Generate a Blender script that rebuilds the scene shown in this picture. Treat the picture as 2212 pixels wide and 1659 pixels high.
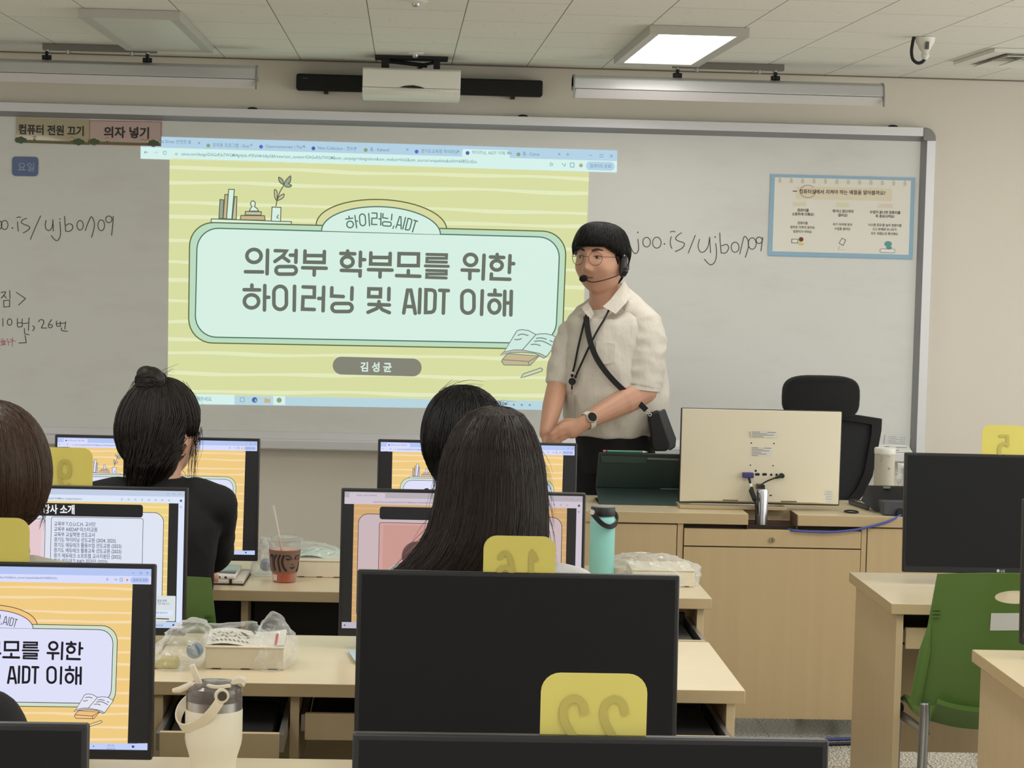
import bpy, bmesh, math, random
import numpy as np
from mathutils import Vector, Matrix, noise as mnoise

for _o in list(bpy.data.objects):
    bpy.data.objects.remove(_o)
SC = bpy.context.scene
COL = SC.collection
PI = math.pi

# ------------------------------------------------------------------ camera
IW, IH, FPX = 2212.0, 1659.0, 5000.0          # photograph size and focal length in its pixels
CAMZ = 1.62
_Y = np.array([875 - IW / 2, IH / 2 - 520, -FPX]); _Y /= np.linalg.norm(_Y)
_s = 0.0222
_X = np.array([1, -_s, -(_Y[0] - _s * _Y[1]) / _Y[2]]); _X /= np.linalg.norm(_X)
_Z = np.cross(_X, _Y)
RCW = np.stack([_X, _Y, _Z], 1)               # world -> camera
cam = bpy.data.cameras.new('camera')
cam.sensor_width = 36.0; cam.lens = FPX / IW * 36.0; cam.sensor_fit = 'HORIZONTAL'
cam.clip_start = 0.05; cam.clip_end = 60
camo = bpy.data.objects.new('camera', cam); COL.objects.link(camo)
_m = Matrix([list(r) for r in RCW.T]).to_4x4(); _m.translation = (0, 0, CAMZ)
camo.matrix_world = _m
SC.camera = camo

# ------------------------------------------------------------------ colour management, world, room lights
SC.view_settings.view_transform = 'Standard'; SC.view_settings.look = 'None'
SC.view_settings.gamma = 1.0; SC.view_settings.exposure = 0.0
SC.view_settings.use_curve_mapping = False
SC.display_settings.display_device = 'sRGB'
wd = bpy.data.worlds.new('world'); SC.world = wd; wd.use_nodes = True
wd.node_tree.nodes['Background'].inputs[0].default_value = (0.9, 0.95, 1.0, 1)
wd.node_tree.nodes['Background'].inputs[1].default_value = 0.05

CEIL = 2.328; WALLY = 9.30
def area(name, x, y, sx, sy, power, col=(1.0, 0.995, 0.975), z=CEIL - 0.06):
    l = bpy.data.lights.new(name, 'AREA'); l.shape = 'RECTANGLE'; l.size = sx; l.size_y = sy
    l.energy = power; l.color = col
    o = bpy.data.objects.new(name, l); COL.objects.link(o); o.location = (x, y, z)
    return o
# the room's other ceiling panels, behind and beside the frame (0.32 x 1.28 m like the one in view)
LP = 30.0
for _x, _y, _k in ((0.926, 4.9, .44), (0.926, 2.0, .42), (0.926, -0.8, .4), (-0.887, 4.9, .34), (-0.887, 2.0, .42), (-0.887, -0.8, .4),
                   (2.74, 4.9, .6), (2.74, 2.0, .5), (2.74, 7.6, .2), (-2.6, 2.0, .5), (-2.6, 4.9, .5), (-2.6, 7.6, .2)):
    area('ceiling_lamp_light', _x, _y, .30, 1.24, LP * _k)
area('lit_panel_light', 0.926, 8.06, .26, 1.2, LP * .16, (1.0, .995, .98), z=CEIL - 0.05)
# unseen fill lights added at the back, right and left walls, no windows there
_w = area('wall_fill_light', 0.0, -2.1, 5.5, 1.2, 16.0, (.97, 1.0, 1.0), z=1.55); _w.rotation_euler = (PI / 2, 0, 0)
_w = area('wall_fill_light', 3.9, 5.2, 1.3, 6.5, 58.0, (.97, 1.0, 1.0), z=1.45); _w.rotation_euler = (0, PI / 2, 0)
_w = area('wall_fill_light', -4.1, 4.0, 1.3, 5.0, 14.0, (.97, 1.0, 1.0), z=1.45); _w.rotation_euler = (0, -PI / 2, 0)

# ------------------------------------------------------------------ helpers
def ray(px, py):
    d = RCW.T @ np.array([px - IW / 2, IH / 2 - py, -FPX]); return d
def PY(px, py, y):
    d = ray(px, py); k = y / d[1]; return Vector((d[0] * k, y, CAMZ + d[2] * k))
def PZ(px, py, z):
    d = ray(px, py); k = (z - CAMZ) / d[2]; return Vector((d[0] * k, d[1] * k, z))

def lin(c):
    c = c / 255.0
    return c / 12.92 if c <= 0.04045 else ((c + 0.055) / 1.055) ** 2.4
def rgb(r, g, b): return (lin(r), lin(g), lin(b), 1.0)

MATS = {}
def mat(name, col, rough=.5, metal=0.0, spec=.5, noise=0.0, nscale=8.0, nstretch=(1, 1, 1), bump=0.0, bscale=60.0,
        bstretch=(1, 1, 1), coat=0.0, sheen=0.0, alpha=1.0, trans=0.0, sss=0.0):
    """procedural surface: base colour with a little noise in it and an optional noise bump"""
    if name in MATS: return MATS[name]
    m = bpy.data.materials.new(name); m.use_nodes = True; nt = m.node_tree
    b = nt.nodes['Principled BSDF']; c = rgb(*col)
    b.inputs['Base Color'].default_value = c
    b.inputs['Roughness'].default_value = rough; b.inputs['Metallic'].default_value = metal
    b.inputs['Specular IOR Level'].default_value = spec
    b.inputs['Coat Weight'].default_value = coat
    b.inputs['Sheen Weight'].default_value = sheen
    b.inputs['Alpha'].default_value = alpha
    b.inputs['Transmission Weight'].default_value = trans
    if sss:
        b.inputs['Subsurface Weight'].default_value = sss
        b.inputs['Subsurface Radius'].default_value = (1.0, .35, .2); b.inputs['Subsurface Scale'].default_value = .006
    tc = nt.nodes.new('ShaderNodeTexCoord')
    if noise or True:
        mp = nt.nodes.new('ShaderNodeMapping'); mp.inputs['Scale'].default_value = nstretch
        nt.links.new(tc.outputs['Object'], mp.inputs[0])
        n = nt.nodes.new('ShaderNodeTexNoise'); n.inputs['Scale'].default_value = nscale; n.inputs['Detail'].default_value = 4
        nt.links.new(mp.outputs[0], n.inputs['Vector'])
        mx = nt.nodes.new('ShaderNodeMix'); mx.data_type = 'RGBA'
        a = max(noise, .01)
        mx.inputs['A'].default_value = tuple(min(1, v * (1 - a)) for v in c[:3]) + (1,)
        mx.inputs['B'].default_value = tuple(min(1, v * (1 + a)) for v in c[:3]) + (1,)
        nt.links.new(n.outputs['Fac'], mx.inputs['Factor']); nt.links.new(mx.outputs['Result'], b.inputs['Base Color'])
    if bump:
        mp2 = nt.nodes.new('ShaderNodeMapping'); mp2.inputs['Scale'].default_value = bstretch
        nt.links.new(tc.outputs['Object'], mp2.inputs[0])
        n2 = nt.nodes.new('ShaderNodeTexNoise'); n2.inputs['Scale'].default_value = bscale; n2.inputs['Detail'].default_value = 3
        nt.links.new(mp2.outputs[0], n2.inputs['Vector'])
        bp = nt.nodes.new('ShaderNodeBump'); bp.inputs['Strength'].default_value = bump; bp.inputs['Distance'].default_value = .01
        nt.links.new(n2.outputs['Fac'], bp.inputs['Height']); nt.links.new(bp.outputs[0], b.inputs['Normal'])
    MATS[name] = m
    return m

def emis(name, col, k=1.0):
    """a thing that gives off light: a lit screen, a lamp or the projector's picture"""
    if name in MATS: return MATS[name]
    m = bpy.data.materials.new(name); m.use_nodes = True
    b = m.node_tree.nodes['Principled BSDF']
    b.inputs['Base Color'].default_value = (.01, .01, .01, 1); b.inputs['Roughness'].default_value = .45
    b.inputs['Specular IOR Level'].default_value = .2
    b.inputs['Emission Color'].default_value = rgb(*col); b.inputs['Emission Strength'].default_value = k
    MATS[name] = m
    return m

def film(name, tint=(235, 240, 238), clear=.8, rough=.12, bump=0.0, bscale=40):
    """thin clear plastic: mostly see-through, with gloss"""
    if name in MATS: return MATS[name]
    m = bpy.data.materials.new(name); m.use_nodes = True; nt = m.node_tree
    b = nt.nodes['Principled BSDF']; out = nt.nodes['Material Output']
    b.inputs['Base Color'].default_value = rgb(*tint); b.inputs['Roughness'].default_value = rough
    b.inputs['Specular IOR Level'].default_value = .8
    t = nt.nodes.new('ShaderNodeBsdfTransparent'); mx = nt.nodes.new('ShaderNodeMixShader')
    lw = nt.nodes.new('ShaderNodeLayerWeight'); lw.inputs['Blend'].default_value = .35
    mr = nt.nodes.new('ShaderNodeMapRange'); mr.inputs['To Min'].default_value = 1 - clear
    mr.inputs['To Max'].default_value = min(1.0, (1 - clear) + .5)
    nt.links.new(lw.outputs['Facing'], mr.inputs['Value']); nt.links.new(mr.outputs[0], mx.inputs[0])
    nt.links.new(t.outputs[0], mx.inputs[1]); nt.links.new(b.outputs[0], mx.inputs[2])
    if bump:
        tc = nt.nodes.new('ShaderNodeTexCoord'); n2 = nt.nodes.new('ShaderNodeTexNoise'); n2.inputs['Scale'].default_value = bscale
        nt.links.new(tc.outputs['Object'], n2.inputs['Vector'])
        bp = nt.nodes.new('ShaderNodeBump'); bp.inputs['Strength'].default_value = bump; bp.inputs['Distance'].default_value = .01
        nt.links.new(n2.outputs['Fac'], bp.inputs['Height']); nt.links.new(bp.outputs[0], b.inputs['Normal'])
        nt.links.new(bp.outputs[0], lw.inputs['Normal'])
    nt.links.new(mx.outputs[0], out.inputs['Surface'])
    MATS[name] = m
    return m

def tag(o, label, cat, group=None, kind=None):
    if label: o['label'] = label
    if cat: o['category'] = cat
    if group: o['group'] = group
    if kind: o['kind'] = kind
    return o
def thing(name, loc, label, cat, group=None, rz=0.0):
    o = bpy.data.objects.new(name, None); COL.objects.link(o)
    o.empty_display_size = .05
    o.location = loc; o.rotation_euler = (0, 0, rz)
    return tag(o, label, cat, group)
def wloc(o):
    v = Vector((0, 0, 0))
    while o is not None:
        v = v + Vector(o.location); o = o.parent
    return v

class MB:
    """collects shapes, then links them as ONE mesh object"""
    def __init__(s): s.v = []; s.f = []; s.m = []; s.mi = 0
    def add(s, vs, fs, mi=None):
        n = len(s.v); s.v += [Vector(v) for v in vs]
        for f in fs: s.f.append([i + n for i in f]); s.m.append(s.mi if mi is None else mi)
    def box(s, x0, x1, y0, y1, z0, z1, mi=None):
        s.add([(x0, y0, z0), (x1, y0, z0), (x1, y1, z0), (x0, y1, z0), (x0, y0, z1), (x1, y0, z1), (x1, y1, z1), (x0, y1, z1)],
              [(0, 3, 2, 1), (4, 5, 6, 7), (0, 1, 5, 4), (1, 2, 6, 5), (2, 3, 7, 6), (3, 0, 4, 7)], mi); return s
    def hexa(s, b, t, mi=None):
        s.add(list(b) + list(t), [(0, 3, 2, 1), (4, 5, 6, 7), (0, 1, 5, 4), (1, 2, 6, 5), (2, 3, 7, 6), (3, 0, 4, 7)], mi); return s
    def prism(s, poly, d, mi=None):
        """poly: list of 3D points, extruded by vector d"""
        n = len(poly); d = Vector(d); p = [Vector(q) for q in poly]
        s.add(p + [q + d for q in p], [list(range(n))[::-1], [i + n for i in range(n)]] + [(i, (i + 1) % n, (i + 1) % n + n, i + n) for i in range(n)], mi); return s
    def loft(s, rings, cap=True, closed=True, mi=None):
        n = len(rings[0]); vs = [q for r in rings for q in r]; fs = []
        for i in range(len(rings) - 1):
            for j in range(n if closed else n - 1):
                k = (j + 1) % n
                fs.append((i * n + j, i * n + k, (i + 1) * n + k, (i + 1) * n + j))
        if cap:
            fs.append(list(range(n))[::-1]); fs.append([(len(rings) - 1) * n + j for j in range(n)])
        s.add(vs, fs, mi); return s
    def lathe(s, prof, c=(0, 0, 0), n=32, mi=None, cap=True):
        c = Vector(c)
        s.loft([[c + Vector((r * math.cos(2 * PI * j / n), r * math.sin(2 * PI * j / n), z)) for j in range(n)] for r, z in prof], cap, True, mi); return s
    def tube(s, pts, r, n=8, mi=None, cap=True, closed=False, flat=None, up=None):
        """r: radius or list; flat: (width, thickness) for straps, with 'up' the strap's face direction"""
        p = [Vector(q) for q in pts]; N = len(p); rings = []
        prev = None
        for i in range(N):
            if closed: t = p[(i + 1) % N] - p[i - 1]
            else: t = p[min(i + 1, N - 1)] - p[max(i - 1, 0)]
            if t.length < 1e-9: t = Vector((0, 0, 1))
            t.normalize()
            if up is not None:
                u = Vector(up[i] if isinstance(up, list) else up); a = u - t * u.dot(t)
                if a.length < 1e-6: a = t.orthogonal()
                a.normalize()
            elif prev is None: a = t.orthogonal().normalized()
            else:
                a = prev - t * prev.dot(t)
                a = a.normalized() if a.length > 1e-6 else t.orthogonal().normalized()
            prev = a; b = t.cross(a)
            if flat:
                w, h = flat[0] / 2, flat[1] / 2
                rings.append([p[i] + b * w + a * h, p[i] - b * w + a * h, p[i] - b * w - a * h, p[i] + b * w - a * h])
            else:
                rr = r[i] if isinstance(r, (list, tuple)) else r
                rings.append([p[i] + (a * math.cos(2 * PI * j / n) + b * math.sin(2 * PI * j / n)) * rr for j in range(n)])
        if closed: rings.append(rings[0])
        s.loft(rings, cap and not closed, True, mi); return s
    def cyl(s, p0, p1, r0, r1=None, n=20, mi=None):
        return s.tube([p0, p1], [r0, r0 if r1 is None else r1], n, mi)
    def capsule(s, p0, p1, r0, r1, n=14, mi=None):
        p0 = Vector(p0); p1 = Vector(p1); d = p1 - p0; L = d.length; d = d.normalized() if L > 0 else Vector((0, 0, 1))
        pts = []; rs = []
        for k in range(5):
            a = PI / 2 * (1 - k / 4.0); pts.append(p0 - d * r0 * math.sin(a)); rs.append(max(r0 * math.cos(a), 1e-4))
        for k in range(5):
            a = PI / 2 * k / 4.0; pts.append(p1 + d * r1 * math.sin(a)); rs.append(max(r1 * math.cos(a), 1e-4))
        return s.tube(pts, rs, n, mi)
    def ell(s, c, r, M=None, nu=24, nv=14, mi=None):
        c = Vector(c); rings = []
        for i in range(nv + 1):
            a = -PI / 2 + PI * i / nv; q = []
            ca = max(math.cos(a), 1e-3)
            for j in range(nu):
                v = Vector((r[0] * ca * math.cos(2 * PI * j / nu), r[1] * ca * math.sin(2 * PI * j / nu), r[2] * math.sin(a)))
                q.append(c + (M @ v if M else v))
            rings.append(q)
        return s.loft(rings, True, True, mi)
    def mesh(s, name, off=Vector((0, 0, 0))):
        me = bpy.data.meshes.new(name)
        me.from_pydata([tuple(v - off) for v in s.v], [], s.f)
        for p, i in zip(me.polygons, s.m): p.material_index = i
        return me
    def build(s, name, mats, parent=None, world=True, bevel=0.0, smooth=False, seg=2, normals=True):
        """links the mesh; with world=True the coordinates are world ones (the parents' places are subtracted)"""
        if not isinstance(mats, (list, tuple)): mats = [mats]
        off = Vector((0, 0, 0))
        if parent is not None:
            if world: off = wloc(parent)
        elif world:
            xs = [v.x for v in s.v]; ys = [v.y for v in s.v]; zs = [v.z for v in s.v]
            off = Vector(((min(xs) + max(xs)) / 2, (min(ys) + max(ys)) / 2, min(zs)))
        me = s.mesh(name, off)
        for q in mats: me.materials.append(q)
        if normals:
            bm = bmesh.new(); bm.from_mesh(me); bmesh.ops.recalc_face_normals(bm, faces=bm.faces); bm.to_mesh(me); bm.free()
        return link(name, me, parent, off if parent is None else None, bevel, smooth, seg)

def link(name, me, parent=None, loc=None, bevel=0.0, smooth=False, seg=2):
    o = bpy.data.objects.new(name, me); COL.objects.link(o)
    if parent is not None: o.parent = parent
    if loc is not None: o.location = loc
    if smooth:
        for p in me.polygons: p.use_smooth = True
        if smooth == 'auto':
            try: me.set_sharp_from_angle(angle=math.radians(40))
            except Exception: pass
    if bevel:
        b = o.modifiers.new('bevel', 'BEVEL'); b.width = bevel; b.segments = seg; b.limit_method = 'ANGLE'; b.angle_limit = math.radians(40)
        for p in me.polygons: p.use_smooth = True
        try: me.set_sharp_from_angle(angle=math.radians(40))
        except Exception: pass
        b.harden_normals = False
    return o

def remeshed(mb, voxel, smooth_it=4, name='m', smooth_f=.5):
    """one continuous skin over the collected shapes"""
    me = mb.mesh(name); o = bpy.data.objects.new('tmp', me); COL.objects.link(o)
    bm = bmesh.new(); bm.from_mesh(me); bmesh.ops.recalc_face_normals(bm, faces=bm.faces); bm.to_mesh(me); bm.free()
    r = o.modifiers.new('r', 'REMESH'); r.mode = 'VOXEL'; r.voxel_size = voxel
    sm = o.modifiers.new('s', 'SMOOTH'); sm.iterations = smooth_it; sm.factor = smooth_f
    bpy.context.view_layer.update()
    dg = bpy.context.evaluated_depsgraph_get()
    me2 = bpy.data.meshes.new_from_object(o.evaluated_get(dg)); me2.name = name
    bpy.data.objects.remove(o); bpy.data.meshes.remove(me)
    for p in me2.polygons: p.use_smooth = True
    return me2
def link_mesh(name, me, mats, parent=None, world=True):
    off = wloc(parent) if (parent is not None and world) else Vector((0, 0, 0))
    if off.length: me.transform(Matrix.Translation(-off))
    me.materials.clear()
    for q in (mats if isinstance(mats, (list, tuple)) else [mats]): me.materials.append(q)
    return link(name, me, parent, None, 0, True)
def copy_tree(o, parent=None):
    c = o.copy(); COL.objects.link(c); c.parent = parent
    for ch in [q for q in bpy.data.objects if q.parent == o]: copy_tree(ch, c)
    return c
def crom(pts, n=8, closed=False):
    """smooth curve through points (Catmull-Rom)"""
    p = [Vector(q) for q in pts]; N = len(p); out = []
    R = range(N) if closed else range(N - 1)
    for i in R:
        if closed: a, b, c, d = p[i - 1], p[i], p[(i + 1) % N], p[(i + 2) % N]
        else: a, b, c, d = p[max(i - 1, 0)], p[i], p[i + 1], p[min(i + 2, N - 1)]
        for k in range(n):
            t = k / n
            out.append(.5 * ((2 * b) + (c - a) * t + (2 * a - 5 * b + 4 * c - d) * t * t + (3 * b - a - 3 * c + d) * t ** 3))
    if not closed: out.append(p[-1])
    return out

# ---- flat drawings (writing, printed sheets, pictures on screens): polygons and strokes on a surface
_TXT = {}
def text_polys(s, bold=0.0):
    k = (s, bold)
    if k in _TXT: return _TXT[k]
    c = bpy.data.curves.new('t', 'FONT'); c.body = s; c.size = 1; c.resolution_u = 3; c.offset = bold
    o = bpy.data.objects.new('t', c); COL.objects.link(o)
    bpy.context.view_layer.update()
    me = bpy.data.meshes.new_from_object(o.evaluated_get(bpy.context.evaluated_depsgraph_get()))
    vs = [(v.co.x, v.co.y) for v in me.vertices]; fs = [list(p.vertices) for p in me.polygons]
    bpy.data.objects.remove(o); bpy.data.curves.remove(c); bpy.data.meshes.remove(me)
    _TXT[k] = (vs, fs); return _TXT[k]
class Flat:
    def __init__(s, fmap, step=.0004, lift=0.0):
        s.lift = lift; s.n = 0; s.pl = 6e-6 if step >= .0002 else 0.0; s.map = fmap; s.mb = MB(); s.mats = []; s.layer = 0; s.step = step
    def mi(s, m):
        if m not in s.mats: s.mats.append(m)
        return s.mats.index(m)
    def up(s): s.layer += 1; return s
    def off(s, k=0.0):
        s.n += 1; return (s.layer + k) * s.step + s.n * s.pl
    def poly(s, pts, m, k=0.0):
        h = s.off(k); s.mb.add([s.map(x, y, h) for x, y in pts], [list(range(len(pts)))], s.mi(m))
    def quadgrid(s, pts, m, n=8):
        s.poly(pts, m)
    def stroke(s, pts, w, m, closed=False, caps=True, aspect=1.0):
        P_ = []
        for x, y in pts:
            v = Vector((x, y))
            if not P_ or (v - P_[-1]).length > w * .02: P_.append(v)
        if closed and len(P_) > 2 and (P_[0] - P_[-1]).length <= w * .02: P_.pop()
        N = len(P_); h = s.off(.5)
        if N < 2: return s.dot(pts[0], w / 2, m)
        L = []; R = []
        for i in range(N):
            if closed: a, b = P_[i - 1], P_[(i + 1) % N]
            else: a, b = P_[max(i - 1, 0)], P_[min(i + 1, N - 1)]
            if not closed and 0 < i < N - 1 or closed:
                d1 = (P_[i] - a).normalized(); d2 = (b - P_[i]).normalized(); t = d1 + d2
                if t.length < .3: t = d2
                t.normalize(); k = 1 / max(.55, t.dot(d2))
            else:
                t = (b - a).normalized(); k = 1
            nrm = Vector((-t.y, t.x)) * (w / 2 * k)
            L.append(P_[i] + nrm); R.append(P_[i] - nrm)
        vs = [s.map(q.x, q.y, h + (i % N) * s.lift) for i, q in enumerate(L + R)]
        fs = [(i, i + 1, N + i + 1, N + i) for i in range(N - 1)]
        if closed: fs.append((N - 1, 0, N, 2 * N - 1))
        s.mb.add(vs, fs, s.mi(m))
        if caps and not closed:
            s.dot(P_[0], w / 2, m, k=.6); s.dot(P_[-1], w / 2, m, k=.7)
    def dot(s, c, r, m, ry=None, n=14, k=.2):
        ry = r if ry is None else ry
        s.poly([(c[0] + r * math.cos(2 * PI * i / n), c[1] + ry * math.sin(2 * PI * i / n)) for i in range(n)], m, k)
    def text(s, t, x, y, size, m, slope=0.0, bold=0.0, align='l', xs=1.0, flip=False):
        """size: height of one em in drawing units; y grows downwards"""
        vs, fs = text_polys(t, bold)
        if not vs: return
        w = max(v[0] for v in vs) * size * xs
        x0 = x - (w / 2 if align == 'c' else w if align == 'r' else 0)
        q = []; h = s.off(.3)
        for a, b in vs:
            dx = a * size * xs
            q.append(s.map(x0 + (w - dx if flip else dx), y - b * size + slope * (x0 + dx - x), h))
        s.mb.add(q, fs, s.mi(m))
    def build(s, name, parent=None, world=True):
        return s.mb.build(name, s.mats, parent, world, normals=False)
def rrect(x0, y0, x1, y1, r, n=6):
    o = []
    for cx, cy, a0 in ((x1 - r, y0 + r, -PI / 2), (x1 - r, y1 - r, 0), (x0 + r, y1 - r, PI / 2), (x0 + r, y0 + r, PI)):
        for k in range(n + 1):
            a = a0 + PI / 2 * k / n; o.append((cx + r * math.cos(a), cy + r * math.sin(a)))
    return o
def ellpts(cx, cy, rx, ry, n=28, a0=0, a1=2 * PI):
    m = n if a1 - a0 >= 2 * PI - 1e-6 else n + 1
    return [(cx + rx * math.cos(a0 + (a1 - a0) * i / n), cy + ry * math.sin(a0 + (a1 - a0) * i / n)) for i in range(m)]
def stad(cx, cy, rx, ry, n=7):
    r = min(rx, ry); return rrect(cx - rx, cy - ry, cx + rx, cy + ry, r, n)
def crom2(pts, n=6): return [(v.x, v.y) for v in crom([(x, y, 0) for x, y in pts], n)]
# ------------------------------------------------------------------ materials
WALLP = mat('wall_paint', (224, 217, 204), .75, noise=.02, nscale=3, bump=.05, bscale=200)
SIDEP = mat('side_wall_paint', (238, 235, 226), .8, noise=.02)
ALU = mat('brushed_aluminium', (218, 218, 221), .35, .3, noise=.02, nscale=30, nstretch=(1, 20, 20))
ALUD = mat('frame_shaded_aluminium', (158, 158, 161), .4, .4, noise=.02)  # shade of the frame's sloped inner faces put into a darker metal
GREYP = mat('grey_corner_plastic', (140, 138, 135), .5)
BLACKP = mat('black_plastic', (26, 26, 29), .42, noise=.03, bump=.03, bscale=300)
BLACKM = mat('black_matte', (16, 16, 17), .6)
WHITEP = mat('white_plastic', (226, 224, 216), .4, noise=.01)
CREAM = mat('cream_plastic', (226, 217, 192), .42, noise=.01)
STEEL = mat('satin_steel', (185, 185, 188), .3, .9, noise=.04, nscale=40)
CHROME = mat('chrome', (215, 215, 218), .15, 1.0)
MAPLE = mat('maple_veneer_top', (222, 206, 172), .28, noise=.05, nscale=3, nstretch=(1.2, 14, 14), spec=.5)
MAPLEV = mat('maple_veneer_panel', (204, 182, 144), .42, noise=.06, nscale=3, nstretch=(14, 14, .5))
MAPLEE = mat('maple_edge_band', (192, 170, 130), .5, noise=.05, nscale=4, nstretch=(2, 20, 20))
BOARDW = None

# ------------------------------------------------------------------ room shell
def structure(name, x0, x1, y0, y1, z0, z1, m):
    mb = MB(); mb.box(x0, x1, y0, y1, z0, z1)
    o = mb.build(name, m); o['kind'] = 'structure'; return o
RX0, RX1, RY0 = -4.2, 4.0, -2.2
structure('wall_front', RX0, RX1, WALLY, WALLY + .15, 0, 2.6, WALLP)
structure('wall_back', RX0, RX1, RY0 - .15, RY0, 0, 2.6, SIDEP)
structure('wall_left', RX0 - .15, RX0, RY0, WALLY, 0, 2.6, SIDEP)
structure('wall_right', RX1, RX1 + .15, RY0, WALLY, 0, 2.6, SIDEP)

def floor_mat():
    m = bpy.data.materials.new('terrazzo_floor'); m.use_nodes = True; nt = m.node_tree; b = nt.nodes['Principled BSDF']
    b.inputs['Roughness'].default_value = .25
    tc = nt.nodes.new('ShaderNodeTexCoord'); n = nt.nodes.new('ShaderNodeTexNoise'); n.inputs['Scale'].default_value = 140; n.inputs['Detail'].default_value = 1
    nt.links.new(tc.outputs['Object'], n.inputs['Vector'])
    r = nt.nodes.new('ShaderNodeValToRGB'); e = r.color_ramp.elements
    e[0].position = .42; e[0].color = rgb(110, 108, 100); e[1].position = .54; e[1].color = rgb(226, 222, 212)
    nt.links.new(n.outputs['Fac'], r.inputs[0])
    bk = nt.nodes.new('ShaderNodeTexBrick'); bk.offset = 0; bk.inputs['Scale'].default_value = 1
    bk.inputs['Brick Width'].default_value = .45; bk.inputs['Row Height'].default_value = .45; bk.inputs['Mortar Size'].default_value = .003
    bk.inputs['Color1'].default_value = (1, 1, 1, 1); bk.inputs['Color2'].default_value = (1, 1, 1, 1); bk.inputs['Mortar'].default_value = (.25, .25, .25, 1)
    nt.links.new(tc.outputs['Object'], bk.inputs['Vector'])
    mx = nt.nodes.new('ShaderNodeMix'); mx.data_type = 'RGBA'; mx.blend_type = 'MULTIPLY'; mx.inputs['Factor'].default_value = 1
    nt.links.new(r.outputs[0], mx.inputs['A']); nt.links.new(bk.outputs['Color'], mx.inputs['B']); nt.links.new(mx.outputs['Result'], b.inputs['Base Color'])
    return m
structure('floor', RX0, RX1, RY0, WALLY, -.1, 0, floor_mat())

def ceiling_mat():
    m = bpy.data.materials.new('ceiling_tiles'); m.use_nodes = True; nt = m.node_tree; b = nt.nodes['Principled BSDF']
    b.inputs['Roughness'].default_value = .85
    tc = nt.nodes.new('ShaderNodeTexCoord'); mp = nt.nodes.new('ShaderNodeMapping')
    # object coords: x across the room, y to the front wall; tiles 0.6 long towards the wall and 0.3 wide
    mp.inputs['Rotation'].default_value = (0, 0, PI / 2); mp.inputs['Location'].default_value = (CEIL_OX, CEIL_OY, 0)
    nt.links.new(tc.outputs['Object'], mp.inputs[0])
    bk = nt.nodes.new('ShaderNodeTexBrick'); bk.offset = .5; bk.inputs['Scale'].default_value = 1
    bk.inputs['Brick Width'].default_value = .6; bk.inputs['Row Height'].default_value = .3; bk.inputs['Mortar Size'].default_value = .0016
    bk.inputs['Mortar Smooth'].default_value = 0
    bk.inputs['Color1'].default_value = rgb(240, 238, 230); bk.inputs['Color2'].default_value = rgb(236, 234, 226); bk.inputs['Mortar'].default_value = rgb(120, 116, 106)
    nt.links.new(mp.outputs[0], bk.inputs['Vector'])
    v = nt.nodes.new('ShaderNodeTexNoise'); v.inputs['Scale'].default_value = 45; v.inputs['Detail'].default_value = 2
    nt.links.new(tc.outputs['Object'], v.inputs['Vector'])
    r = nt.nodes.new('ShaderNodeValToRGB'); e = r.color_ramp.elements; e[0].position = .26; e[0].color = rgb(150, 145, 135); e[1].position = .33; e[1].color = (1, 1, 1, 1)
    nt.links.new(v.outputs['Fac'], r.inputs[0])
    mx = nt.nodes.new('ShaderNodeMix'); mx.data_type = 'RGBA'; mx.blend_type = 'MULTIPLY'; mx.inputs['Factor'].default_value = .5
    nt.links.new(bk.outputs['Color'], mx.inputs['A']); nt.links.new(r.outputs[0], mx.inputs['B']); nt.links.new(mx.outputs['Result'], b.inputs['Base Color'])
    return m
# ceiling object origin sits at the middle of its box; phase of the grid follows from it
_cx, _cy = (RX0 + RX1) / 2, (RY0 + WALLY) / 2
CEIL_OX = -(8.67 - _cy) * -1 - .3; CEIL_OY = -(.170 - _cx)
structure('ceiling', RX0, RX1, RY0, WALLY, CEIL, CEIL + .12, ceiling_mat())
structure('shade_strip_1', RX0, RX1, WALLY - .006, WALLY, CEIL - .005, CEIL, mat('ceiling_edge_shade', (120, 112, 100), .6))  # dark strip stands in for the shadow line where ceiling meets wall
structure('baseboard_front', RX0, RX1, WALLY - .012, WALLY, 0, .09, mat('baseboard_vinyl', (105, 98, 90), .5))

# ------------------------------------------------------------------ whiteboard
def board_mat():
    m = bpy.data.materials.new('whiteboard_enamel'); m.use_nodes = True; nt = m.node_tree; b = nt.nodes['Principled BSDF']
    b.inputs['Roughness'].default_value = .38; b.inputs['Specular IOR Level'].default_value = .45
    tc = nt.nodes.new('ShaderNodeTexCoord'); mp = nt.nodes.new('ShaderNodeMapping'); mp.inputs['Scale'].default_value = (1, 1, 2.6)
    nt.links.new(tc.outputs['Object'], mp.inputs[0])
    n = nt.nodes.new('ShaderNodeTexNoise'); n.inputs['Scale'].default_value = 2.6; n.inputs['Detail'].default_value = 7; n.inputs['Roughness'].default_value = .62
    nt.links.new(mp.outputs[0], n.inputs['Vector'])
    r = nt.nodes.new('ShaderNodeValToRGB'); e = r.color_ramp.elements
    e[0].position = .28; e[0].color = rgb(214, 213, 208); e[1].position = .5; e[1].color = rgb(221, 221, 217)
    nt.links.new(n.outputs['Fac'], r.inputs[0]); nt.links.new(r.outputs[0], b.inputs['Base Color'])
    return m
BY = 9.268                                       # writing surface
BXR = PY(2021, 304, 9.24).x; BZT = PY(875, 245, 9.24).z; BZB = PY(563, 931, BY).z
BXL = -3.6
wb = thing('whiteboard', (0, WALLY - .02, BZB), 'long whiteboard with an aluminium frame and pen tray on the front wall', 'whiteboard')
mb = MB(); mb.box(BXL, BXR - .03, BY, WALLY - .001, BZB - .02, BZT - .03); mb.build('writing_surface', board_mat(), wb)
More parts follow.
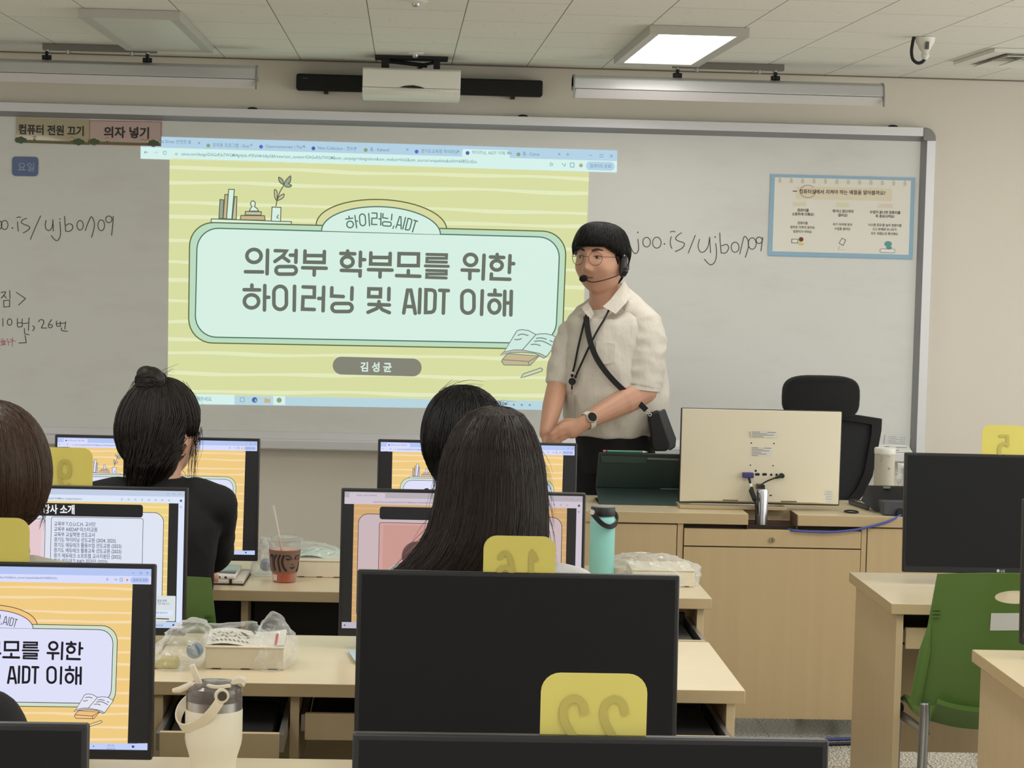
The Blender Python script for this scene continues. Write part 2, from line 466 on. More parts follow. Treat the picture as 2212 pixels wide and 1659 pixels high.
# top rail and right rail: flat outer face, then a slope down to the surface
FW, FS, FY = .034, .020, 9.236
def rail(poly, d, name, m, parent=wb):
    mb = MB(); mb.prism(poly, d); return mb.build(name, m, parent)
zt = BZT
mb = MB()
mb.prism([(BXL, WALLY, zt), (BXL, FY, zt), (BXL, FY, zt - FW), (BXL, WALLY, zt - FW)], (BXR - .05 - BXL, 0, 0), 0)
mb.prism([(BXL, FY + .004, zt - FW), (BXL, BY, zt - FW - FS), (BXL, WALLY, zt - FW - FS), (BXL, WALLY, zt - FW)], (BXR - .05 - BXL, 0, 0), 1)
mb.build('frame_rail', [ALU, ALUD], wb)
xr = BXR; zb = BZB - .06
mb = MB()
mb.prism([(xr, WALLY, zb), (xr, FY, zb), (xr - FW, FY, zb), (xr - FW, WALLY, zb)], (0, 0, zt - .05 - zb), 0)
mb.prism([(xr - FW, FY + .004, zb), (xr - FW - FS, BY, zb), (xr - FW - FS, WALLY, zb), (xr - FW, WALLY, zb)], (0, 0, zt - .05 - zb), 1)
mb.build('frame_rail', [ALU, ALUD], wb)
# rounded corner cap
mb = MB(); R_ = .045; c0 = (xr - R_, zt - R_)
pl = [(xr - .052, FY - .003, zt)] + [(c0[0] + (R_ + .001) * math.sin(a), FY - .003, c0[1] + (R_ + .001) * math.cos(a)) for a in [PI / 2 * k / 8 for k in range(9)]] + [(xr, FY - .003, zt - .052), (xr - FW - .012, FY - .003, zt - .052), (xr - .052, FY - .003, zt - FW - .012)]
mb.prism(pl, (0, WALLY - FY, 0)); mb.build('corner_cap', GREYP, wb, bevel=.004)
mb = MB(); mb.box(xr - .055, xr + .001, FY - .003, WALLY, zb - .02, zb + .025); mb.build('corner_cap', GREYP, wb, bevel=.004)
# pen tray
zt0 = PY(563, 931, BY).z; zt1 = PY(563, 952, 9.19).z; zt2 = PY(563, 969.4, 9.19).z
mb = MB(); X1 = xr - .07
mb.prism([(BXL, BY - .006, zt0), (BXL, BY - .016, zt1 + .004), (BXL, 9.19, zt1 + .001), (BXL, 9.185, zt1 + .008), (BXL, 9.178, zt1 + .004),
          (BXL, 9.178, zt2 + .004), (BXL, 9.184, zt2), (BXL, WALLY, zt2), (BXL, WALLY, zt0)], (X1 - BXL, 0, 0))
mb.build('pen_tray', ALU, wb, bevel=.002)
for px, py in ((545, 237), (1130, 251), (1930, 273)):                 # small dark clips on the top rail
    p = PY(px, py, 9.25); mb = MB()
    mb.ell((p.x, 9.262, zt + .003), (.02, .016, .007), nu=14, nv=8); mb.build('rail_clip', BLACKM, wb, smooth=True)

# marker writing: strokes traced on the board surface
INK = mat('black_marker_ink', (52, 50, 48), .6); INKR = mat('red_marker_ink', (190, 92, 88), .6)
def bmap(ox, oy, sc):
    return lambda x, y, l: PY(ox + x / sc, oy + y / sc, BY - .0006 - l)
def circ(cx, cy, rx, ry, a0=0.3, a1=2 * PI + .2): return ellpts(cx, cy, rx, ry, 20, a0, a1)
fl = Flat(bmap(0, 420, 4.424), .0006, 1.2e-5); W_ = 7
S = lambda *p: fl.stroke(crom2(p) if len(p) > 2 else list(p), W_, INK)
L = lambda *p: fl.stroke(list(p), W_, INK)
for c in ((-14, 292, 32, 44), (44, 292, 32, 44), (765, 295, 30, 46), (968, 295, 32, 52)): fl.stroke(circ(*c), W_, INK)
fl.dot((118, 320), 7, INK); fl.dot((572, 235), 6, INK)
S((160, 222), (178, 216), (198, 219)); S((168, 262), (170, 310), (176, 350))
S((255, 228), (222, 240), (202, 265), (228, 285), (268, 300), (285, 318), (262, 345), (222, 368)); L((388, 205), (340, 310), (290, 430))
S((440, 248), (432, 295), (440, 330), (465, 345), (490, 328), (503, 285), (505, 240)); L((505, 240), (510, 350))
S((572, 260), (578, 340), (575, 400), (558, 432), (540, 442), (515, 425), (490, 392))
S((618, 208), (622, 280), (628, 352)); S((628, 350), (665, 352), (694, 325), (690, 292), (660, 280), (628, 298))
S((815, 345), (838, 280), (870, 215), (890, 235), (902, 280), (895, 340), (875, 410))
fl.stroke(circ(1040, 238, 30, 32), W_, INK); S((1082, 208), (1078, 290), (1066, 390))
fl.build('marker_writing', wb); fl = Flat(bmap(0, 420, 4.424), .0006, 1.2e-5)
S((10, 937), (52, 932), (40, 960), (12, 990)); L((33, 962), (62, 992)); L((92, 918), (95, 996)); L((34, 1015), (92, 1010), (92, 1072), (38, 1076), (34, 1015))
L((155, 935), (243, 995), (178, 1058))
fl.build('marker_writing', wb); fl = Flat(bmap(0, 420, 4.424), .0006, 1.2e-5)
L((28, 1185), (28, 1258)); fl.stroke(circ(92, 1220, 22, 31), W_, INK)
S((168, 1185), (166, 1230), (172, 1265), (212, 1262)); L((212, 1190), (212, 1262)); L((172, 1228), (212, 1225)); L((215, 1236), (270, 1228)); L((277, 1180), (272, 1300)); L((232, 1280), (236, 1330), (278, 1342))
S((312, 1255), (330, 1272), (314, 1302))
S((368, 1218), (385, 1198), (412, 1202), (418, 1225), (395, 1275)); L((395, 1276), (446, 1276))
S((492, 1196), (464, 1245), (470, 1272), (495, 1270), (500, 1250), (472, 1244))
S((540, 1210), (542, 1255), (580, 1258)); L((576, 1215), (578, 1258)); L((540, 1235), (622, 1228)); L((628, 1215), (620, 1285)); S((588, 1275), (592, 1300), (645, 1308))
L((240, 1345), (250, 1416), (180, 1420))
fl.build('marker_writing', wb); fl = Flat(bmap(0, 420, 4.424), .0006, 1.2e-5)
for q in (((2, 1412), (60, 1402)), ((25, 1375), (40, 1440)), ((68, 1378), (85, 1442)), ((95, 1385), (150, 1405)), ((120, 1366), (118, 1452)), ((0, 1442), (60, 1432)), ((80, 1412), (120, 1405)), ((10, 1388), (22, 1432), (48, 1420), (40, 1390))):
    fl.stroke(list(q), 5, INKR)
fl.build('marker_writing', wb)
fl = Flat(bmap(1150, 460, 6.32), .0006, 1.2e-5); W_ = 10
S((1440, 358), (1450, 440), (1448, 510), (1410, 555), (1368, 520), (1333, 437)); fl.dot((1440, 265), 10, INK); fl.dot((1803, 423), 10, INK)
fl.stroke(circ(1560, 398, 52, 66, .9, 2 * PI + 1.1), W_, INK); fl.stroke(circ(1700, 405, 58, 76, -.9, 2 * PI - .7), W_, INK)
S((1882, 262), (1912, 250), (1950, 258)); S((1897, 325), (1884, 380), (1888, 440), (1907, 485))
S((2035, 270), (1985, 305), (1955, 352), (2000, 385), (2068, 408), (2072, 445), (2030, 490), (1950, 527)); L((2224, 305), (2130, 545))
fl.build('marker_writing', wb)
fl = Flat(bmap(0, 0, 1.0), .0006, 1.2e-5); W_ = 1.6
S((1511, 517), (1508, 532), (1513, 544), (1522, 543), (1530, 531), (1533, 512)); L((1533, 513), (1535, 546))
S((1546, 526), (1548, 548), (1544, 566), (1535, 572), (1527, 566), (1522, 560)); fl.dot((1545, 512), 1.6, INK)
S((1555, 503), (1556, 525), (1558, 547)); S((1558, 546), (1568, 546), (1574, 536), (1570, 528), (1559, 531))
fl.stroke(circ(1588, 534, 8.5, 11), W_, INK); S((1598, 549), (1603, 528), (1608, 511), (1615, 517), (1617, 532), (1610, 556))
fl.stroke(circ(1625, 526, 8.5, 12.5), W_, INK); fl.stroke(circ(1640, 519, 6.5, 7), W_, INK); S((1648, 513), (1646, 526), (1644, 542))
fl.build('marker_writing', wb)

# ------------------------------------------------------------------ printed signs on the board
def bquad(tl, tr, br, bl, y):
    """drawing map: u,v in 0..1 over a four-cornered sheet on the board"""
    T = [PY(p[0], p[1], y) for p in (tl, tr, br, bl)]
    return lambda u, v, l: (T[0] * (1 - u) + T[1] * u) * (1 - v) + (T[3] * (1 - u) + T[2] * u) * v + Vector((0, -l, 0))
def sheet(tl, tr, br, bl, y, w, h, name, label, cat, group=None, th=.0012):
    """an empty at the sheet; returns (thing, drawing map in units of w x h)"""
    m0 = bquad(tl, tr, br, bl, y); m = lambda x, yy, l: m0(x / w, yy / h, l)
    c = m0(.5, 1, 0); t = thing(name, (c.x, y, c.z), label, cat, group)
    return t, m
PAPER = mat('poster_paper', (234, 231, 220), .55); PBLUE = mat('poster_blue_border', (150, 185, 210), .55)
PTAN = mat('poster_tan_band', (230, 219, 194), .55); PGRN = mat('poster_green_tape', (226, 225, 194), .55); PPNK = mat('poster_pink_tape', (229, 215, 202), .55)
PHOLE = mat('poster_ring_drops', (208, 202, 186), .6); PTXT = mat('printed_black', (48, 40, 34), .6); PBRN = mat('printed_brown', (150, 90, 55), .6)
PTEAL = mat('printed_teal', (95, 160, 160), .6); PYEL = mat('printed_yellow', (230, 208, 110), .6); PWHT = mat('printed_white', (240, 238, 232), .55)

t, m = sheet((1665, 376), (1977, 384), (1971.5, 559), (1659, 551), BY - .004, 312, 176, 'classroom_rules_poster',
             'blue bordered paper poster of computer room rules on the right of the whiteboard', 'poster')
fl = Flat(m, .0005)
fl.poly([(0, 0), (312, 0), (312, 176), (0, 176)], PBLUE); fl.up(); fl.poly([(9, 6.5), (303, 6.5), (303, 167.5), (9, 167.5)], PAPER); fl.up()
fl.poly(rrect(56, 25, 263, 52, 5), PTAN); fl.poly(rrect(50, 60, 78, 68, 1), mat('poster_pale_tape', (226, 220, 192), .55)); fl.poly(rrect(143, 58, 171, 68, 1), PGRN); fl.poly(rrect(234, 58, 265, 67, 1), PPNK)
for i in range(12):
    x = 20 + 24.6 * i; fl.poly([(x - .8, 5), (x + .8, 5), (x + 3.6, 14), (x + 2.5, 18), (x - 2.5, 18), (x - 3.6, 14)], PHOLE)
fl.up()
fl.stroke([(49, 35.5), (57, 35.8)], 1.6, PTXT); fl.text('컴퓨터실에서 지켜야 하는 예절을 알아볼까요?', 62, 40, 10.6, PTXT, -.008, .012, xs=.93)
fl.stroke(circ(81, 35.5, 17, 13.5, -.3, 2 * PI - .8), .9, PBRN)
for x, rows in ((72, ('컴퓨터를', '소중하게 다뤄요!')), (158, ('뛰거나 장난치지', '않아요!')), (249, ('수업이 끝나면 컴퓨터를', '꼭 종료시켜요!'))):
    for i, s_ in enumerate(rows): fl.text(s_, x, 79.5 + 8.6 * i, 7.6, PTXT, 0, .012, 'c', .9)
for x, y0, rows in ((72, 107, ('컴퓨터를', '함부로 다루지 않아요', '컴퓨터가 아파요')), (158, 108, ('자기 자리에 앉아', '수업을 들어요')), (249, 107, ("'시스템 종료'를 눌러 컴퓨터를", '끄고 본체와 모니터가', '모두 꺼졌는지 확인해요'))):
    for i, s_ in enumerate(rows): fl.text(s_, x, y0 + 9.3 * i, 6.8, PTXT, 0, 0.004, 'c', .88)
fl.poly([(50, 140), (63, 140), (63, 148), (50, 148)], PWHT); fl.stroke([(50, 140), (63, 140), (63, 148), (50, 148)], 1, PTXT, closed=True)
fl.dot((70, 140), 5, mat('printed_maroon', (110, 60, 50), .6)); fl.poly(rrect(65, 147, 75, 153, 1), PYEL)
fl.stroke([(152, 146), (158, 135), (166, 139), (161, 151), (152, 146)], .9, PTXT); fl.stroke([(154, 152), (150, 160), (165, 160)], .8, PHOLE)
fl.dot((258, 145), 8, PTEAL, 6); fl.dot((260, 153), 6, PTEAL, 4); fl.poly(rrect(241, 156, 273, 164, 3), PWHT); fl.stroke(rrect(241, 156, 273, 164, 3), .7, PTXT, closed=True)
fl.build('poster_sheet', t)
# the paper's own slightly lifted body behind the print
mb = MB(); n = 16
front = [m(312 * i / n, 176, -.0002) + Vector((0, -.004 * math.sin(i * 1.1) ** 2, 0)) for i in range(n + 1)]
mb.loft([[m(0, 0, -.0006), m(312, 0, -.0006), m(312, 176, -.0006), m(0, 176, -.0006)], [m(0, 0, -.0016), m(312, 0, -.0016), m(312, 178, -.0016), m(0, 178, -.0016)]]); mb.build('backing_paper', PBLUE, t)

LAM1 = mat('laminated_beige', (176, 164, 132), .22, coat=.3); LAM2 = mat('laminated_pink', (196, 168, 162), .22, coat=.3); REDB = mat('laminated_red_edge', (170, 100, 95), .3)
BUSH = mat('printed_bush', (70, 88, 55), .4); GRASS = mat('printed_grass', (110, 105, 62), .4); SKINP = mat('printed_skin', (205, 180, 155), .4); BLKT = mat('laminated_black_print', (28, 24, 22), .3)
def bushes(fl, w, h, xs):
    fl.poly([(0, h - 7), (w, h - 6), (w, h), (0, h)], GRASS)
    for x in xs:
        for dx, r in ((0, 6), (7, 8), (15, 5)): fl.dot((x + dx, h - 6), r, BUSH)
def child(fl, x, y):
    fl.dot((x, y), 3.4, SKINP); fl.poly(ellpts(x, y - .8, 3.8, 3.4, 12, PI, 2 * PI), BLKT); fl.poly([(x - 2.5, y + 3), (x + 2.5, y + 3), (x + 3, y + 8), (x - 3, y + 8)], GRASS)
t, m = sheet((35, 253), (193, 258), (193, 313), (34, 308), BY - .003, 158, 56, 'laminated_sign',
             'beige laminated strip with bold black writing, left of the pink strip', 'sign')
fl = Flat(m, .0004); fl.poly([(0, 0), (158, 0), (158, 56), (0, 56)], LAM1); fl.up(); bushes(fl, 158, 56, (4, 128)); child(fl, 40, 44); child(fl, 120, 44); fl.up()
fl.text('컴퓨터 전원 끄기', 5, 35, 23.5, BLKT, 0, .03, xs=.87)
fl.up()
fl.build('sign_face', t)
mb = MB(); mb.loft([[m(0, 0, -.0006), m(158, 0, -.0006), m(158, 56, -.0006), m(0, 56, -.0006)], [m(0, 0, -.0018), m(158, 0, -.0018), m(158, 56, -.0018), m(0, 56, -.0018)]]); mb.build('sign_card', LAM1, t)
t, m = sheet((193, 260), (349, 263), (348, 316), (193, 312), BY - .003, 156, 53, 'laminated_sign',
             'pink laminated strip with red edge and bold black writing beside the projected picture', 'sign')
fl = Flat(m, .0004); fl.poly([(0, 0), (156, 0), (156, 53), (0, 53)], LAM2); fl.up(); fl.stroke([(.6, .6), (155.4, .6), (155.4, 52.4), (.6, 52.4)], 1.4, REDB, closed=True); bushes(fl, 156, 53, (3, 132)); child(fl, 39, 41); child(fl, 116, 43); child(fl, 126, 43); fl.up()
fl.text('의자 넣기', 31, 34.5, 26, BLKT, 0, .03, xs=.98); fl.build('sign_face', t)
mb = MB(); mb.loft([[m(0, 0, -.0006), m(156, 0, -.0006), m(156, 53, -.0006), m(0, 53, -.0006)], [m(0, 0, -.0018), m(156, 0, -.0018), m(156, 53, -.0018), m(0, 53, -.0018)]]); mb.build('sign_card', LAM2, t)
t, m = sheet((26, 338), (83, 339), (82, 381), (26, 380), BY - .003, 57, 42, 'magnetic_day_label',
             'small blue rounded laminated label with pale writing on the left of the whiteboard', 'label')
BL1 = mat('laminated_blue', (78, 100, 146), .2, coat=.4); BL2 = mat('laminated_pale_print', (150, 162, 188), .3)
fl = Flat(m, .0004); fl.poly(rrect(0, 0, 57, 42, 8), BL1); fl.up(); fl.text('요일', 12, 30, 21, BL2, 0, .01)
fl.build('label_face', t)
mb = MB(); mb.prism([m(x, y, -.0006) for x, y in rrect(0, 0, 57, 42, 8)], (0, .0016, 0)); mb.build('label_plate', BL1, t)
# paper by the tray at the right end, and a strip of paper lying in the tray
t, m = sheet((1912, 938), (1967, 940), (1965, 966), (1910, 962), BY - .003, 55, 26, 'inventory_sticker',
             'pale sticker with faint print at the lower right corner of the whiteboard', 'sticker')
fl = Flat(m, .0004); fl.poly([(0, 0), (55, 0), (55, 26), (0, 26)], mat('sticker_paper', (214, 216, 212), .5)); fl.up()
FAINT = mat('faint_print', (160, 165, 172), .6)
for i in range(4): fl.stroke([(8, 5 + 4.6 * i), (24 + 6 * (i % 2), 5.4 + 4.6 * i)], .9, FAINT); fl.stroke([(32, 5.6 + 4.6 * i), (44, 5.8 + 4.6 * i)], .9, FAINT)
fl.build('sticker_face', t)
p = PY(1945, 975, 9.2); t = thing('paper_slip', (p.x, 9.205, zt1), 'white paper slip with print lying in the tray under the sticker', 'paper')
mb = MB(); zz = zt1 + .0085
mb.hexa([(p.x - .09, 9.182, zz), (p.x + .045, 9.182, zz), (p.x + .04, 9.235, zz + .02), (p.x - .09, 9.235, zz + .02)], [(p.x - .09, 9.182, zz + .001), (p.x + .045, 9.182, zz + .001), (p.x + .04, 9.235, zz + .021), (p.x - .09, 9.235, zz + .021)])
mb.build('sheet', mat('plain_paper', (232, 232, 226), .6), t)
fl = Flat(lambda x, y, l: Vector((p.x - .09 + x * .13, 9.235 - y * .053, zz + .0215 - y * .02 + l)), .0004)
for a, b, c in ((.25, .2, .12), (.6, .3, .3), (.25, .6, .15), (.5, .75, .12)): fl.stroke([(a, b), (a + c, b)], .06, PTXT)
fl.build('print', t)
# ------------------------------------------------------------------ the slide (drawn in the photograph's pixels of the projected picture)
SCRQ = [(304, 294), (1333.5, 325), (1316, 888), (299, 871)]
def inv_bil(px, py, Q=SCRQ):
    u, v = .5, .5
    for _ in range(12):
        a = [(1 - u) * (1 - v), u * (1 - v), u * v, (1 - u) * v]
        x = sum(k * q[0] for k, q in zip(a, Q)) - px; y = sum(k * q[1] for k, q in zip(a, Q)) - py
        xu = (1 - v) * (Q[1][0] - Q[0][0]) + v * (Q[2][0] - Q[3][0]); yu = (1 - v) * (Q[1][1] - Q[0][1]) + v * (Q[2][1] - Q[3][1])
        xv = (1 - u) * (Q[3][0] - Q[0][0]) + u * (Q[2][0] - Q[1][0]); yv = (1 - u) * (Q[3][1] - Q[0][1]) + u * (Q[2][1] - Q[1][1])
        d = xu * yv - xv * yu; u -= (x * yv - y * xv) / d; v -= (y * xu - x * yu) / d
    return u, v
def bil(Q, s, t):
    return tuple((Q[0][i] * (1 - s) + Q[1][i] * s) * (1 - t) + (Q[3][i] * (1 - s) + Q[2][i] * s) * t for i in (0, 1))
def qrr(Q, r, n=8):
    w = math.hypot(Q[1][0] - Q[0][0], Q[1][1] - Q[0][1]); h = math.hypot(Q[3][0] - Q[0][0], Q[3][1] - Q[0][1])
    return [bil(Q, x / w, y / h) for x, y in rrect(0, 0, w, h, r, n)]
def glyphs():
    """the title's round strokes, one list per character: [(points, closed)], in photograph pixels"""
    G = {}
    def conv(ox, oy, sc, items): return [([(ox + x / sc, oy + y / sc) for x, y in p], c) for p, c in items]
    o = lambda p: (p, False); c = lambda p: (p, True)
    A = (300, 280, 4.424); B = (800, 280, 4.424); C_ = (300, 600, 3.687); D = (900, 600, 4.424)
    bu = [o([(1588, 1160), (1585, 1266), (1770, 1270), (1773, 1165)]), o([(1588, 1203), (1772, 1205)]), o([(1565, 1320), (1790, 1325)]), o([(1677, 1325), (1675, 1390)])]
    G['의'] = conv(*A, [c(ellpts(1100, 1207, 68, 62)), o([(1018, 1358), (1182, 1360)]), o([(1230, 1152), (1225, 1378)])])
    G['정'] = conv(*A, [o([(1303, 1157), (1408, 1160), (1375, 1208), (1300, 1260)]), o([(1368, 1212), (1432, 1258)]), o([(1447, 1200), (1495, 1200)]), o([(1503, 1155), (1500, 1268)]), c(stad(1407, 1345, 97, 36))])
    G['부'] = conv(*A, bu)
    G['학'] = conv(*A, [o([(1995, 1160), (1995, 1182)]), o([(1930, 1183), (2063, 1187)]), c(ellpts(1992, 1263, 55, 48)), o([(2118, 1172), (2115, 1305)]), o([(2118, 1242), (2158, 1243)]), o([(1935, 1345), (2115, 1350), (2113, 1400)])])
    G['부2'] = conv(300 + (5 / 4.424) + 500 - 1588 / 4.424, 280 + 18 / 4.424, 4.424, bu)
    G['모'] = conv(*B, [c([(275, 1185), (460, 1188), (458, 1300), (272, 1298)]), o([(363, 1348), (362, 1393)]), o([(250, 1395), (473, 1402)])])
    G['를'] = conv(*B, [o([(540, 1192), (728, 1196), (727, 1230), (542, 1228), (540, 1263), (728, 1267)]), o([(525, 1302), (745, 1307)]), o([(538, 1345), (725, 1350), (725, 1381), (540, 1379), (538, 1412), (725, 1418)])])
    G['위'] = conv(*B, [c(ellpts(958, 1245, 58, 53)), o([(877, 1342), (1033, 1347)]), o([(952, 1347), (950, 1425)]), o([(1087, 1200), (1077, 1428)])])
    G['한'] = conv(*B, [o([(1212, 1193), (1212, 1217)]), o([(1148, 1217), (1275, 1222)]), c(ellpts(1208, 1297, 52, 45)), o([(1335, 1205), (1328, 1365)]), o([(1335, 1280), (1370, 1281)]), o([(1157, 1380), (1155, 1425), (1333, 1431)])])
    G['하'] = conv(*C_, [o([(900, 58), (900, 92)]), o([(838, 95), (962, 97)]), c(ellpts(897, 188, 57, 52)), o([(1003, 62), (1000, 257)]), o([(1003, 155), (1035, 156)])])
    G['이'] = conv(*C_, [c(stad(1125, 160, 50, 92)), o([(1240, 68), (1237, 260)])])
    G['러'] = conv(*C_, [o([(1308, 73), (1398, 76), (1397, 155), (1308, 153), (1303, 250), (1397, 253)]), o([(1432, 165), (1470, 165)]), o([(1472, 75), (1467, 263)])])
    G['닝'] = conv(*C_, [o([(1537, 80), (1535, 145), (1628, 150)]), o([(1698, 80), (1695, 172)]), c(stad(1618, 237, 80, 32))])
    G['및'] = conv(*C_, [c([(1832, 88), (1925, 90), (1923, 152), (1830, 150)]), o([(1992, 85), (1990, 175)]), o([(1912, 190), (1912, 212)]), o([(1832, 212), (1995, 217)]), o([(1912, 217), (1895, 245), (1825, 275)]), o([(1912, 225), (1940, 255), (1995, 278)])])
    G['A'] = [o([(872, 676), (880.5, 627), (887.5, 627), (897, 677)]), o([(876, 662), (893.5, 662.5)])]
    G['I'] = [o([(907.5, 625), (905.7, 675.5)])]
    G['D'] = conv(*D, [c([(90, 115), (145, 117), (170, 128), (178, 155), (172, 295), (160, 320), (140, 330), (85, 332)])])
    G['T'] = conv(*D, [o([(220, 120), (303, 123)]), o([(262, 123), (255, 338)])])
    G['이2'] = conv(*D, [c(stad(490, 230, 58, 108)), o([(628, 125), (620, 350)])])
    G['해'] = conv(*D, [o([(748, 118), (748, 158)]), o([(692, 162), (802, 165)]), c(ellpts(743, 275, 52, 62)), o([(843, 130), (838, 355)]), o([(905, 130), (900, 355)]), o([(845, 240), (903, 241)])])
    return G
GLY = glyphs()
def pal(prefix, k=1.0, **c):
    d = {n: emis(prefix + '_' + n, v, k) for n, v in c.items()}; return d
def chrome_bars(fl, P_, full=True):
    """browser window: tab strip, address bar, side bars and the task bar"""
    q = lambda a, b, c, d: fl.poly([bil(SCRQ, *a), bil(SCRQ, *b), bil(SCRQ, *c), bil(SCRQ, *d)], P_['x'])
    def band(v0, v1, m, u0=0, u1=1): fl.poly([bil(SCRQ, u0, v0), bil(SCRQ, u1, v0), bil(SCRQ, u1, v1), bil(SCRQ, u0, v1)], m)
    band(0, .041, P_['tab']); band(.041, .0845, P_['url']); band(.962, 1, P_['task'])
    return band
def draw_slide(fl, P_, sides=None, tabs='many', w=1.0):
    LW = 2.6 * w
    band = chrome_bars(fl, P_)
    fl.poly([(366.5, 342), (1272.5, 371), (1253, 868), (362, 853)], P_['bg'])
    if sides:
        fl.poly([bil(SCRQ, 0, .0845), (366.5, 342), (362, 853), bil(SCRQ, 0, .962)], sides)
        fl.poly([(1272.5, 371), bil(SCRQ, 1, .0845), bil(SCRQ, 1, .962), (1253, 868)], sides)
    fl.up()
    for i, (a, b) in enumerate(((361, 386), (393, 417), (438, 461), (467.5, 489), (520.5, 541), (564.5, 584), (604, 622.5), (648, 666), (694, 710.5), (733, 748.5), (762.6, 776), (806, 818), (844, 856))):
        xl = 366.3 - (a - 345) * .0085; xr = 1272.4 - (b - 371) * .0395; n = 22; top = []; bot = []
        for k in range(n + 1):
            x = xl + (xr - xl) * k / n; y = a + (b - a) * k / n + 2.2 * math.sin(k * .75 + i * 1.9) * math.sin(k * .21 + i)
            h = 3.6 + .8 * math.sin(k * .9 + i * 2.3); top.append((x, y - h)); bot.append((x, y + h))
        for k in range(n): fl.poly([top[k], top[k + 1], bot[k + 1], bot[k]], P_['stripe'])
    # title board: arch, green border, pale panel
    fl.up(); arch = ellpts(824, 491, 141, 60, 30, PI, 2 * PI); arch = [(x, y + (x - 824) * .037) for x, y in arch]
    fl.poly(arch, P_['arch']); fl.stroke(arch, LW, P_['line2'])
    OQ = [(410, 479.5), (1224, 500.5), (1214, 755), (407, 740)]; IQ = [(426.5, 492), (1210, 513), (1200, 742.5), (421, 727.5)]
    fl.up(); oq = qrr(OQ, 52); fl.poly(oq, P_['border']); fl.up(); fl.stroke(oq, LW, P_['line2'], closed=True); iq = qrr(IQ, 46)
    fl.up(); fl.poly(iq, P_['panel']); fl.stroke(iq, LW, P_['line'], closed=True)
    fl.up(); a2 = [(x, y + (x - 823) * .03) for x, y in ellpts(823, 502.5, 128.5, 56, 30, PI, 2 * PI)]; fl.poly(a2, P_['panel']); fl.up(); fl.stroke(a2, LW, P_['line'])
    # text in the arch follows its curve
    seq = [('하', .46, 761, 483.5, -.16), ('이', .46, 787.5, 478, -.08), ('러', .44, 813, 475.5, .0), ('닝', .44, 836, 476.5, .07), ('A', .46, 863, 480.5, .16), ('I', .46, 873, 482.5, .2), ('D', .46, 883, 485, .22), ('T', .46, 895, 488.5, .26)]
    for g, sc, cx, cy, rot in seq:
        pts = [p for s_, c_ in GLY[g] for p in s_]; mx = (min(p[0] for p in pts) + max(p[0] for p in pts)) / 2; my = 650 if g not in 'AIDT' else 651
        for s_, c_ in GLY[g]:
            fl.stroke([(cx + ((x - mx) * sc * math.cos(rot) - (y - my) * .51 * math.sin(rot)), cy + ((x - mx) * sc * math.sin(rot) + (y - my) * .51 * math.cos(rot))) for x, y in s_], 2.7 * w, P_['line'], c_)
    fl.stroke([(851, 488), (848.5, 493.5)], 2.4 * w, P_['line'])
    for g, st in GLY.items():
        for s_, c_ in st: fl.stroke(s_, (7.9 if g not in ('를',) else 6.6) * (w ** .3), P_['text'], c_)
    # name pill
    pq = [(719, 770), (911, 775), (910.5, 813.5), (718.5, 808.5)]
    fl.poly(qrr(pq, 19), P_['pill']); fl.up(); fl.text('김 성 균', 778, 800.5, 22, P_['pilltext'], .02, .03, xs=.94); fl.up()
    # shelf with books, stack and vase
    c2 = lambda p: [(300 + x / 4.424, 280 + y / 4.424) for x, y in p]
    def shape(p, m, lm=None): fl.poly(p, m); fl.stroke(p, 2.0 * w, lm or P_['line2'], closed=True)
    shape(c2([(693, 853), (1458, 880), (1455, 905), (690, 887)]), P_['panel'])
    shape(c2([(775, 668), (812, 672), (803, 850), (765, 848)]), P_['grey1']); shape(c2([(822, 620), (852, 622), (838, 852), (805, 850)]), P_['tan'])
    shape(c2([(915, 640), (937, 642), (930, 858), (893, 856)]), P_['grey2']); fl.up(); shape(c2([(858, 570), (912, 572), (888, 855), (838, 853)]), P_['panel'])
    shape(c2([(975, 820), (1200, 823), (1207, 867), (968, 862)]), P_['tan']); shape(c2([(1018, 782), (1170, 785), (1168, 818), (1013, 815)]), P_['grey2'])
    fl.up(); shape(c2([(1055, 778), (1066, 755), (1080, 736), (1070, 722), (1067, 705), (1075, 686), (1090, 680), (1106, 688), (1113, 705), (1110, 722), (1104, 736), (1128, 752), (1145, 778)]), P_['panel'])
    fl.up(); shape(c2([(1273, 740), (1358, 743), (1353, 878), (1265, 874)]), P_['panel']); fl.up(); fl.stroke(c2([(1333, 815), (1318, 838), (1333, 848)]), 1.8 * w, P_['line2'])
    fl.stroke(c2([(1310, 730), (1325, 650), (1350, 590), (1380, 540)]), 2.2 * w, P_['line2'])
    for leaf, gm in (([(1382, 528), (1345, 500), (1336, 455), (1375, 480)], 'grey1'), ([(1385, 530), (1400, 490), (1450, 442), (1447, 500), (1430, 512), (1460, 535), (1435, 550), (1400, 545)], 'grey1'), ([(1317, 682), (1297, 640), (1297, 572), (1322, 600)], 'grey2'), ([(1320, 680), (1340, 640), (1387, 615), (1375, 655)], 'grey2')):
        shape(crom2(c2(leaf) + c2(leaf[:1]), 3), P_[gm])
    # open book, closed book and pencil at the lower right
    c4 = lambda p: [(900 + x / 4.424, 600 + y / 4.424) for x, y in p]
    fl.up(); shape(c4([(995, 955), (1020, 918), (1185, 862), (1205, 875), (1195, 893), (1040, 945)]), P_['grey2'] if 'pencil' not in P_ else P_['pencil'], P_['line3'])
    shape(c4([(870, 725), (1170, 748), (1085, 838), (835, 833), (812, 800), (820, 780)]), P_['tan'], P_['line3']); fl.up(); fl.stroke(c4([(818, 783), (1070, 800), (1160, 750)]), 2 * w, P_['line3']); fl.stroke(c4([(1070, 800), (1068, 838)]), 2 * w, P_['line3'])
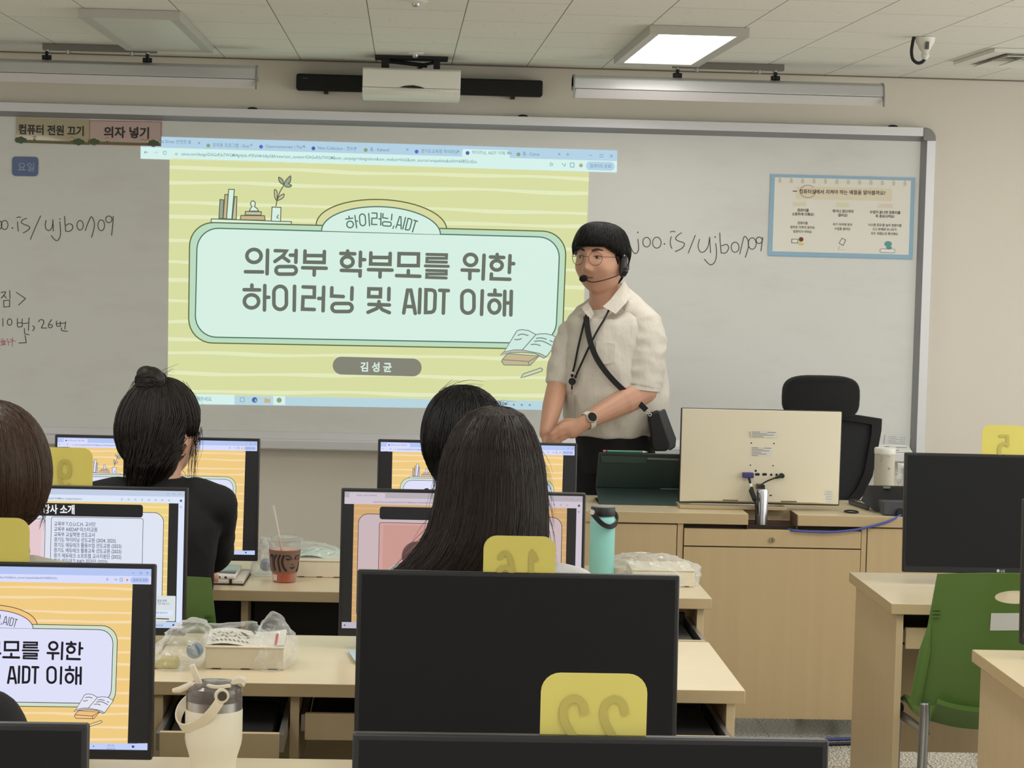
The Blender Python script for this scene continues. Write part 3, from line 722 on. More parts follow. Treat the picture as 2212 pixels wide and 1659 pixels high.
    shape(c4([(800, 738), (835, 708), (930, 688), (1010, 690), (1180, 722), (1240, 755), (1215, 768), (1130, 722), (1010, 712), (900, 716)]), P_['grey2'], P_['line3'])
    fl.up(); shape(c4([(955, 512), (975, 500), (1010, 495), (1070, 505), (1140, 543), (1010, 690), (930, 690), (835, 710)]), P_['paper'], P_['line3'])
    shape(c4([(1140, 543), (1180, 536), (1240, 535), (1300, 550), (1365, 590), (1240, 755), (1180, 725), (1010, 690)]), P_['paper'], P_['line3']); fl.up()
    for s_ in ([(970, 550), (1010, 538), (1065, 552)], [(938, 590), (965, 592), (1000, 583)], [(1145, 580), (1190, 575), (1240, 587)], [(1125, 608), (1200, 605), (1285, 645)], [(1095, 638), (1140, 636), (1180, 648)], [(1275, 600), (1298, 612)]):
        fl.stroke(crom2(c4(s_), 4), 2.4 * w, P_['line3'])
    # writing in the bars
    S_ = .0275
    if tabs == 'many':
        fl.poly(qrr([bil(SCRQ, .675, .012), bil(SCRQ, .775, .012), bil(SCRQ, .775, .05), bil(SCRQ, .675, .05)], 5), P_['url']); fl.up()
        T = ((340, 308.5, 'ogle Drive: 안전한 을'), (459, 316.5, '강의용 프로그램 - Goo'), (573, 319, 'Classroomscreen | The +'), (686, 322.5, 'New Collection - 연수2'), (799, 326, '홈 - Kahoot!'), (909, 329.5, '경기도교육청 하이러닝'), (1019, 332.5, '하이러닝, AIDT 이해 학+'), (1129, 335.5, '홈 - Canva'))
        for i, (x, y, s_) in enumerate(T):
            fl.text(s_, x, y, 9.6, P_['bartext'], S_, .003, xs=.88)
            if i: fl.dot((x - 9, y - 2), 4.2, P_['icon%d' % (1 + i % 3)])
            xx = (430, 543, 656, 768, 880, 990, 1100, 1208)[i]; yy = (309, 313, 316, 320, 323, 327, 330, 333)[i]
            fl.stroke([(xx - 2, yy - 2), (xx + 2, yy + 2)], 1, P_['bartext']); fl.stroke([(xx - 2, yy + 2), (xx + 2, yy - 2)], 1, P_['bartext'])
        fl.stroke([(1223, 333.6), (1230, 333.8)], 1, P_['bartext']); fl.stroke([(1226.5, 330.2), (1226.5, 337.2)], 1, P_['bartext'])
    else:
        fl.poly(qrr([bil(SCRQ, .03, .008), bil(SCRQ, .15, .008), bil(SCRQ, .15, .05), bil(SCRQ, .03, .05)], 5), P_['url']); fl.up()
        fl.text('하이러닝, AIDT 이해 학부모', *bil(SCRQ, .05, .031), 9.6, P_['bartext'], S_, .004, xs=.8); fl.dot(bil(SCRQ, .043, .026), 4, P_['icon1'])
    for k, (u, v) in enumerate(((.944, .022), (.967, .022), (.988, .022))):
        x, y = bil(SCRQ, u, v)
        if k == 0: fl.stroke([(x - 3, y), (x + 3, y)], 1, P_['bartext'])
        elif k == 1: fl.stroke(rrect(x - 3, y - 3, x + 3, y + 3, 1, 2), .9, P_['bartext'], closed=True)
        else: fl.stroke([(x - 3, y - 3), (x + 3, y + 3)], 1, P_['bartext']); fl.stroke([(x - 3, y + 3), (x + 3, y - 3)], 1, P_['bartext'])
    fl.text('canva.com/design/DAGoR3aTWGM/4gnfyt6-rP3FaN4rIh8qX8A/view?utm_content=DAGoR3aTWGM&utm_campaign=designshare&utm_medium=link2&utm_source=uniquelinks&utlId=h60855cd2ca',
            391, 335.5, 9.6, P_['bartext'], .0265, .003, xs=.825)
    for k, x in enumerate((316, 336, 356)):
        y = 329 + (x - 316) * .03
        if k < 2: fl.stroke([(x - 4, y), (x + 4, y)], 1.1, P_['bartext'] if k == 0 else P_['task']); fl.stroke([(x - (1 if k == 0 else -1), y - 3), (x - (4 if k == 0 else -4), y), (x - (1 if k == 0 else -1), y + 3)], 1.1, P_['bartext'] if k == 0 else P_['task'])
        else: fl.stroke(ellpts(x, y, 3.6, 3.6, 12, .6, 2 * PI), 1.1, P_['bartext'])
    fl.stroke([(378, 331), (384, 331.2)], 1, P_['bartext']); fl.stroke([(378, 334), (384, 334.2)], 1, P_['bartext'])
    x, y = 1191, 355; fl.stroke([(x + (4.4 if i % 2 == 0 else 1.9) * math.sin(i * PI / 5), y - (4.4 if i % 2 == 0 else 1.9) * math.cos(i * PI / 5)) for i in range(10)], .9, P_['bartext'], closed=True)
    fl.stroke([(1214, 353), (1220, 359), (1222, 353)], 1.2, P_['bartext']); fl.stroke(rrect(1232, 352, 1240, 361, 1, 2), 1.3, P_['bartext'], closed=True); fl.dot((1255, 357), 4.4, P_['tan']); fl.dot((1255, 358.5), 2.4, P_['bartext'])
    fl.poly(qrr([(1266, 348.5), (1328, 350), (1327.5, 369), (1265.5, 367)], 9), P_['tab']); fl.up(); fl.text('업데이트 완료', 1274, 361.5, 9.4, P_['bartext'], .02, .003, xs=.84)
    for k in range(3): fl.dot((1320, 355 + 3.4 * k), .8, P_['bartext'])
    # task bar
    fl.poly([bil(SCRQ, .03, .962), bil(SCRQ, .204, .962), bil(SCRQ, .204, 1), bil(SCRQ, .03, 1)], P_['url']); fl.up()
    fl.text('검색하려면 여기에 입력하세요.', 458.5, 866, 10.5, P_['bartext'], .018, .003, 'r', .85)
    fl.stroke(rrect(519, 859, 528, 868, 1, 2), 1, P_['bartext'], closed=True); fl.dot((550, 864), 6, P_['icon1']); fl.dot((551.5, 865), 2.6, P_['url'])
    fl.poly([(571, 860), (577, 860), (578, 862), (584, 862), (584, 870), (571, 870)], P_['tan'])
    fl.poly([(590, 855), (616, 855.6), (616, 875), (590, 874.4)], P_['url']); fl.up(); fl.dot((603, 864.5), 5.6, P_['icon2']); fl.dot((603, 864.5), 2.4, P_['grey1'])
    for u, s_ in ((.945, '오후 2:05'), (.945, '2025-07-09')):
        pass
    x, y = bil(SCRQ, .885, .984); fl.text('오후 2:05', x, y - 1.5, 6.6, P_['bartext'], .018, .003, 'c', .9); fl.text('2025-07-09', x + .1, y + 8, 6.6, P_['bartext'], .018, .003, 'c', .9)
    for k in range(4): fl.dot(bil(SCRQ, .78 + .017 * k, .982), 2.2, P_['bartext'])
    x, y = bil(SCRQ, .955, .982); fl.poly(rrect(x - 4, y - 4, x + 4, y + 3, 1, 2), P_['icon3'])

# ------------------------------------------------------------------ projected picture on the board
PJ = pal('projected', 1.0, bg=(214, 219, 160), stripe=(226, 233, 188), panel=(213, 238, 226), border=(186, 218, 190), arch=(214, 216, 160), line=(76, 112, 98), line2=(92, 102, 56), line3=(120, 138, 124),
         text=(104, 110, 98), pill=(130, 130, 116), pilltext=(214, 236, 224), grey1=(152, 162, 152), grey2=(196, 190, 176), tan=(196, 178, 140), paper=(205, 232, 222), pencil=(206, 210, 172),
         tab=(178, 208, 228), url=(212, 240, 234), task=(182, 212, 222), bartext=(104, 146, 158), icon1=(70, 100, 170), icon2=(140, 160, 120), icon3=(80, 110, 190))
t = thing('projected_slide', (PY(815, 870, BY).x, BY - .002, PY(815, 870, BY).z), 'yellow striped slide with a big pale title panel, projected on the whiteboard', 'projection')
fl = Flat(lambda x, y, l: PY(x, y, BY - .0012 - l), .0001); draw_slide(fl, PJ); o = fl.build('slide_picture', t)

# ------------------------------------------------------------------ on the front wall and ceiling
def ceiling_panel(name, x0, x1, y0, y1, on, label, group):
    t = thing(name, ((x0 + x1) / 2, (y0 + y1) / 2, CEIL), label, 'ceiling light', group)
    z0 = CEIL - .03; r = .034
    FR = mat('light_frame_enamel', (186, 184, 176), .45)
    mb = MB()
    o_ = [(x0, y0), (x1, y0), (x1, y1), (x0, y1)]; i_ = [(x0 + r, y0 + r), (x1 - r, y0 + r), (x1 - r, y1 - r), (x0 + r, y1 - r)]
    for k in range(4):
        a, b = o_[k], o_[(k + 1) % 4]; c, d = i_[(k + 1) % 4], i_[k]
        mb.hexa([(a[0], a[1], z0), (b[0], b[1], z0), (c[0], c[1], z0 + .004), (d[0], d[1], z0 + .004)], [(a[0], a[1], CEIL - .001), (b[0], b[1], CEIL - .001), (c[0], c[1], CEIL - .001), (d[0], d[1], CEIL - .001)])
    mb.build('frame', FR, t)
    mb = MB(); mb.box(x0 + r, x1 - r, y0 + r, y1 - r, z0 + .006, CEIL - .004)
    mb.build('diffuser', emis('lit_panel_diffuser', (255, 252, 240), 4.0) if on else mat('unlit_panel_diffuser', (214, 216, 206), .35), t)
    return t
ceiling_panel('ceiling_light', .766, 1.086, 7.42, 8.70, True, 'lit white ceiling panel light above the right pendant light', None)
ceiling_panel('ceiling_light', -1.047, -.727, 7.42, 8.70, False, 'unlit ceiling panel light above the left part of the board', None)

def board_light(xc, half, label):
    y = 8.85; z = PY(1572, 195, y).z; t = thing('pendant_board_light', (xc, y, z - .05), label, 'pendant light', 'pendant lights over the whiteboard')
    prof = [(-.055, -.012), (-.045, .028), (-.02, .040), (.02, .040), (.045, .028), (.055, -.012), (.03, -.012), (.03, -.004), (-.03, -.004), (-.03, -.012)]
    TR = mat('trough_enamel', (200, 199, 200), .3, .15)
    mb = MB(); mb.prism([(xc - half, y + a, z + b) for a, b in prof], (2 * half, 0, 0)); mb.build('housing', TR, t, bevel=.003)
    mb = MB(); mb.prism([(xc - half + .01, y + a, z + b) for a, b in ((-.055, -.014), (-.03, -.012), (-.02, -.044), (-.026, -.046))], (2 * half - .02, 0, 0)); mb.build('reflector', mat('reflector_enamel', (224, 220, 220), .3, .1), t)
    for s in (-1, 1):
        mb = MB(); mb.prism([(xc + s * half - (.006 if s > 0 else 0), y + a, z + b) for a, b in ((-.058, -.05), (-.05, -.05), (-.035, -.014), (.057, -.014), (.046, .03), (.02, .043), (-.02, .043), (-.046, .03), (-.058, -.014))], (.006, 0, 0)); mb.build('end_cap', GREYP, t)
    zr = CEIL - .024
    mb = MB(); mb.box(xc - .213, xc + .213, y - .012, y + .028, zr, CEIL - .001); mb.build('ceiling_rail', mat('rail_grey', (120, 116, 108), .5), t)
    for s in (-1, 1):
        x = xc + s * .188 - .008; mb = MB(); mb.cyl((x, y, zr), (x, y, z + .058), .009); mb.cyl((x, y, z + .062), (x, y, z + .04), .006); mb.build('hanger_stem', STEEL, t)
        mb = MB(); mb.cyl((x - .017, y - .012, z + .05), (x - .001, y - .012, z + .05), .009, n=12); mb.cyl((x + .001, y - .012, z + .05), (x + .017, y - .012, z + .05), .009, n=12); mb.ell((x, y - .012, z + .066), (.008, .008, .008), nu=12, nv=8); mb.build('clamp_knob', BLACKM, t)
        mb = MB(); mb.cyl((xc + s * .12, y, zr), (xc + s * .12, y, zr - .012), .007, n=12); mb.build('rail_screw', STEEL, t)
    return t
_x = PY(1572, 195, 8.85).x; board_light(_x, .595, 'grey aluminium trough light hanging over the right half of the whiteboard')
_x = PY(215, 150, 8.85).x; board_light(_x, .595, 'grey aluminium trough light hanging over the left half of the whiteboard')

# soundbar
a = PY(640, 178, 9.24); b = PY(1172, 190, 9.24); zc = (a.z + b.z) / 2
t = thing('soundbar', ((a.x + b.x) / 2, 9.27, zc - .033), 'long black soundbar on the wall behind the projector', 'speaker')
mb = MB(); mb.box(a.x, b.x, 9.225, WALLY - .002, zc - .032, zc + .032); mb.build('cabinet', mat('speaker_cloth', (20, 20, 21), .8, noise=.1, nscale=400), t, bevel=.008)
for px in (704, 1108):
    x = PY(px, 200, 9.25).x; mb = MB(); mb.box(x - .008, x + .008, 9.24, WALLY - .002, zc - .043, zc - .03); mb.build('wall_bracket', BLACKM, t)
fl = Flat(lambda x, y, l: PY(x, y, 9.2238 - l), .0002)
fl.stroke([(653, 168.6), (665, 169)], 1.4, mat('soundbar_print', (90, 90, 90), .5)); fl.build('maker_mark', t)
# short throw projector
fc = PY(888, 172, 8.86)
t = thing('projector', (fc.x, 8.95, fc.z - .03), 'white short throw projector under the ceiling in front of the soundbar', 'projector')
PW = mat('projector_white', (236, 233, 224), .45)
xl = PY(783, 172, 8.86).x; xr_ = PY(995, 175, 8.86).x; ztp = PY(888, 152, 8.86).z; zbt = PY(888, 190, 8.86).z
mb = MB(); n = 20; rings = []
def front(y_, z_, bow): return [(xl + (xr_ - xl) * i / n, y_ - bow * (1 - (2 * i / n - 1) ** 2), z_) for i in range(n + 1)] + [(xr_, 9.12, z_), (xl, 9.12, z_)]
mb.loft([front(8.875, ztp + .008, .0), front(8.862, ztp, .0), front(8.862, zbt, .0)]); mb.build('body', PW, t, bevel=.003)
mb = MB(); mb.loft([front(8.862, zbt - .0012, .0), front(8.866, zbt - .012, .012), front(8.89, zbt - .028, .03), front(8.96, zbt - .036, .06)]); mb.build('lens_cover', PW, t)
fl = Flat(lambda x, y, l: PY(x, y, 8.8605 - l), .0003); fl.poly([(862, 188.5), (875, 185), (893, 184), (908, 187), (918, 190.8), (890, 190)], BLACKM); fl.build('intake_slot', t)
mb = MB(); zq = PY(888, 143, 8.95).z
mb.box(fc.x - .14, fc.x + .14, 8.93, 9.05, CEIL - .012, CEIL - .001); mb.box(fc.x - .115, fc.x - .085, 8.95, 8.99, ztp, CEIL - .01); mb.box(fc.x + .085, fc.x + .11, 8.95, 8.99, ztp, CEIL - .01)
mb.tube([(fc.x - .1, 8.96, CEIL - .02), (fc.x, 8.95, CEIL - .03), (fc.x + .06, 8.96, CEIL - .035)], .008); mb.tube([(fc.x + .01, 8.96, ztp), (fc.x + .05, 8.95, ztp + .03), (fc.x + .1, 8.96, CEIL - .02)], .006)
mb.build('ceiling_mount', BLACKM, t)

# smoke detector and a second one at the top edge of the picture
for px, py, lab in ((897, 113, 'small round white detector on the ceiling just in front of the projector'), (899, 1, 'small round white detector on the ceiling at the top edge of the photo')):
    p = PZ(px, py, CEIL); t = thing('ceiling_detector', (p.x, p.y, CEIL), lab, 'detector', 'ceiling detectors')
    mb = MB(); mb.lathe([(.034, CEIL - .0005), (.034, CEIL - .004), (.024, CEIL - .008), (.001, CEIL - .009)], (p.x, p.y, 0)); mb.build('rosette', WHITEP, t, smooth='auto')
    mb = MB(); mb.lathe([(.012, CEIL - .0075), (.012, CEIL - .014), (.008, CEIL - .02), (.001, CEIL - .021)], (p.x, p.y, 0), 16); mb.build('sensor_head', STEEL, t, smooth='auto')
# ceiling sensor with black cable
p = PZ(1996, 80, CEIL); t = thing('ceiling_sensor', (p.x, p.y, CEIL), 'white ceiling sensor head with a looped black cable at the upper right', 'sensor')
pp = lambda px, py, dy=0: PY(px, py, p.y + dy)
mb = MB(); zz = lambda py: pp(1996, py).z; k = p.y / FPX
mb.lathe([(22 * k, CEIL - .001), (20 * k, zz(92)), (15 * k, zz(100)), (12 * k, zz(107)), (9 * k, zz(110))], (p.x + .004, p.y, 0), 24); mb.build('housing', WHITEP, t, smooth='auto')
mb = MB(); mb.lathe([(9.5 * k, zz(109)), (10 * k, zz(111)), (7 * k, zz(114)), (9 * k, zz(118)), (9 * k, zz(122)), (4 * k, zz(129))], (p.x + .006, p.y, 0), 20); mb.build('cable_gland', WHITEP, t, smooth='auto')
mb = MB(); q = pp(2003, 98, -.03); mb.box(q.x - .005, q.x + .005, q.y - .004, q.y + .03, q.z - .012, q.z + .012); mb.build('slot', mat('sensor_slot', (90, 88, 84), .5), t)
mb = MB(); mb.tube(crom([pp(1998, 127), pp(1992, 134), pp(1982, 136), pp(1972, 128), pp(1969, 112), pp(1971, 95), pp(1974, 80)]), .0055); mb.build('cable', BLACKM, t, smooth=True)
# square air diffuser at the right edge
p = PZ(2149, 103, CEIL); t = thing('ceiling_air_diffuser', (p.x + .3, p.y + .3, CEIL), 'flush white square air diffuser on the ceiling at the right edge', 'air vent')
x0, y0 = p.x, p.y; mb = MB(); z0 = CEIL - .012
for k in range(3):
    d = .06 + .075 * k; e = .6 - d
    o_ = [(x0 + d, y0 + d), (x0 + e, y0 + d), (x0 + e, y0 + e), (x0 + d, y0 + e)]; f = .05; i_ = [(x0 + d + f, y0 + d + f), (x0 + e - f, y0 + d + f), (x0 + e - f, y0 + e - f), (x0 + d + f, y0 + e - f)]
    for j in range(4):
        a, b, c, dd = o_[j], o_[(j + 1) % 4], i_[(j + 1) % 4], i_[j]
        mb.hexa([(a[0], a[1], z0 - .012), (b[0], b[1], z0 - .012), (c[0], c[1], CEIL - .004), (dd[0], dd[1], CEIL - .004)], [(a[0], a[1], z0 - .009), (b[0], b[1], z0 - .009), (c[0], c[1], CEIL - .001), (dd[0], dd[1], CEIL - .001)])
mb.build('vane_ring', WHITEP, t)
mb = MB(); mb.box(x0, x0 + .6, y0, y0 + .05, CEIL - .014, CEIL - .001); mb.box(x0, x0 + .6, y0 + .55, y0 + .6, CEIL - .014, CEIL - .001); mb.box(x0, x0 + .05, y0 + .05, y0 + .55, CEIL - .014, CEIL - .001); mb.box(x0 + .55, x0 + .6, y0 + .05, y0 + .55, CEIL - .014, CEIL - .001); mb.build('frame', WHITEP, t)
# ------------------------------------------------------------------ student desks
TRAYB = mat('tray_black', (24, 24, 26), .4)
def desk(xc, yf, label, out=(0.0, 0.0, 0.0), depth=.575, w=1.22, group='student desks', dv=(-.3085, .06)):
    """yf: front edge (towards the photographer); out: how far each of the three drawers is pulled"""
    t = thing('student_desk', (xc, yf + depth / 2, 0), label, 'desk', group)
    h = w / 2; d0, d1 = -depth / 2, depth / 2
    B = lambda n, m, *a, **k: (lambda mb: mb.build(n, m, t, world=False, **k))(MB().box(*a))
    B('desktop', [MAPLE, MAPLEE], -h, h, d0, d1, .692, .72, bevel=.0015)
    top = [c for c in bpy.data.objects if c.parent == t][-1]
    for p in top.data.polygons: p.material_index = 0 if abs(p.normal.z) > .5 else 1
    for x in (-h + .018, h - .036): B('side_panel', MAPLEV, x, x + .018, d0 + .015, d1 - .015, .0, .6915, bevel=.001)
    for x in dv: B('divider', MAPLEV, x - .009, x + .009, d0 + .03, d1 - .05, .50, .6915)
    B('back_panel', MAPLEV, -h + .036, h - .036, d1 - .045, d1 - .03, .22, .6915)
    bays = [(-h + .036, dv[0] - .009), (dv[0] + .009, dv[1] - .009), (dv[1] + .009, h - .036)]
    for (a, b), o in zip(bays, out):
        if o is None:                                # open bay with dark equipment behind
            MB().box(a + .006, b - .006, d0 + .14, d0 + .40, .46, .680).build('equipment_box', TRAYB, t, world=False, bevel=.004); continue
        f = d0 + .035 - o
        dr = MB().box(a + .012, b - .012, f, f + .015, .597, .652).build('drawer_front', MAPLEV, t, world=False, bevel=.001)
        MB().box(a + .015, b - .015, f + .0155, f + .40, .600, .606).box(a + .015, b - .015, f + .39, f + .40, .606, .66).box(a + .03, b - .03, f + .05, f + .36, .6065, .640).build('tray', TRAYB, dr, world=False, bevel=.003)
        for x in (a + .0035, b - .0145): MB().box(x, x + .011, f + .016, f + .42, .612, .646).build('slide_rail', STEEL, dr, world=False)
    return t
desk(.105, 5.885, 'maple desk in the front left block bearing the teal bottle', (None, None, .28), w=1.41, dv=(-.495, .30))
desk(-.605 - .612, 5.885, 'maple desk at the front left, used by the person with a hair bun', (None, None, None))
desk(.105, 4.655, 'maple desk in the middle row bearing the white lunch box in crumpled clear bags', (.20, 0, .17), dv=(-.3085, .28))
desk(.105 - 1.225, 4.655, 'maple desk in the middle row at the left edge behind the brown bob')
desk(.02, 3.40, 'maple desk in the third row under the cream tumbler and the large dark monitor')
desk(.02 - 1.225, 3.40, 'maple desk in the third row under the left monitor that shows the title slide')
desk(-.07, 2.15, 'maple desk nearest the camera under the dark monitor with the number 22 card')
desk(-.07 - 1.225, 2.15, 'maple desk nearest the camera in the lower left corner')
desk(1.27 + .61, 5.855, 'maple desk in the front right block behind the green chair', depth=.57)
desk(1.315 + .61, 4.62, 'maple desk at the lower right corner in front of the green chair', depth=.57)

# ------------------------------------------------------------------ monitors
OFFS = mat('screen_off', (19, 20, 24), .6, spec=.25, noise=.02)
def monitor(x, y, zb, label, draw=None, zt=None, w=.54, h=.325, tilt=3.5, desk_z=.72, logo=False, group='monitors on the student desks'):
    t = thing('computer_monitor', (x, y, desk_z), label, 'monitor', group)
    z0 = zb - desk_z; ct, st = math.cos(math.radians(tilt)), math.sin(math.radians(tilt))
    def tl(v): return Vector((v.x, v.y * ct + (v.z - z0) * st, z0 + (v.z - z0) * ct - v.y * st))
    def fin(mb, name, m, parent=t, **k):
        mb.v = [tl(v) for v in mb.v]; return mb.build(name, m, parent, world=False, **k)
    b, bb = .0075, .017
    mb = MB(); x0, x1 = -w / 2, w / 2
    mb.box(x0, x1, .0, .018, z0, z0 + h)
    body = fin(mb, 'housing', BLACKP, bevel=.003)
    mb = MB(); mb.hexa([(x0 + .02, .018, z0 + .02), (x1 - .02, .018, z0 + .02), (x1 - .02, .018, z0 + h - .03), (x0 + .02, .018, z0 + h - .03)], [(x0 + .12, .045, z0 + .06), (x1 - .12, .045, z0 + .06), (x1 - .12, .045, z0 + h - .09), (x0 + .12, .045, z0 + h - .09)])
    fin(mb, 'back_shell', BLACKP)
    sx0, sx1, sz0, sz1 = x0 + b, x1 - b, z0 + bb, z0 + h - b
    if draw is None:
        mb = MB(); mb.box(sx0, sx1, -.0006, .002, sz0, sz1); fin(mb, 'screen', OFFS)
    else:
        def m2(px, py, l):
            u, v = inv_bil(px, py); return Vector((sx0 + (sx1 - sx0) * u, -.0008 - l, sz1 + (sz0 - sz1) * v))
        fl = Flat(m2, .00005); draw(fl); fl.mb.v = [tl(v) for v in fl.mb.v]; fl.build('screen', t, world=False)
    if logo:
        mb = MB(); mb.cyl((-.008, -.0004, z0 + .0085), (-.008, .0012, z0 + .0085), .0042, n=16); fin(mb, 'logo_mark', mat('logo_grey', (190, 190, 190), .4), body)
        fl = Flat(lambda a, c, l: Vector((a, -.0006 - l, z0 + .0085 - c)), .0001); fl.text('LG', -.001, .0034, .0095, mat('logo_grey', (190, 190, 190), .4), 0, .02); fl.mb.v = [tl(v) for v in fl.mb.v]; fl.build('logo_letters', body, world=False)
    mb = MB(); mb.box(-.03, .03, .04, .07, .008, z0 + .12); mb.build('stand_neck', BLACKP, t, world=False, bevel=.004)
    mb = MB(); mb.prism([(p[0], p[1], .001) for p in rrect(-.12, -.05, .12, .13, .04)], (0, 0, .008)); mb.build('stand_base', BLACKP, t, world=False, bevel=.002)
    return t
DIG = {'1': [[(.30, .16), (.62, 0), (.62, 1)]], '2': [[(0, .24), (.12, .06), (.5, -.02), (.9, .08), (1, .28), (.85, .5), (.4, .78), (0, 1)], [(0, 1), (.5, 1), (1, 1)]],
       '5': [[(.95, 0), (.5, 0), (.1, 0)], [(.1, 0), (.05, .42)], [(.05, .44), (.4, .35), (.85, .44), (1, .68), (.85, .92), (.45, 1), (.05, .9)]],
       '6': [[(.9, .12), (.6, -.02), (.25, .08), (.05, .4), (.03, .7), (.2, .95), (.5, 1), (.85, .92), (.97, .68), (.85, .46), (.5, .4), (.18, .48), (.04, .66)]],
       '9': [[(.1, .88), (.4, 1.02), (.75, .92), (.95, .6), (.97, .3), (.8, .05), (.5, 0), (.15, .08), (.03, .32), (.15, .54), (.5, .6), (.82, .52), (.96, .34)]]}
def number_card(mon, text, label, zt, y_off=.024, w=.121, hgt=.15, dx=0.0, ndx=0.0):
    """numbered card clipped behind a monitor's top edge: its number faces the front, so it shows mirrored from here"""
    ml = mon.location; x = ml.x + dx; y = ml.y + y_off
    t = thing('number_card', (x, y, zt - hgt), label, 'number card', 'yellow number cards on the monitors')
    YC = mat('yellow_card', (218, 206, 108), .35, noise=.03, nscale=10, coat=.2); YD = mat('yellow_card_number', (188, 176, 92), .4)
    mb = MB(); mb.prism([(a, 0, b) for a, b in rrect(-w / 2, 0, w / 2, hgt, .022)], (0, .0016, 0)); mb.build('card', YC, t, world=False)
    fl = Flat(lambda x_, z_, l: Vector((ndx - x_, -.0006 - l, hgt - .026 - z_)), .0005, 1.5e-5); cw = .034; gap = .012; n = len(text); x0 = -(n * cw + (n - 1) * gap) / 2
    for i, ch_ in enumerate(text):
        for st in DIG[ch_]:
            fl.up(); fl.stroke(crom2([(x0 + i * (cw + gap) + .005 + u * (cw - .010), .004 + v * .058) for u, v in st], 5), .0085, YD)
    fl.build('number', t, world=False)
    return t

SCR = pal('screen', 1.0, bg=(238, 202, 128), stripe=(246, 217, 172), panel=(221, 223, 248), border=(206, 222, 200), arch=(242, 196, 128), line=(24, 24, 38), line2=(26, 26, 32), line3=(26, 26, 32), text=(14, 14, 26), pill=(40, 40, 44), pilltext=(225, 228, 245),
          grey1=(180, 190, 190), grey2=(205, 200, 212), tan=(238, 190, 130), paper=(226, 228, 242), pencil=(240, 210, 150), tab=(178, 196, 240), url=(216, 220, 252), task=(190, 206, 246), bartext=(96, 106, 150), icon1=(50, 70, 160), icon2=(120, 130, 160), icon3=(40, 60, 150))
SIDES = mat('screen_dark_bar', (26, 27, 32), .5)
def slide_on(fl): draw_slide(fl, SCR, sides=SIDES, tabs='one', w=.8)

def intro(pf, **c):
    P_ = pal(pf, 1.0, **c)
    def d(fl):
        B = lambda u, v: bil(SCRQ, u, v)
        def R(u0, v0, u1, v1, m, r=0, line=None, lw=2.4):
            Q = [B(u0, v0), B(u1, v0), B(u1, v1), B(u0, v1)]; q = qrr(Q, r) if r else Q
            fl.poly(q, m)
            if line: fl.up(); fl.stroke(q, lw, line, closed=True)
        R(0, 0, 1, .042, P_['tab']); R(0, .042, 1, .09, P_['url']); R(0, .955, 1, 1, P_['task']); R(.975, .09, 1, .955, P_['url'])
        R(0, .09, .04, .955, SIDES); R(.935, .09, .975, .955, SIDES); R(.04, .09, .935, .955, P_['bg']); fl.up()
        for k in range(15):
            v = .115 + .056 * k; R(.04, v, .935, v + .012, P_['stripe'])
        fl.up(); R(.06, .16, .915, .99 - .04, P_['panel'], 42, P_['line']); fl.up()
        R(.148, .222, .425, .90, P_['pink'], 8, P_['line'], 2); fl.up(); R(.165, .24, .408, .88, P_['pink2'], 6); fl.up()
        fl.poly(ellpts(*B(.305, .46), 62, 60, 26), P_['figure']); fl.poly(qrr([B(.2, .64), B(.4, .64), B(.41, .88), B(.18, .88)], 40), P_['figure'])
        R(.45, .205, .83, .92, P_['panel'], 8, P_['line'], 2); fl.up()
        R(.148, .105, .828, .198, P_['title'], 12); fl.up(); fl.text('강사 소개', *B(.412, .176), 41, P_['titletext'], .03, .03, xs=.86)
        for i, s_ in enumerate(('교육부 T.O.U.C.H. 교사단', '교육부 AIEDAP 마스터교원', '교육부 교실혁명 선도교사', '경기도 하이러닝 선도교원 (2024, 2025)', '경기도 에듀테크 활용수업 선도교원 (2023)', '경기도 에듀테크 활용교육 선도교원 (2023)', '경기 에듀테크 소프트랩 교사지원단 (2022)', '경기 에듀테크 R&D 리더단 (2025)', '경기 초등교육 리더단 (2024)', '교실 수업 디자인 연구회')):
            fl.text(s_, *B(.462, .268 + .0385 * i), 20.5, P_['text'], .026, .012, xs=.80)
        fl.text('https://www.canva.com/design/DAGoR3aTWGM/4gnfyt6-rP3FaN4rIh8qX8A/view?utm_content=DAGoR3aTWGM&utm_campaign=designshare', *B(.12, .077), 10, P_['text'], .028, .003, xs=.8)
        R(.02, .006, .17, .042, P_['url'], 4); fl.up(); fl.text('하이러닝, AIDT 이해 학부모', *B(.05, .031), 9.5, P_['text'], .03, .003, xs=.8)
        for k in range(8): fl.stroke(ellpts(*B(.74 + .028 * k, .068), 3.4, 3.4, 8), 1, P_['text'], closed=True)
        fl.dot(B(.985, .07), 5, P_['icon']); fl.stroke(ellpts(*B(.985, .115), 3.5, 3.5, 8), 1.2, P_['icon'], closed=True)
        for k, u in enumerate((.93, .955, .98)): fl.stroke([B(u - .004, .022), B(u + .004, .022)], 1.2, P_['text'])
        for k in range(3): fl.dot(B(.80 + .03 * k, .978), 2.4, P_['icon'])
        fl.text('2025-07-09', *B(.885, .988), 10, P_['text'], .02, .003, xs=.8); fl.dot(B(.965, .978), 5, P_['icon']); fl.dot(B(.012, .978), 3.5, P_['icon'])
        if pf == 'intro':
            fl.up(); R(.855, .765, .972, .95, P_['popup'], 4); fl.up(); R(.868, .87, .962, .91, P_['url'], 3); fl.up()
            fl.text('화면 음성 번역', *B(.875, .81), 12, P_['text'], .02, .01, xs=.85); fl.text('더 많은 기본 제공 도구', *B(.87, .83), 10, P_['text'], .02, .003, xs=.85); fl.text('버전 정보 보기', *B(.89, .896), 10, P_['text'], .02, .003, xs=.85)
            fl.stroke([B(.895, .932), B(.945, .934)], 4, P_['title'])
    return d
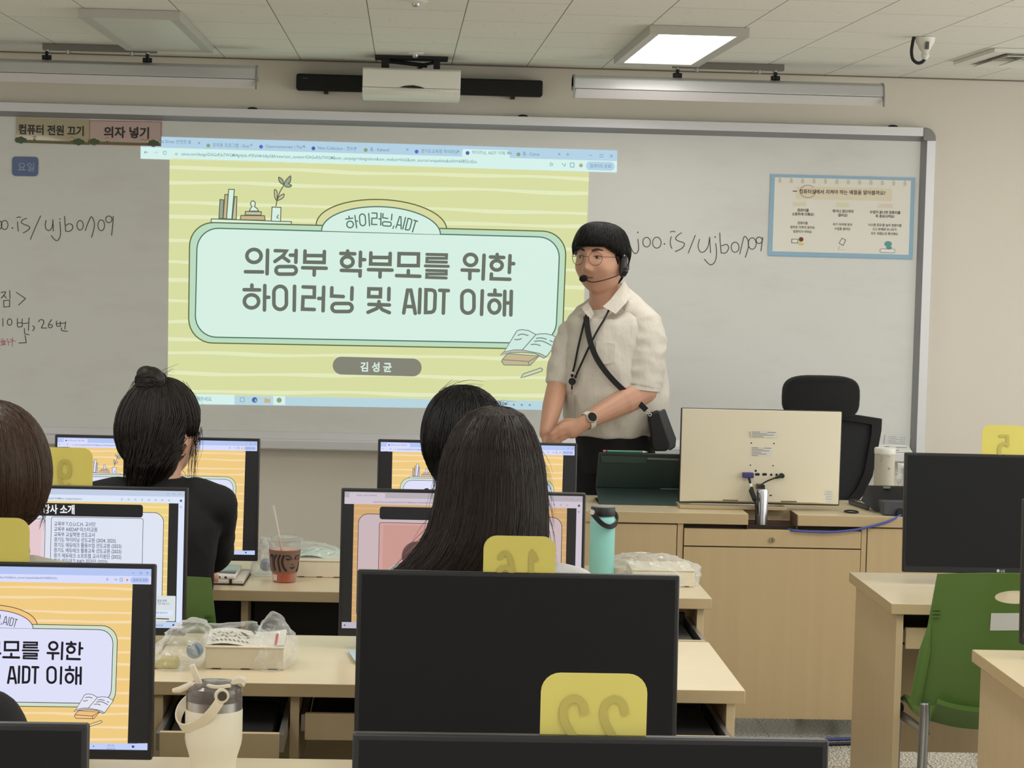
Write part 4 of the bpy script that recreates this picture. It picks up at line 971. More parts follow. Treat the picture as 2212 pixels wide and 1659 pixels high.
intro_a = intro('intro', tab=(190, 203, 226), url=(219, 228, 248), task=(190, 208, 236), bg=(236, 208, 128), stripe=(242, 220, 160), panel=(220, 226, 240), line=(38, 42, 58), pink=(226, 208, 214), pink2=(226, 198, 204), figure=(150, 120, 120), title=(24, 25, 28), titletext=(236, 238, 242), text=(78, 88, 120), icon=(50, 80, 150), popup=(214, 222, 226))
intro_b = intro('muted', tab=(180, 172, 180), url=(206, 194, 206), task=(190, 180, 196), bg=(208, 166, 112), stripe=(214, 176, 126), panel=(200, 180, 184), line=(34, 30, 34), pink=(206, 160, 156), pink2=(200, 150, 142), figure=(104, 76, 74), title=(30, 30, 34), titletext=(32, 32, 36), text=(128, 116, 128), icon=(70, 70, 100), popup=(200, 190, 196))

def mon_at(pxc, pyt, y, **k):
    """x and screen top from the photograph's pixels at distance y"""
    p = PY(pxc, pyt, y); return monitor(p.x, y, p.z - .325, **k)
mA1 = mon_at(339, 944, 6.12, label='lit monitor before the person with a hair bun, showing the title slide', draw=slide_on)
mA2 = mon_at(1033, 954, 6.22, label='lit monitor showing the title slide, half hidden by two dark-haired heads', draw=slide_on)
mB1 = mon_at(136, 1050, 5.06, label='lit monitor listing lines of Korean text, behind the brown bob', draw=intro_a)
mB2 = mon_at(1003, 1061, 5.06, label='lit monitor in pinkish tones behind the long straight hair', draw=intro_b)
mC1 = mon_at(-22, 1216, 3.82, label='large lit monitor at the left edge showing the title slide beside the cream tumbler', draw=slide_on)
mC2 = mon_at(1123, 1240, 3.82, label='large switched off monitor in the middle with the number 16 card on top')
mD2 = mon_at(1281, 1596, 2.567, label='switched off monitor along the bottom edge with the number 22 card', tilt=2)
mD1 = mon_at(-343, 1562, 2.567, label='black switched off monitor in the lower left corner', tilt=2)
mR1 = mon_at(2172, 983, 6.19, label='switched off monitor with a pale maker mark on the right desk', logo=True)
mR2 = mon_at(2208 + 267, 1085, 5.06, label='monitor cut off by the right edge of the photo', draw=slide_on)
c = number_card(mC2, '16', 'yellow card with a mirrored number 16 on top of the large dark monitor', PY(1124, 1157, 3.85).z)
number_card(mD2, '22', 'yellow card with a mirrored number 22 at the bottom of the picture', PY(1286, 1455, 2.59).z, dx=.002, hgt=.17)
number_card(mC1, '15', 'yellow card cut off by the left edge, on the monitor showing the title slide', PY(-22, 1117, 3.85).z, hgt=.17, ndx=-.024)
number_card(mB1, '9', 'yellow card with a mirrored number 9 beside the brown bob', PY(128, 966, 5.09).z, hgt=.18)
number_card(mR1, '5', 'yellow card with a mirrored number 5 on top of the right monitor', PY(2171, 918, 6.22).z, hgt=.15)

# ------------------------------------------------------------------ green chairs
GREEN = mat('green_chair_plastic', (88, 120, 56), .42, noise=.03); GREEND = mat('green_chair_inner', (78, 112, 40), .5)
LEGM = mat('chair_leg_steel', (150, 152, 155), .32, .8)
def chair(x, y, label, rz=0.0):
    """y: the backrest's place; the seat points at the front wall"""
    t = thing('student_chair', (x, y, 0), label, 'chair', 'green student chairs', rz)
    # backrest: curved shell with a grip hole
    nu, nv = 40, 64; z0, z1 = .50, .845; hole = lambda a, b: (a / .052) ** 2 + ((b - .785) / .017) ** 2 < 1
    def pt(u, v, off):
        hw = .222 - .037 * v; z = z0 + (z1 - z0) * v; xx = hw * u
        ztop = z - .012 * (u * u) * (v ** 6)
        yy = -.035 * v + .05 * (u * u) - .02 + .012 * (1 - v) ** 2
        return Vector((xx, yy + off, ztop))
    us = [-1 + 2 * i / nu for i in range(nu + 1)]; vv = [i / nv for i in range(nv + 1)]
    mb = MB(); idx = {}
    keep = [[not hole((.222 - .037 * (vv[j] + vv[j + 1]) / 2) * (us[i] + us[i + 1]) / 2, z0 + (z1 - z0) * (vv[j] + vv[j + 1]) / 2) for i in range(nu)] for j in range(nv)]
    edge = {(i + a, j + b) for j in range(nv) for i in range(nu) if not keep[j][i] for a in (0, 1) for b in (0, 1)}
    def vid(i, j, s):
        if (i, j, s) not in idx:
            idx[(i, j, s)] = len(mb.v); u, v = us[i], vv[j]
            if (i, j) in edge:                       # bring the rim of the grip hole onto its oval
                a, b = (.222 - .037 * v) * u, z0 + (z1 - z0) * v - .785; e = math.hypot(a / .052, b / .017)
                if e > .3: u = a / e / (.222 - .037 * v); v = (b / e + .785 - z0) / (z1 - z0)
            mb.v.append(pt(u, v, -.004 if s else .004))
        return idx[(i, j, s)]
    for j in range(nv):
        for i in range(nu):
            if not keep[j][i]: continue
            for s in (0, 1):
                f = [vid(i, j, s), vid(i + 1, j, s), vid(i + 1, j + 1, s), vid(i, j + 1, s)]; mb.f.append(f if s == 0 else f[::-1]); mb.m.append(0)
            for di, dj, a, b in ((-1, 0, (i, j), (i, j + 1)), (1, 0, (i + 1, j), (i + 1, j + 1)), (0, -1, (i, j), (i + 1, j)), (0, 1, (i, j + 1), (i + 1, j + 1))):
                ii, jj = i + di, j + dj
                if not (0 <= ii < nu and 0 <= jj < nv) or not keep[jj][ii]:
                    mb.f.append([vid(*a, 0), vid(*b, 0), vid(*b, 1), vid(*a, 1)]); mb.m.append(0)
    bk = mb.build('backrest', GREEN, t, world=False, smooth='auto')
    for s in (-1, 1):
        pts = [pt(s * .985, v, -.004) for v in (0, .2, .4, .6)]
        MB().tube(pts, [.016, .016, .015, .004], 12).build('side_rib', GREEN, bk, world=False, smooth='auto')
        for k in range(3):
            q = pt(s * .93, .66 + .028 * k, -.0065); MB().box(q.x - .012, q.x + .012, q.y - .002, q.y + .003, q.z - .0025, q.z + .0025).build('vent_slot', GREEND, bk, world=False)
    # seat
    n = 20; rings = []
    for k in range(9):
        f = k / 8; yy = -.02 + .40 * f; hw = .178 + .012 * math.sin(f * PI); zc = .458 - .02 * math.sin(f * PI) - .03 * max(0, f - .85) / .15 + (.045 * max(0, .12 - f) / .12)
        rings.append([Vector((hw * (-1 + 2 * i / n), yy, zc + .022 * abs(-1 + 2 * i / n) ** 3)) for i in range(n + 1)] + [Vector((hw * (1 - 2 * i / n), yy, zc - .012 + .022 * abs(1 - 2 * i / n) ** 3)) for i in range(n + 1)])
    MB().loft(rings).build('seat', GREEN, t, world=False, smooth='auto')
    for s in (-1, 1):
        MB().tube(crom([(s * .205, .0, .51), (s * .205, -.005, .44), (s * .22, -.05, .2), (s * .225, -.075, .004)]), .0125, 12).build('leg', LEGM, t, world=False, smooth=True)
        MB().tube(crom([(s * .19, .36, .45), (s * .19, .37, .40), (s * .19, .38, .2), (s * .19, .385, .004)]), .0125, 12).build('leg', LEGM, t, world=False, smooth=True)
        MB().tube(crom([(s * .207, 0, .43), (s * .19, .05, .425), (s * .19, .30, .415), (s * .20, .37, .41)]), .011, 10).build('seat_rail', LEGM, t, world=False, smooth=True)
        MB().tube([(s * .2, .33, .43), (s * .19, .37, .425)], [.018, .017], 12).build('leg_bracket', BLACKM, t, world=False, smooth='auto')
    return t
ch = chair(1.515, 5.62, 'empty green chair with a grip hole at the right front desk')
# its paper sticker
def _st(a, b, l): return Vector((a, -.022 - l, b))
mb = MB(); bkv = lambda a, b, o: Vector((a, -.035 * ((b - .5) / .345) + .05 * (a / (.222 - .037 * (b - .5) / .345)) ** 2 - .02 + .012 * (1 - (b - .5) / .345) ** 2 - .0042 - o, b))
mb.loft([[bkv(-.058 + .125 * i / 12, .700 + .044 * j / 4 + .004 * i / 12, .0008) for i in range(13)] for j in range(5)], cap=False, closed=False)
mb.build('paper_label', mat('sticker_paper', (214, 216, 212), .5), ch, world=False)
CH2 = chair(-.615, 5.33, 'green chair under the person with the hair bun, seen right of the text monitor')
copies = [(.146, 5.28, 'green chair under the short haired person in a grey top'), (.172, 4.11, 'green chair under the person with long straight hair'), (-.76, 4.10, 'green chair under the person with the brown bob'), (-.73, 2.83, 'green chair under the person in black at the left edge')]
for x, y, lab in copies:
    o = copy_tree(CH2); o.location = (x, y, 0); o['label'] = lab
# ------------------------------------------------------------------ teacher's desk
TDY, TDZ = 7.55, .75
dx0 = PY(1262, 1110, TDY).x; dx1 = 2.05
td = thing('teacher_desk', ((dx0 + dx1) / 2, 7.8, 0), 'wide maple teacher desk with a locked front drawer and cable gap', 'desk')
MV2 = mat('teacher_desk_front', (200, 176, 136), .42, noise=.08, nscale=2.2, nstretch=(16, 16, .35))
E2 = mat('desk_gap_dark', (44, 34, 24), .8)
X = lambda px, py, y=TDY: PY(px, py, y).x
Zz = lambda px, py, y=TDY: PY(px, py, y).z
cx0, cx1 = X(1615, 1130), X(1722, 1133)
def tbox(n, m, *a, **k): return MB().box(*a).build(n, m, td, **k)
def topmats(o):
    for p in o.data.polygons: p.material_index = 0 if abs(p.normal.z) > .5 else 1
topmats(tbox('desktop', [MAPLE, MAPLEE], dx0, cx0, TDY - .012, 7.70, TDZ - .036, TDZ, bevel=.0015))
topmats(tbox('desktop', [MAPLE, MAPLEE], cx1, dx1, TDY - .012, 7.70, TDZ - .036, TDZ, bevel=.0015))
topmats(tbox('desktop', [MAPLE, MAPLEE], dx0, dx1, 7.70, 8.02, TDZ - .036, TDZ, bevel=.0015))
topmats(tbox('cable_flap', [MAPLE, MAPLEE], X(1468, 1100, 7.66), cx1 - .02, 7.655, 7.80, TDZ + .0008, TDZ + .011, bevel=.001))
BRN = mat('desk_gap_brown', (112, 84, 66), .7)
tbox('cable_tray', E2, cx0 - .02, cx1 + .02, TDY + .035, 7.69, TDZ - .12, TDZ - .105)
tbox('gap_wall', BRN, cx0 - .02, cx1 + .02, 7.685, 7.6985, TDZ - .104, TDZ - .0365)
tbox('gap_wall', BRN, cx0 - .001, cx0 + .0005, TDY, 7.684, TDZ - .1, TDZ - .002)
tbox('gap_wall', BRN, cx1 - .0005, cx1 + .001, TDY, 7.684, TDZ - .1, TDZ - .002)
# front: cabinet panel | drawer over long panel | side panel, with dark shadow gaps between them
xa, xb, xc, xd = X(1461, 1180), X(1477, 1180), X(1858.5, 1187), X(1873, 1190)
zt_ = TDZ - .041; zb_ = .068
zd0, zd1 = Zz(1477, 1178), Zz(1477, 1141)
tbox('carcass', E2, dx0 + .02, dx1 - .02, TDY + .020, TDY + .03, .07, TDZ - .04)
tbox('end_panel', MV2, dx0, dx0 + .02, TDY, 8.0, 0, TDZ - .036); tbox('end_panel', MV2, dx1 - .02, dx1, TDY, 8.0, 0, TDZ - .036)
tbox('stile', MV2, xa + .003, xb - .003, TDY + .002, TDY + .02, zb_, TDZ - .037); tbox('stile', MV2, xc + .003, xd - .003, TDY + .002, TDY + .02, zb_, TDZ - .037)
tbox('cabinet_panel', MV2, dx0 + .022, xa, TDY, TDY + .018, zb_, zt_ + .0, bevel=.001)
dr = tbox('drawer', MV2, xb, xc, TDY - .004, TDY + .016, zd0, zd1, bevel=.001)
tbox('front_panel', MV2, xb, xc + .0, TDY - .003, TDY + .016, zb_, zd0 - .004, bevel=.001)
tbox('side_front_panel', MV2, xd, dx1 - .022, TDY, TDY + .018, zb_, zt_, bevel=.001)
p = PY(1667, 1166, TDY); mb = MB(); mb.cyl((p.x, TDY - .012, p.z), (p.x, TDY - .003, p.z), .0095, .0105); mb.build('lock', CHROME, dr, smooth='auto')
mb = MB(); mb.box(p.x - .001, p.x + .001, TDY - .0126, TDY - .0115, p.z - .005, p.z + .005); mb.build('keyhole', BLACKM, dr)

# cream monitor seen from behind
my = 7.70
tl_, tr_ = PY(1472, 881, my), PY(1820, 889, my); bl_ = PY(1467, 1086, my); br_ = PY(1815.5, 1093, my)
mw = (tr_.x - tl_.x); mx_ = (tl_.x + tr_.x) / 2; mz0 = bl_.z; mz1 = tl_.z
tm = thing('teacher_monitor', (mx_, my, TDZ), 'cream monitor seen from behind on the teacher desk', 'monitor')
x0, x1 = mx_ - mw / 2, mx_ + mw / 2
mb = MB(); mb.box(x0, x1, my + .002, my + .018, mz0, mz1); mb.build('bezel', BLACKP, tm, bevel=.003)
mb = MB(); H_ = mz1 - mz0
ox = [(x0 + .003, my, mz0 + .004), (x1 - .003, my, mz0 + .004), (x1 - .003, my, mz1 - .002), (x0 + .003, my, mz1 - .002)]
ix = [(x0 + .09, my - .03, mz0 + .012), (x1 - .09, my - .03, mz0 + .012), (x1 - .135, my - .03, mz1 - .1), (x0 + .135, my - .03, mz1 - .1)]
fr = [(a[0], my + .0145, a[2]) for a in ox]
mb.loft([fr, ox]); mb.loft([ox, ix]); mb.build('back_shell', CREAM, tm, bevel=.002)
SB = lambda x, y, l: PY(x, y, my - .0306 - l)
STK = mat('sticker_white', (222, 220, 212), .45); PRT = mat('sticker_print', (110, 108, 108), .6)
for (a, b, c_, d) in ((1622, 931, 1679, 945), (1622, 965, 1668, 985)):
    fl = Flat(SB, .0003); fl.poly([(a, b), (c_, b + .8), (c_, d + .8), (a, d)], STK); fl.up()
    k = 0; y = b + 2.2
    while y < d - 1:
        w_ = (c_ - a); fl.stroke([(a + 2, y), (a + w_ * (.35 + .13 * ((k * 7) % 5)), y + .4)], 1.1, PRT, caps=False); y += 3.3; k += 1
    fl.stroke([(a + w_ * .62, b + 3), (a + w_ * .95, b + 3.4)], 1.1, PRT, caps=False); fl.build('sticker', tm)
q = PY(1779, 1071, my - .004)
fl = Flat(lambda x, y, l: PY(x, y, my - .0155 + (x - 1779) * .00006 - l), .0003); fl.poly([(1758, 1058), (1800, 1060), (1799, 1086), (1757, 1084)], STK); fl.up()
for k in range(4): fl.stroke([(1762, 1062.5 + 5 * k), (1780 + 4 * (k % 2), 1063 + 5 * k)], 1, FAINT, caps=False); fl.stroke([(1785, 1063 + 5 * k), (1796, 1063.4 + 5 * k)], 1, FAINT, caps=False)
fl.build('sticker', tm)
fl = Flat(SB, .0003)
for x, y in ((1623, 957), (1672, 958), (1621, 1005), (1670, 1006)): fl.dot((x, y), 1.5, BLACKM)
fl.dot((1632.5, 1017), 2.4, BLACKM)
for x in (1636, 1651.5): fl.poly(rrect(x - 5, 1022, x + 5, 1027.5, 1.4), BLACKM)
for x in (1666, 1677.5): fl.dot((x, 1025.5), 2.6, BLACKM)
fl.poly(rrect(1662, 1069, 1667.5, 1071.5, .6), BLACKM); fl.build('port', tm)
for a, b in ((1561, 1594), (1687, 1721)):
    p0 = PY(a, 1086, my - .032); p1 = PY(b, 1086.5, my - .032); mb = MB(); mb.box(p0.x, p1.x, my - .0315, my - .02, mz0 + .0125, mz0 + .017); mb.build('vent_grille', mat('vent_brown', (120, 110, 88), .6), tm)
# silver stand post in the cable gap
pa, pb = PY(1647, 1056, 7.62), PY(1647, 1140, 7.62); rr = 13 * 7.62 / FPX
mb = MB(); mb.lathe([(rr * .86, pa.z), (rr, pa.z - .008), (rr, TDZ - .1045)], (pa.x, 7.62, 0), 28); mb.lathe([(rr * .86, pa.z), (.0005, pa.z + .0005)], (pa.x, 7.62, 0), 28); mb.build('stand_post', STEEL, tm, smooth='auto')
mb = MB(); mb.box(pa.x - .014, pa.x + .008, 7.62, my - .028, pa.z - .004, pa.z + .012); mb.build('stand_hinge', BLACKP, tm)
# plugs and cables
v = PY(1615, 1026, my - .033); t = thing('video_cable', (v.x, my - .04, v.z), 'black cable with a blue plug on the back of the cream monitor', 'cable')
mb = MB(); mb.box(v.x - .019, v.x + .018, my - .058, my - .0312, v.z - .008, v.z + .0095); mb.build('plug', mat('plug_blue', (62, 58, 128), .45), t, bevel=.003)
Q = lambda px, py, y: PY(px, py, y)
mb = MB(); mb.tube(crom([Q(1618, 1032, my - .05), Q(1622, 1048, my - .06), Q(1628, 1066, my - .09), Q(1632, 1085, 7.59), Q(1634, 1110, 7.585), Q(1633, 1140, 7.585), Q(1633, 1150, 7.6)]), .0042, 10); mb.build('cord', BLACKM, t, smooth=True)
mb = MB(); mb.capsule(Q(1623, 1060, my - .075), Q(1630, 1078, my - .105), .0085, .0085); mb.build('ferrite_bead', BLACKM, t, smooth=True)
mb = MB(); mb.cyl(Q(1621, 1046, my - .058), Q(1623, 1053, my - .066), .0055); mb.build('cable_tag', WHITEP, t, smooth='auto')
v = PY(1688, 1027, my - .033); t = thing('power_cable', (v.x, my - .04, v.z), 'thin black power lead plugged in on the right of the blue plug', 'cable')
mb = MB(); mb.cyl((v.x, my - .0312, v.z), (v.x, my - .05, v.z), .008); mb.capsule((v.x, my - .047, v.z), Q(1676, 1032, my - .052), .006, .004); mb.build('plug', BLACKM, t, smooth='auto')
mb = MB(); mb.tube(crom([Q(1676, 1032, my - .052), Q(1660, 1038, my - .055), Q(1646, 1046, my - .06), Q(1637, 1058, my - .07), Q(1637, 1075, my - .115), Q(1638, 1110, 7.588)]), .0026, 8); mb.build('cord', BLACKM, t, smooth=True)

# dark green tablet case standing on its fold, with a stylus lying on its top edge
DG = mat('tablet_case_green', (44, 60, 56), .65, bump=.04, bscale=400, noise=.03)
ty0, ty1, ty2 = 7.80, 7.88, 7.735
za, zm = PY(1291, 978, ty0).z, PY(1291, 1053, ty1).z
xl_, xr2 = PY(1292, 1030, 7.8).x, PY(1497, 1030, 7.8).x
t = thing('tablet_in_case', ((xl_ + xr2) / 2, 7.8, TDZ), 'tablet in a dark green folding case standing left of the cream monitor', 'tablet')
mb = MB(); mb.prism([(xl_, ty0, za), (xl_, ty0 + .012, za + .001), (xl_, ty1 + .012, zm), (xl_, ty1, zm)], (xr2 - xl_, 0, 0)); mb.build('case_back', DG, t, bevel=.003)
mb = MB(); mb.prism([(xl_, ty1, zm - .001), (xl_, ty1 + .006, zm - .001), (xl_, ty2 + .006, TDZ + .0015), (xl_, ty2, TDZ + .0015)], (xr2 - xl_, 0, 0)); mb.build('case_flap', mat('tablet_flap_lit_green', (56, 74, 70), .6, bump=.04, bscale=400), t, bevel=.001)  # light on the upward-facing flap put into a lighter copy of the case green
mb = MB(); mb.box(xl_, xr2, ty2, 7.93, TDZ + .0004, TDZ + .0016); mb.build('case_base', BLACKM, t)
mb = MB(); mb.prism([(xl_ + .005, ty0 + .0125, za - .003), (xl_ + .005, ty0 + .018, za - .002), (xl_ + .005, ty1 + .019, zm), (xl_ + .005, ty1 + .0125, zm)], (xr2 - xl_ - .01, 0, 0)); mb.build('tablet', STEEL, t)
tq = lambda px, py, o: (lambda f: Vector((PY(px, py, 7.82).x, ty0 + (ty1 - ty0) * f - o, za + (zm - za) * f)))((py - 978) / 75.0)
mb = MB(); mb.prism([tq(1297, 984, .0005), tq(1396, 985, .0005), tq(1396, 999, .0005), tq(1300, 998, .0005)], (0, -.003, 0)); mb.build('stylus_holder', mat('tablet_flap_lit_green', (56, 74, 70)), t, bevel=.001)
mb = MB(); mb.prism([tq(1398, 986, .0004), tq(1466, 987, .0004), tq(1466, 991, .0004), tq(1398, 990, .0004)], (0, -.0012, 0)); mb.build('camera_strip', mat('strip_grey', (120, 126, 124), .4), t)
pa, pb = PY(1303, 971.5, ty0 + .004), PY(1395, 976.5, ty0 + .004)
za2 = za + .0055
t = thing('stylus_pencil', (pa.x, ty0 + .004, za2), 'green pencil with a pink end on top of the tablet case', 'pencil')
mb = MB(); mb.tube([(pa.x + .012, ty0 + .006, za2), (pb.x - .01, ty0 + .006, za2)], .004, 6); mb.build('barrel', mat('pencil_green', (58, 128, 98), .4), t)
mb = MB(); mb.tube([(pa.x, ty0 + .006, za2), (pa.x + .009, ty0 + .006, za2)], .0042, 10); mb.build('eraser', mat('eraser_pink', (196, 92, 112), .5), t, smooth='auto')
mb = MB(); mb.tube([(pa.x + .009, ty0 + .006, za2), (pa.x + .013, ty0 + .006, za2)], .0043, 10); mb.build('ferrule', BLACKM, t)
mb = MB(); mb.tube([(pb.x - .01, ty0 + .006, za2), (pb.x + .006, ty0 + .006, za2)], [.004, .0008], 8); mb.build('tip', WHITEP, t)

# things at the desk's right end
mb = MB(); p = PZ(1911, 1090, TDZ); p = Vector((PY(1911, 1000, 7.93).x, 7.93, TDZ)); zt3 = PY(1911, 967, 7.93).z
t = thing('white_canister', p, 'tall translucent white canister with a lid near the right end of the teacher desk', 'canister')
k = 7.93 / FPX; r0 = 23 * k
mb = MB(); mb.lathe([(r0 * .93, TDZ + .001), (r0 * .95, TDZ + .006), (r0 * .97, zt3 - .022)], (p.x, p.y, 0), 36); mb.build('body', mat('canister_frosted', (206, 200, 184), .35, trans=.15, noise=.03), t, smooth='auto')
mb = MB(); mb.lathe([(r0, zt3 - .0215), (r0 * 1.02, zt3 - .018), (r0 * 1.02, zt3 - .003), (r0 * .96, zt3), (.001, zt3)], (p.x, p.y, 0), 36); mb.build('lid', WHITEP, t, smooth='auto')
fl = Flat(lambda x, y, l: (lambda a: Vector((p.x + (r0 * .975 + l) * math.sin(a), p.y - (r0 * .975 + l) * math.cos(a), PY(1911, y, 7.9).z)))((x - 1911) / 23.0 * .95), .0004)
fl.dot((1917, 1012), 3.2, mat('canister_print', (150, 148, 140), .5)); fl.text('cup', 1911, 987, 6, mat('canister_print', (150, 148, 140), .5))
for k_ in range(5): fl.stroke([(1896, 986 + 3 * k_), (1899 + (k_ % 2), 986 + 3 * k_)], 1, mat('canister_print', (150, 148, 140), .5), caps=False)
fl.build('print', t)
# small cordless telephone handset and black ring
h0 = PZ(1836, 1091, TDZ); h1 = PZ(1872, 1102, TDZ)
t = thing('remote_handset', (h0.x + .03, h0.y - .02, TDZ), 'small black keypad handset lying beside the black ring', 'remote control')
mb = MB(); mb.hexa([(h0.x, h0.y + .02, TDZ + .001), (h0.x + .03, h1.y - .015, TDZ + .001), (h1.x + .01, h1.y, TDZ + .001), (h1.x - .02, h0.y + .055, TDZ + .001)], [(h0.x - .003, h0.y + .02, TDZ + .013), (h0.x + .03, h1.y - .015, TDZ + .016), (h1.x + .01, h1.y, TDZ + .018), (h1.x - .02, h0.y + .055, TDZ + .016)]); mb.build('shell', BLACKP, t, bevel=.003)
mb = MB()
for a in range(3):
    for b in range(4):
        q = Vector((h0.x + .012 + .009 * b, h0.y + .006 - .008 * b + .012 * a, TDZ + .0165)); mb.box(q.x, q.x + .006, q.y, q.y + .006, q.z - .002, q.z + .001)
mb.build('keypad', mat('key_grey', (70, 70, 74), .5), t)
rc = PZ(1839, 1107, TDZ); t = thing('black_ring', (rc.x, rc.y, TDZ), 'thin black ring lying on the teacher desk edge', 'ring')
rp = [(rc.x + .022 * math.cos(a), rc.y + .034 * math.sin(a), TDZ + .003) for a in [2 * PI * i / 28 for i in range(28)]]
MB().tube(rp, .0026, 8, closed=True).build('band', BLACKM, t, smooth=True)
# black payment-style terminal: leaning slab with a rear prop
A = lambda px, py, y: PY(px, py, y)
e0 = A(1868, 1098, 7.66); tx0 = e0.x; tx1 = tx0 + .26
t = thing('desk_terminal', (tx0 + .12, 7.70, TDZ), 'black tilted touch terminal on a prop at the right end of the teacher desk', 'terminal')
zt4 = A(1890, 1048, 7.80).z
mb = MB(); mb.hexa([(tx0, 7.74, TDZ + .03), (tx0 + .03, 7.63, TDZ + .004), (tx1, 7.63, TDZ + .004), (tx1, 7.74, TDZ + .03)], [(tx0 + .033, 7.80, zt4), (tx0 + .045, 7.76, zt4 - .004), (tx1, 7.76, zt4 - .004), (tx1, 7.80, zt4)]); mb.build('slab', mat('terminal_black', (14, 14, 15), .5, spec=.3), t, bevel=.004)
g0 = A(1902, 1082, 7.62); g1 = A(1912, 1121, 7.56)
mb = MB(); mb.prism([(g0.x, 7.66, g0.z), (g0.x, 7.575, TDZ + .045), (g0.x, 7.565, TDZ + .002), (g0.x, 7.63, TDZ + .002)], (.2, 0, 0)); mb.build('prop', mat('terminal_grey', (52, 54, 62), .5), t, bevel=.003)
mb = MB(); q = A(1946, 1108, 7.56); mb.cyl((q.x, 7.568, q.z), (q.x, 7.545, q.z), .016); mb.build('cable_port', BLACKM, t, smooth='auto')
mb = MB(); q = A(1915, 1051, 7.76); mb.box(q.x - .012, q.x + .012, 7.752, 7.7605, zt4 - .006, zt4 + .0006); mb.build('camera_tab', mat('strip_grey', (120, 126, 124)), t)
# blue network cable along the drawer's upper edge
t = thing('network_cable', A(1780, 1150, 7.53), 'blue network cable running along the front edge to the black terminal', 'cable')
mb = MB(); mb.tube(crom([A(1648, 1139, 7.60), A(1700, 1143, 7.575), A(1715, 1146, 7.533), A(1760, 1149, 7.528), A(1800, 1149, 7.528), A(1850, 1144, 7.53), A(1895, 1134, 7.53), A(1925, 1124, 7.535), A(1946, 1112, 7.548)]), .0042, 8); mb.build('cord', mat('cable_blue', (72, 88, 168), .45), t, smooth=True)
# crumpled film behind the canister
def crumple(mb, c, r, seed, amp=.22, nu=22, nv=16, cut=-1.0, freq=2.3):
    """crumpled closed bag around c"""
    rnd = random.Random(seed); off = Vector((rnd.random() * 50, rnd.random() * 50, rnd.random() * 50)); rings = []
    for i in range(nv + 1):
        a = -PI / 2 + PI * i / nv; q = []
        for j in range(nu):
            d = Vector((max(math.cos(a), .02) * math.cos(2 * PI * j / nu), max(math.cos(a), .02) * math.sin(2 * PI * j / nu), math.sin(a)))
            n1 = abs(mnoise.noise(d * freq + off)) + .5 * abs(mnoise.noise(d * freq * 2.3 + off))
            k = 1 + amp * (n1 - .45) * 2
            v = Vector((d.x * r[0] * k, d.y * r[1] * k, max(d.z * k, cut) * r[2])); q.append(Vector(c) + v)
        rings.append(q)
    mb.loft(rings)
FILM = film('clear_film', clear=.93, rough=.07, bump=.15, bscale=60)
FILM2 = film('clear_film_white', (240, 242, 238), clear=.84, rough=.09, bump=.2, bscale=60)
q = A(1945, 1035, 8.0); t = thing('crumpled_film', (q.x + .02, 8.0, TDZ), 'crumpled pale wrapping behind the white canister', 'wrapping')
mb = MB(); crumple(mb, (q.x + .06, 7.98, TDZ + .085), (.085, .03, .085), 5, .3, cut=-.98); mb.build('film', mat('white_wrapping', (218, 220, 220), .3, bump=.3, bscale=40), t)

# black office chair behind the desk
oy = 8.55
t = thing('office_chair', (PY(1780, 1000, oy).x, oy, 0), 'black mesh office chair with a headrest behind the teacher desk', 'chair')
MESH = mat('chair_mesh', (38, 38, 42), .75, bump=.3, bscale=500); FB = mat('headrest_fabric', (14, 14, 15), .85)
h0, h1 = PY(1693, 809, oy - .06), PY(1857, 908, oy - .06); hc = PY(1775, 858.5, oy - .06)
hw, hh = (h1.x - h0.x) / 2, (h0.z - h1.z) / 2
mb = MB(); n = 36; rings = []
for d, s_ in ((-.034, .86), (-.03, .95), (-.012, 1.0), (.012, 1.0), (.03, .94), (.034, .85)):
    rings.append([Vector((hc.x + hw * s_ * math.copysign(abs(math.cos(2 * PI * i / n)) ** .55, math.cos(2 * PI * i / n)), hc.y + d + .02 * math.cos(2 * PI * i / n) ** 2, hc.z + hh * s_ * math.copysign(abs(math.sin(2 * PI * i / n)) ** .6, math.sin(2 * PI * i / n)))) for i in range(n)])
mb.loft(rings); mb.build('headrest', FB, t, smooth='auto')
bq = lambda px, py: PY(px, py, oy)
outer = [bq(1700, 893), bq(1760, 891), bq(1818, 893), bq(1862, 899), bq(1908, 906), bq(1907, 930), bq(1898, 980), bq(1888, 1030), bq(1868, 1072), bq(1846, 1098), bq(1790, 1108), bq(1730, 1105), bq(1690, 1060), bq(1678, 980), bq(1668, 905)]
cxm = sum((v.x for v in outer)) / len(outer); czm = sum((v.z for v in outer)) / len(outer)
inner = [Vector((cxm + (v.x - cxm) * .80, v.y, czm + (v.z - czm) * .84)) for v in outer]
bend = lambda v, o: Vector((v.x, v.y + o + .35 * (v.x - cxm) ** 2 * -1 + .05, v.z))
mb = MB(); N = len(outer)
mb.loft([[bend(v, -.014) for v in inner], [bend(v, -.016) for v in outer], [bend(v, .016) for v in outer], [bend(v, .014) for v in inner], [bend(v, -.014) for v in inner]], cap=False); mb.build('back_frame', BLACKP, t, smooth='auto')
mb = MB(); cc = Vector((cxm, oy + .05, czm)); inr = [bend(v, 0) for v in inner]
mb.add([cc] + inr + [cc + Vector((0, .004, 0))] + [v + Vector((0, .004, 0)) for v in inr], [(0, 1 + (i + 1) % N, 1 + i) for i in range(N)] + [(N + 1, N + 2 + i, N + 2 + (i + 1) % N) for i in range(N)]); mb.build('back_mesh', MESH, t)
mb = MB(); mb.box(cxm - .025, cxm + .025, oy + .04, oy + .075, .42, hc.z); mb.build('spine', BLACKP, t, bevel=.006)
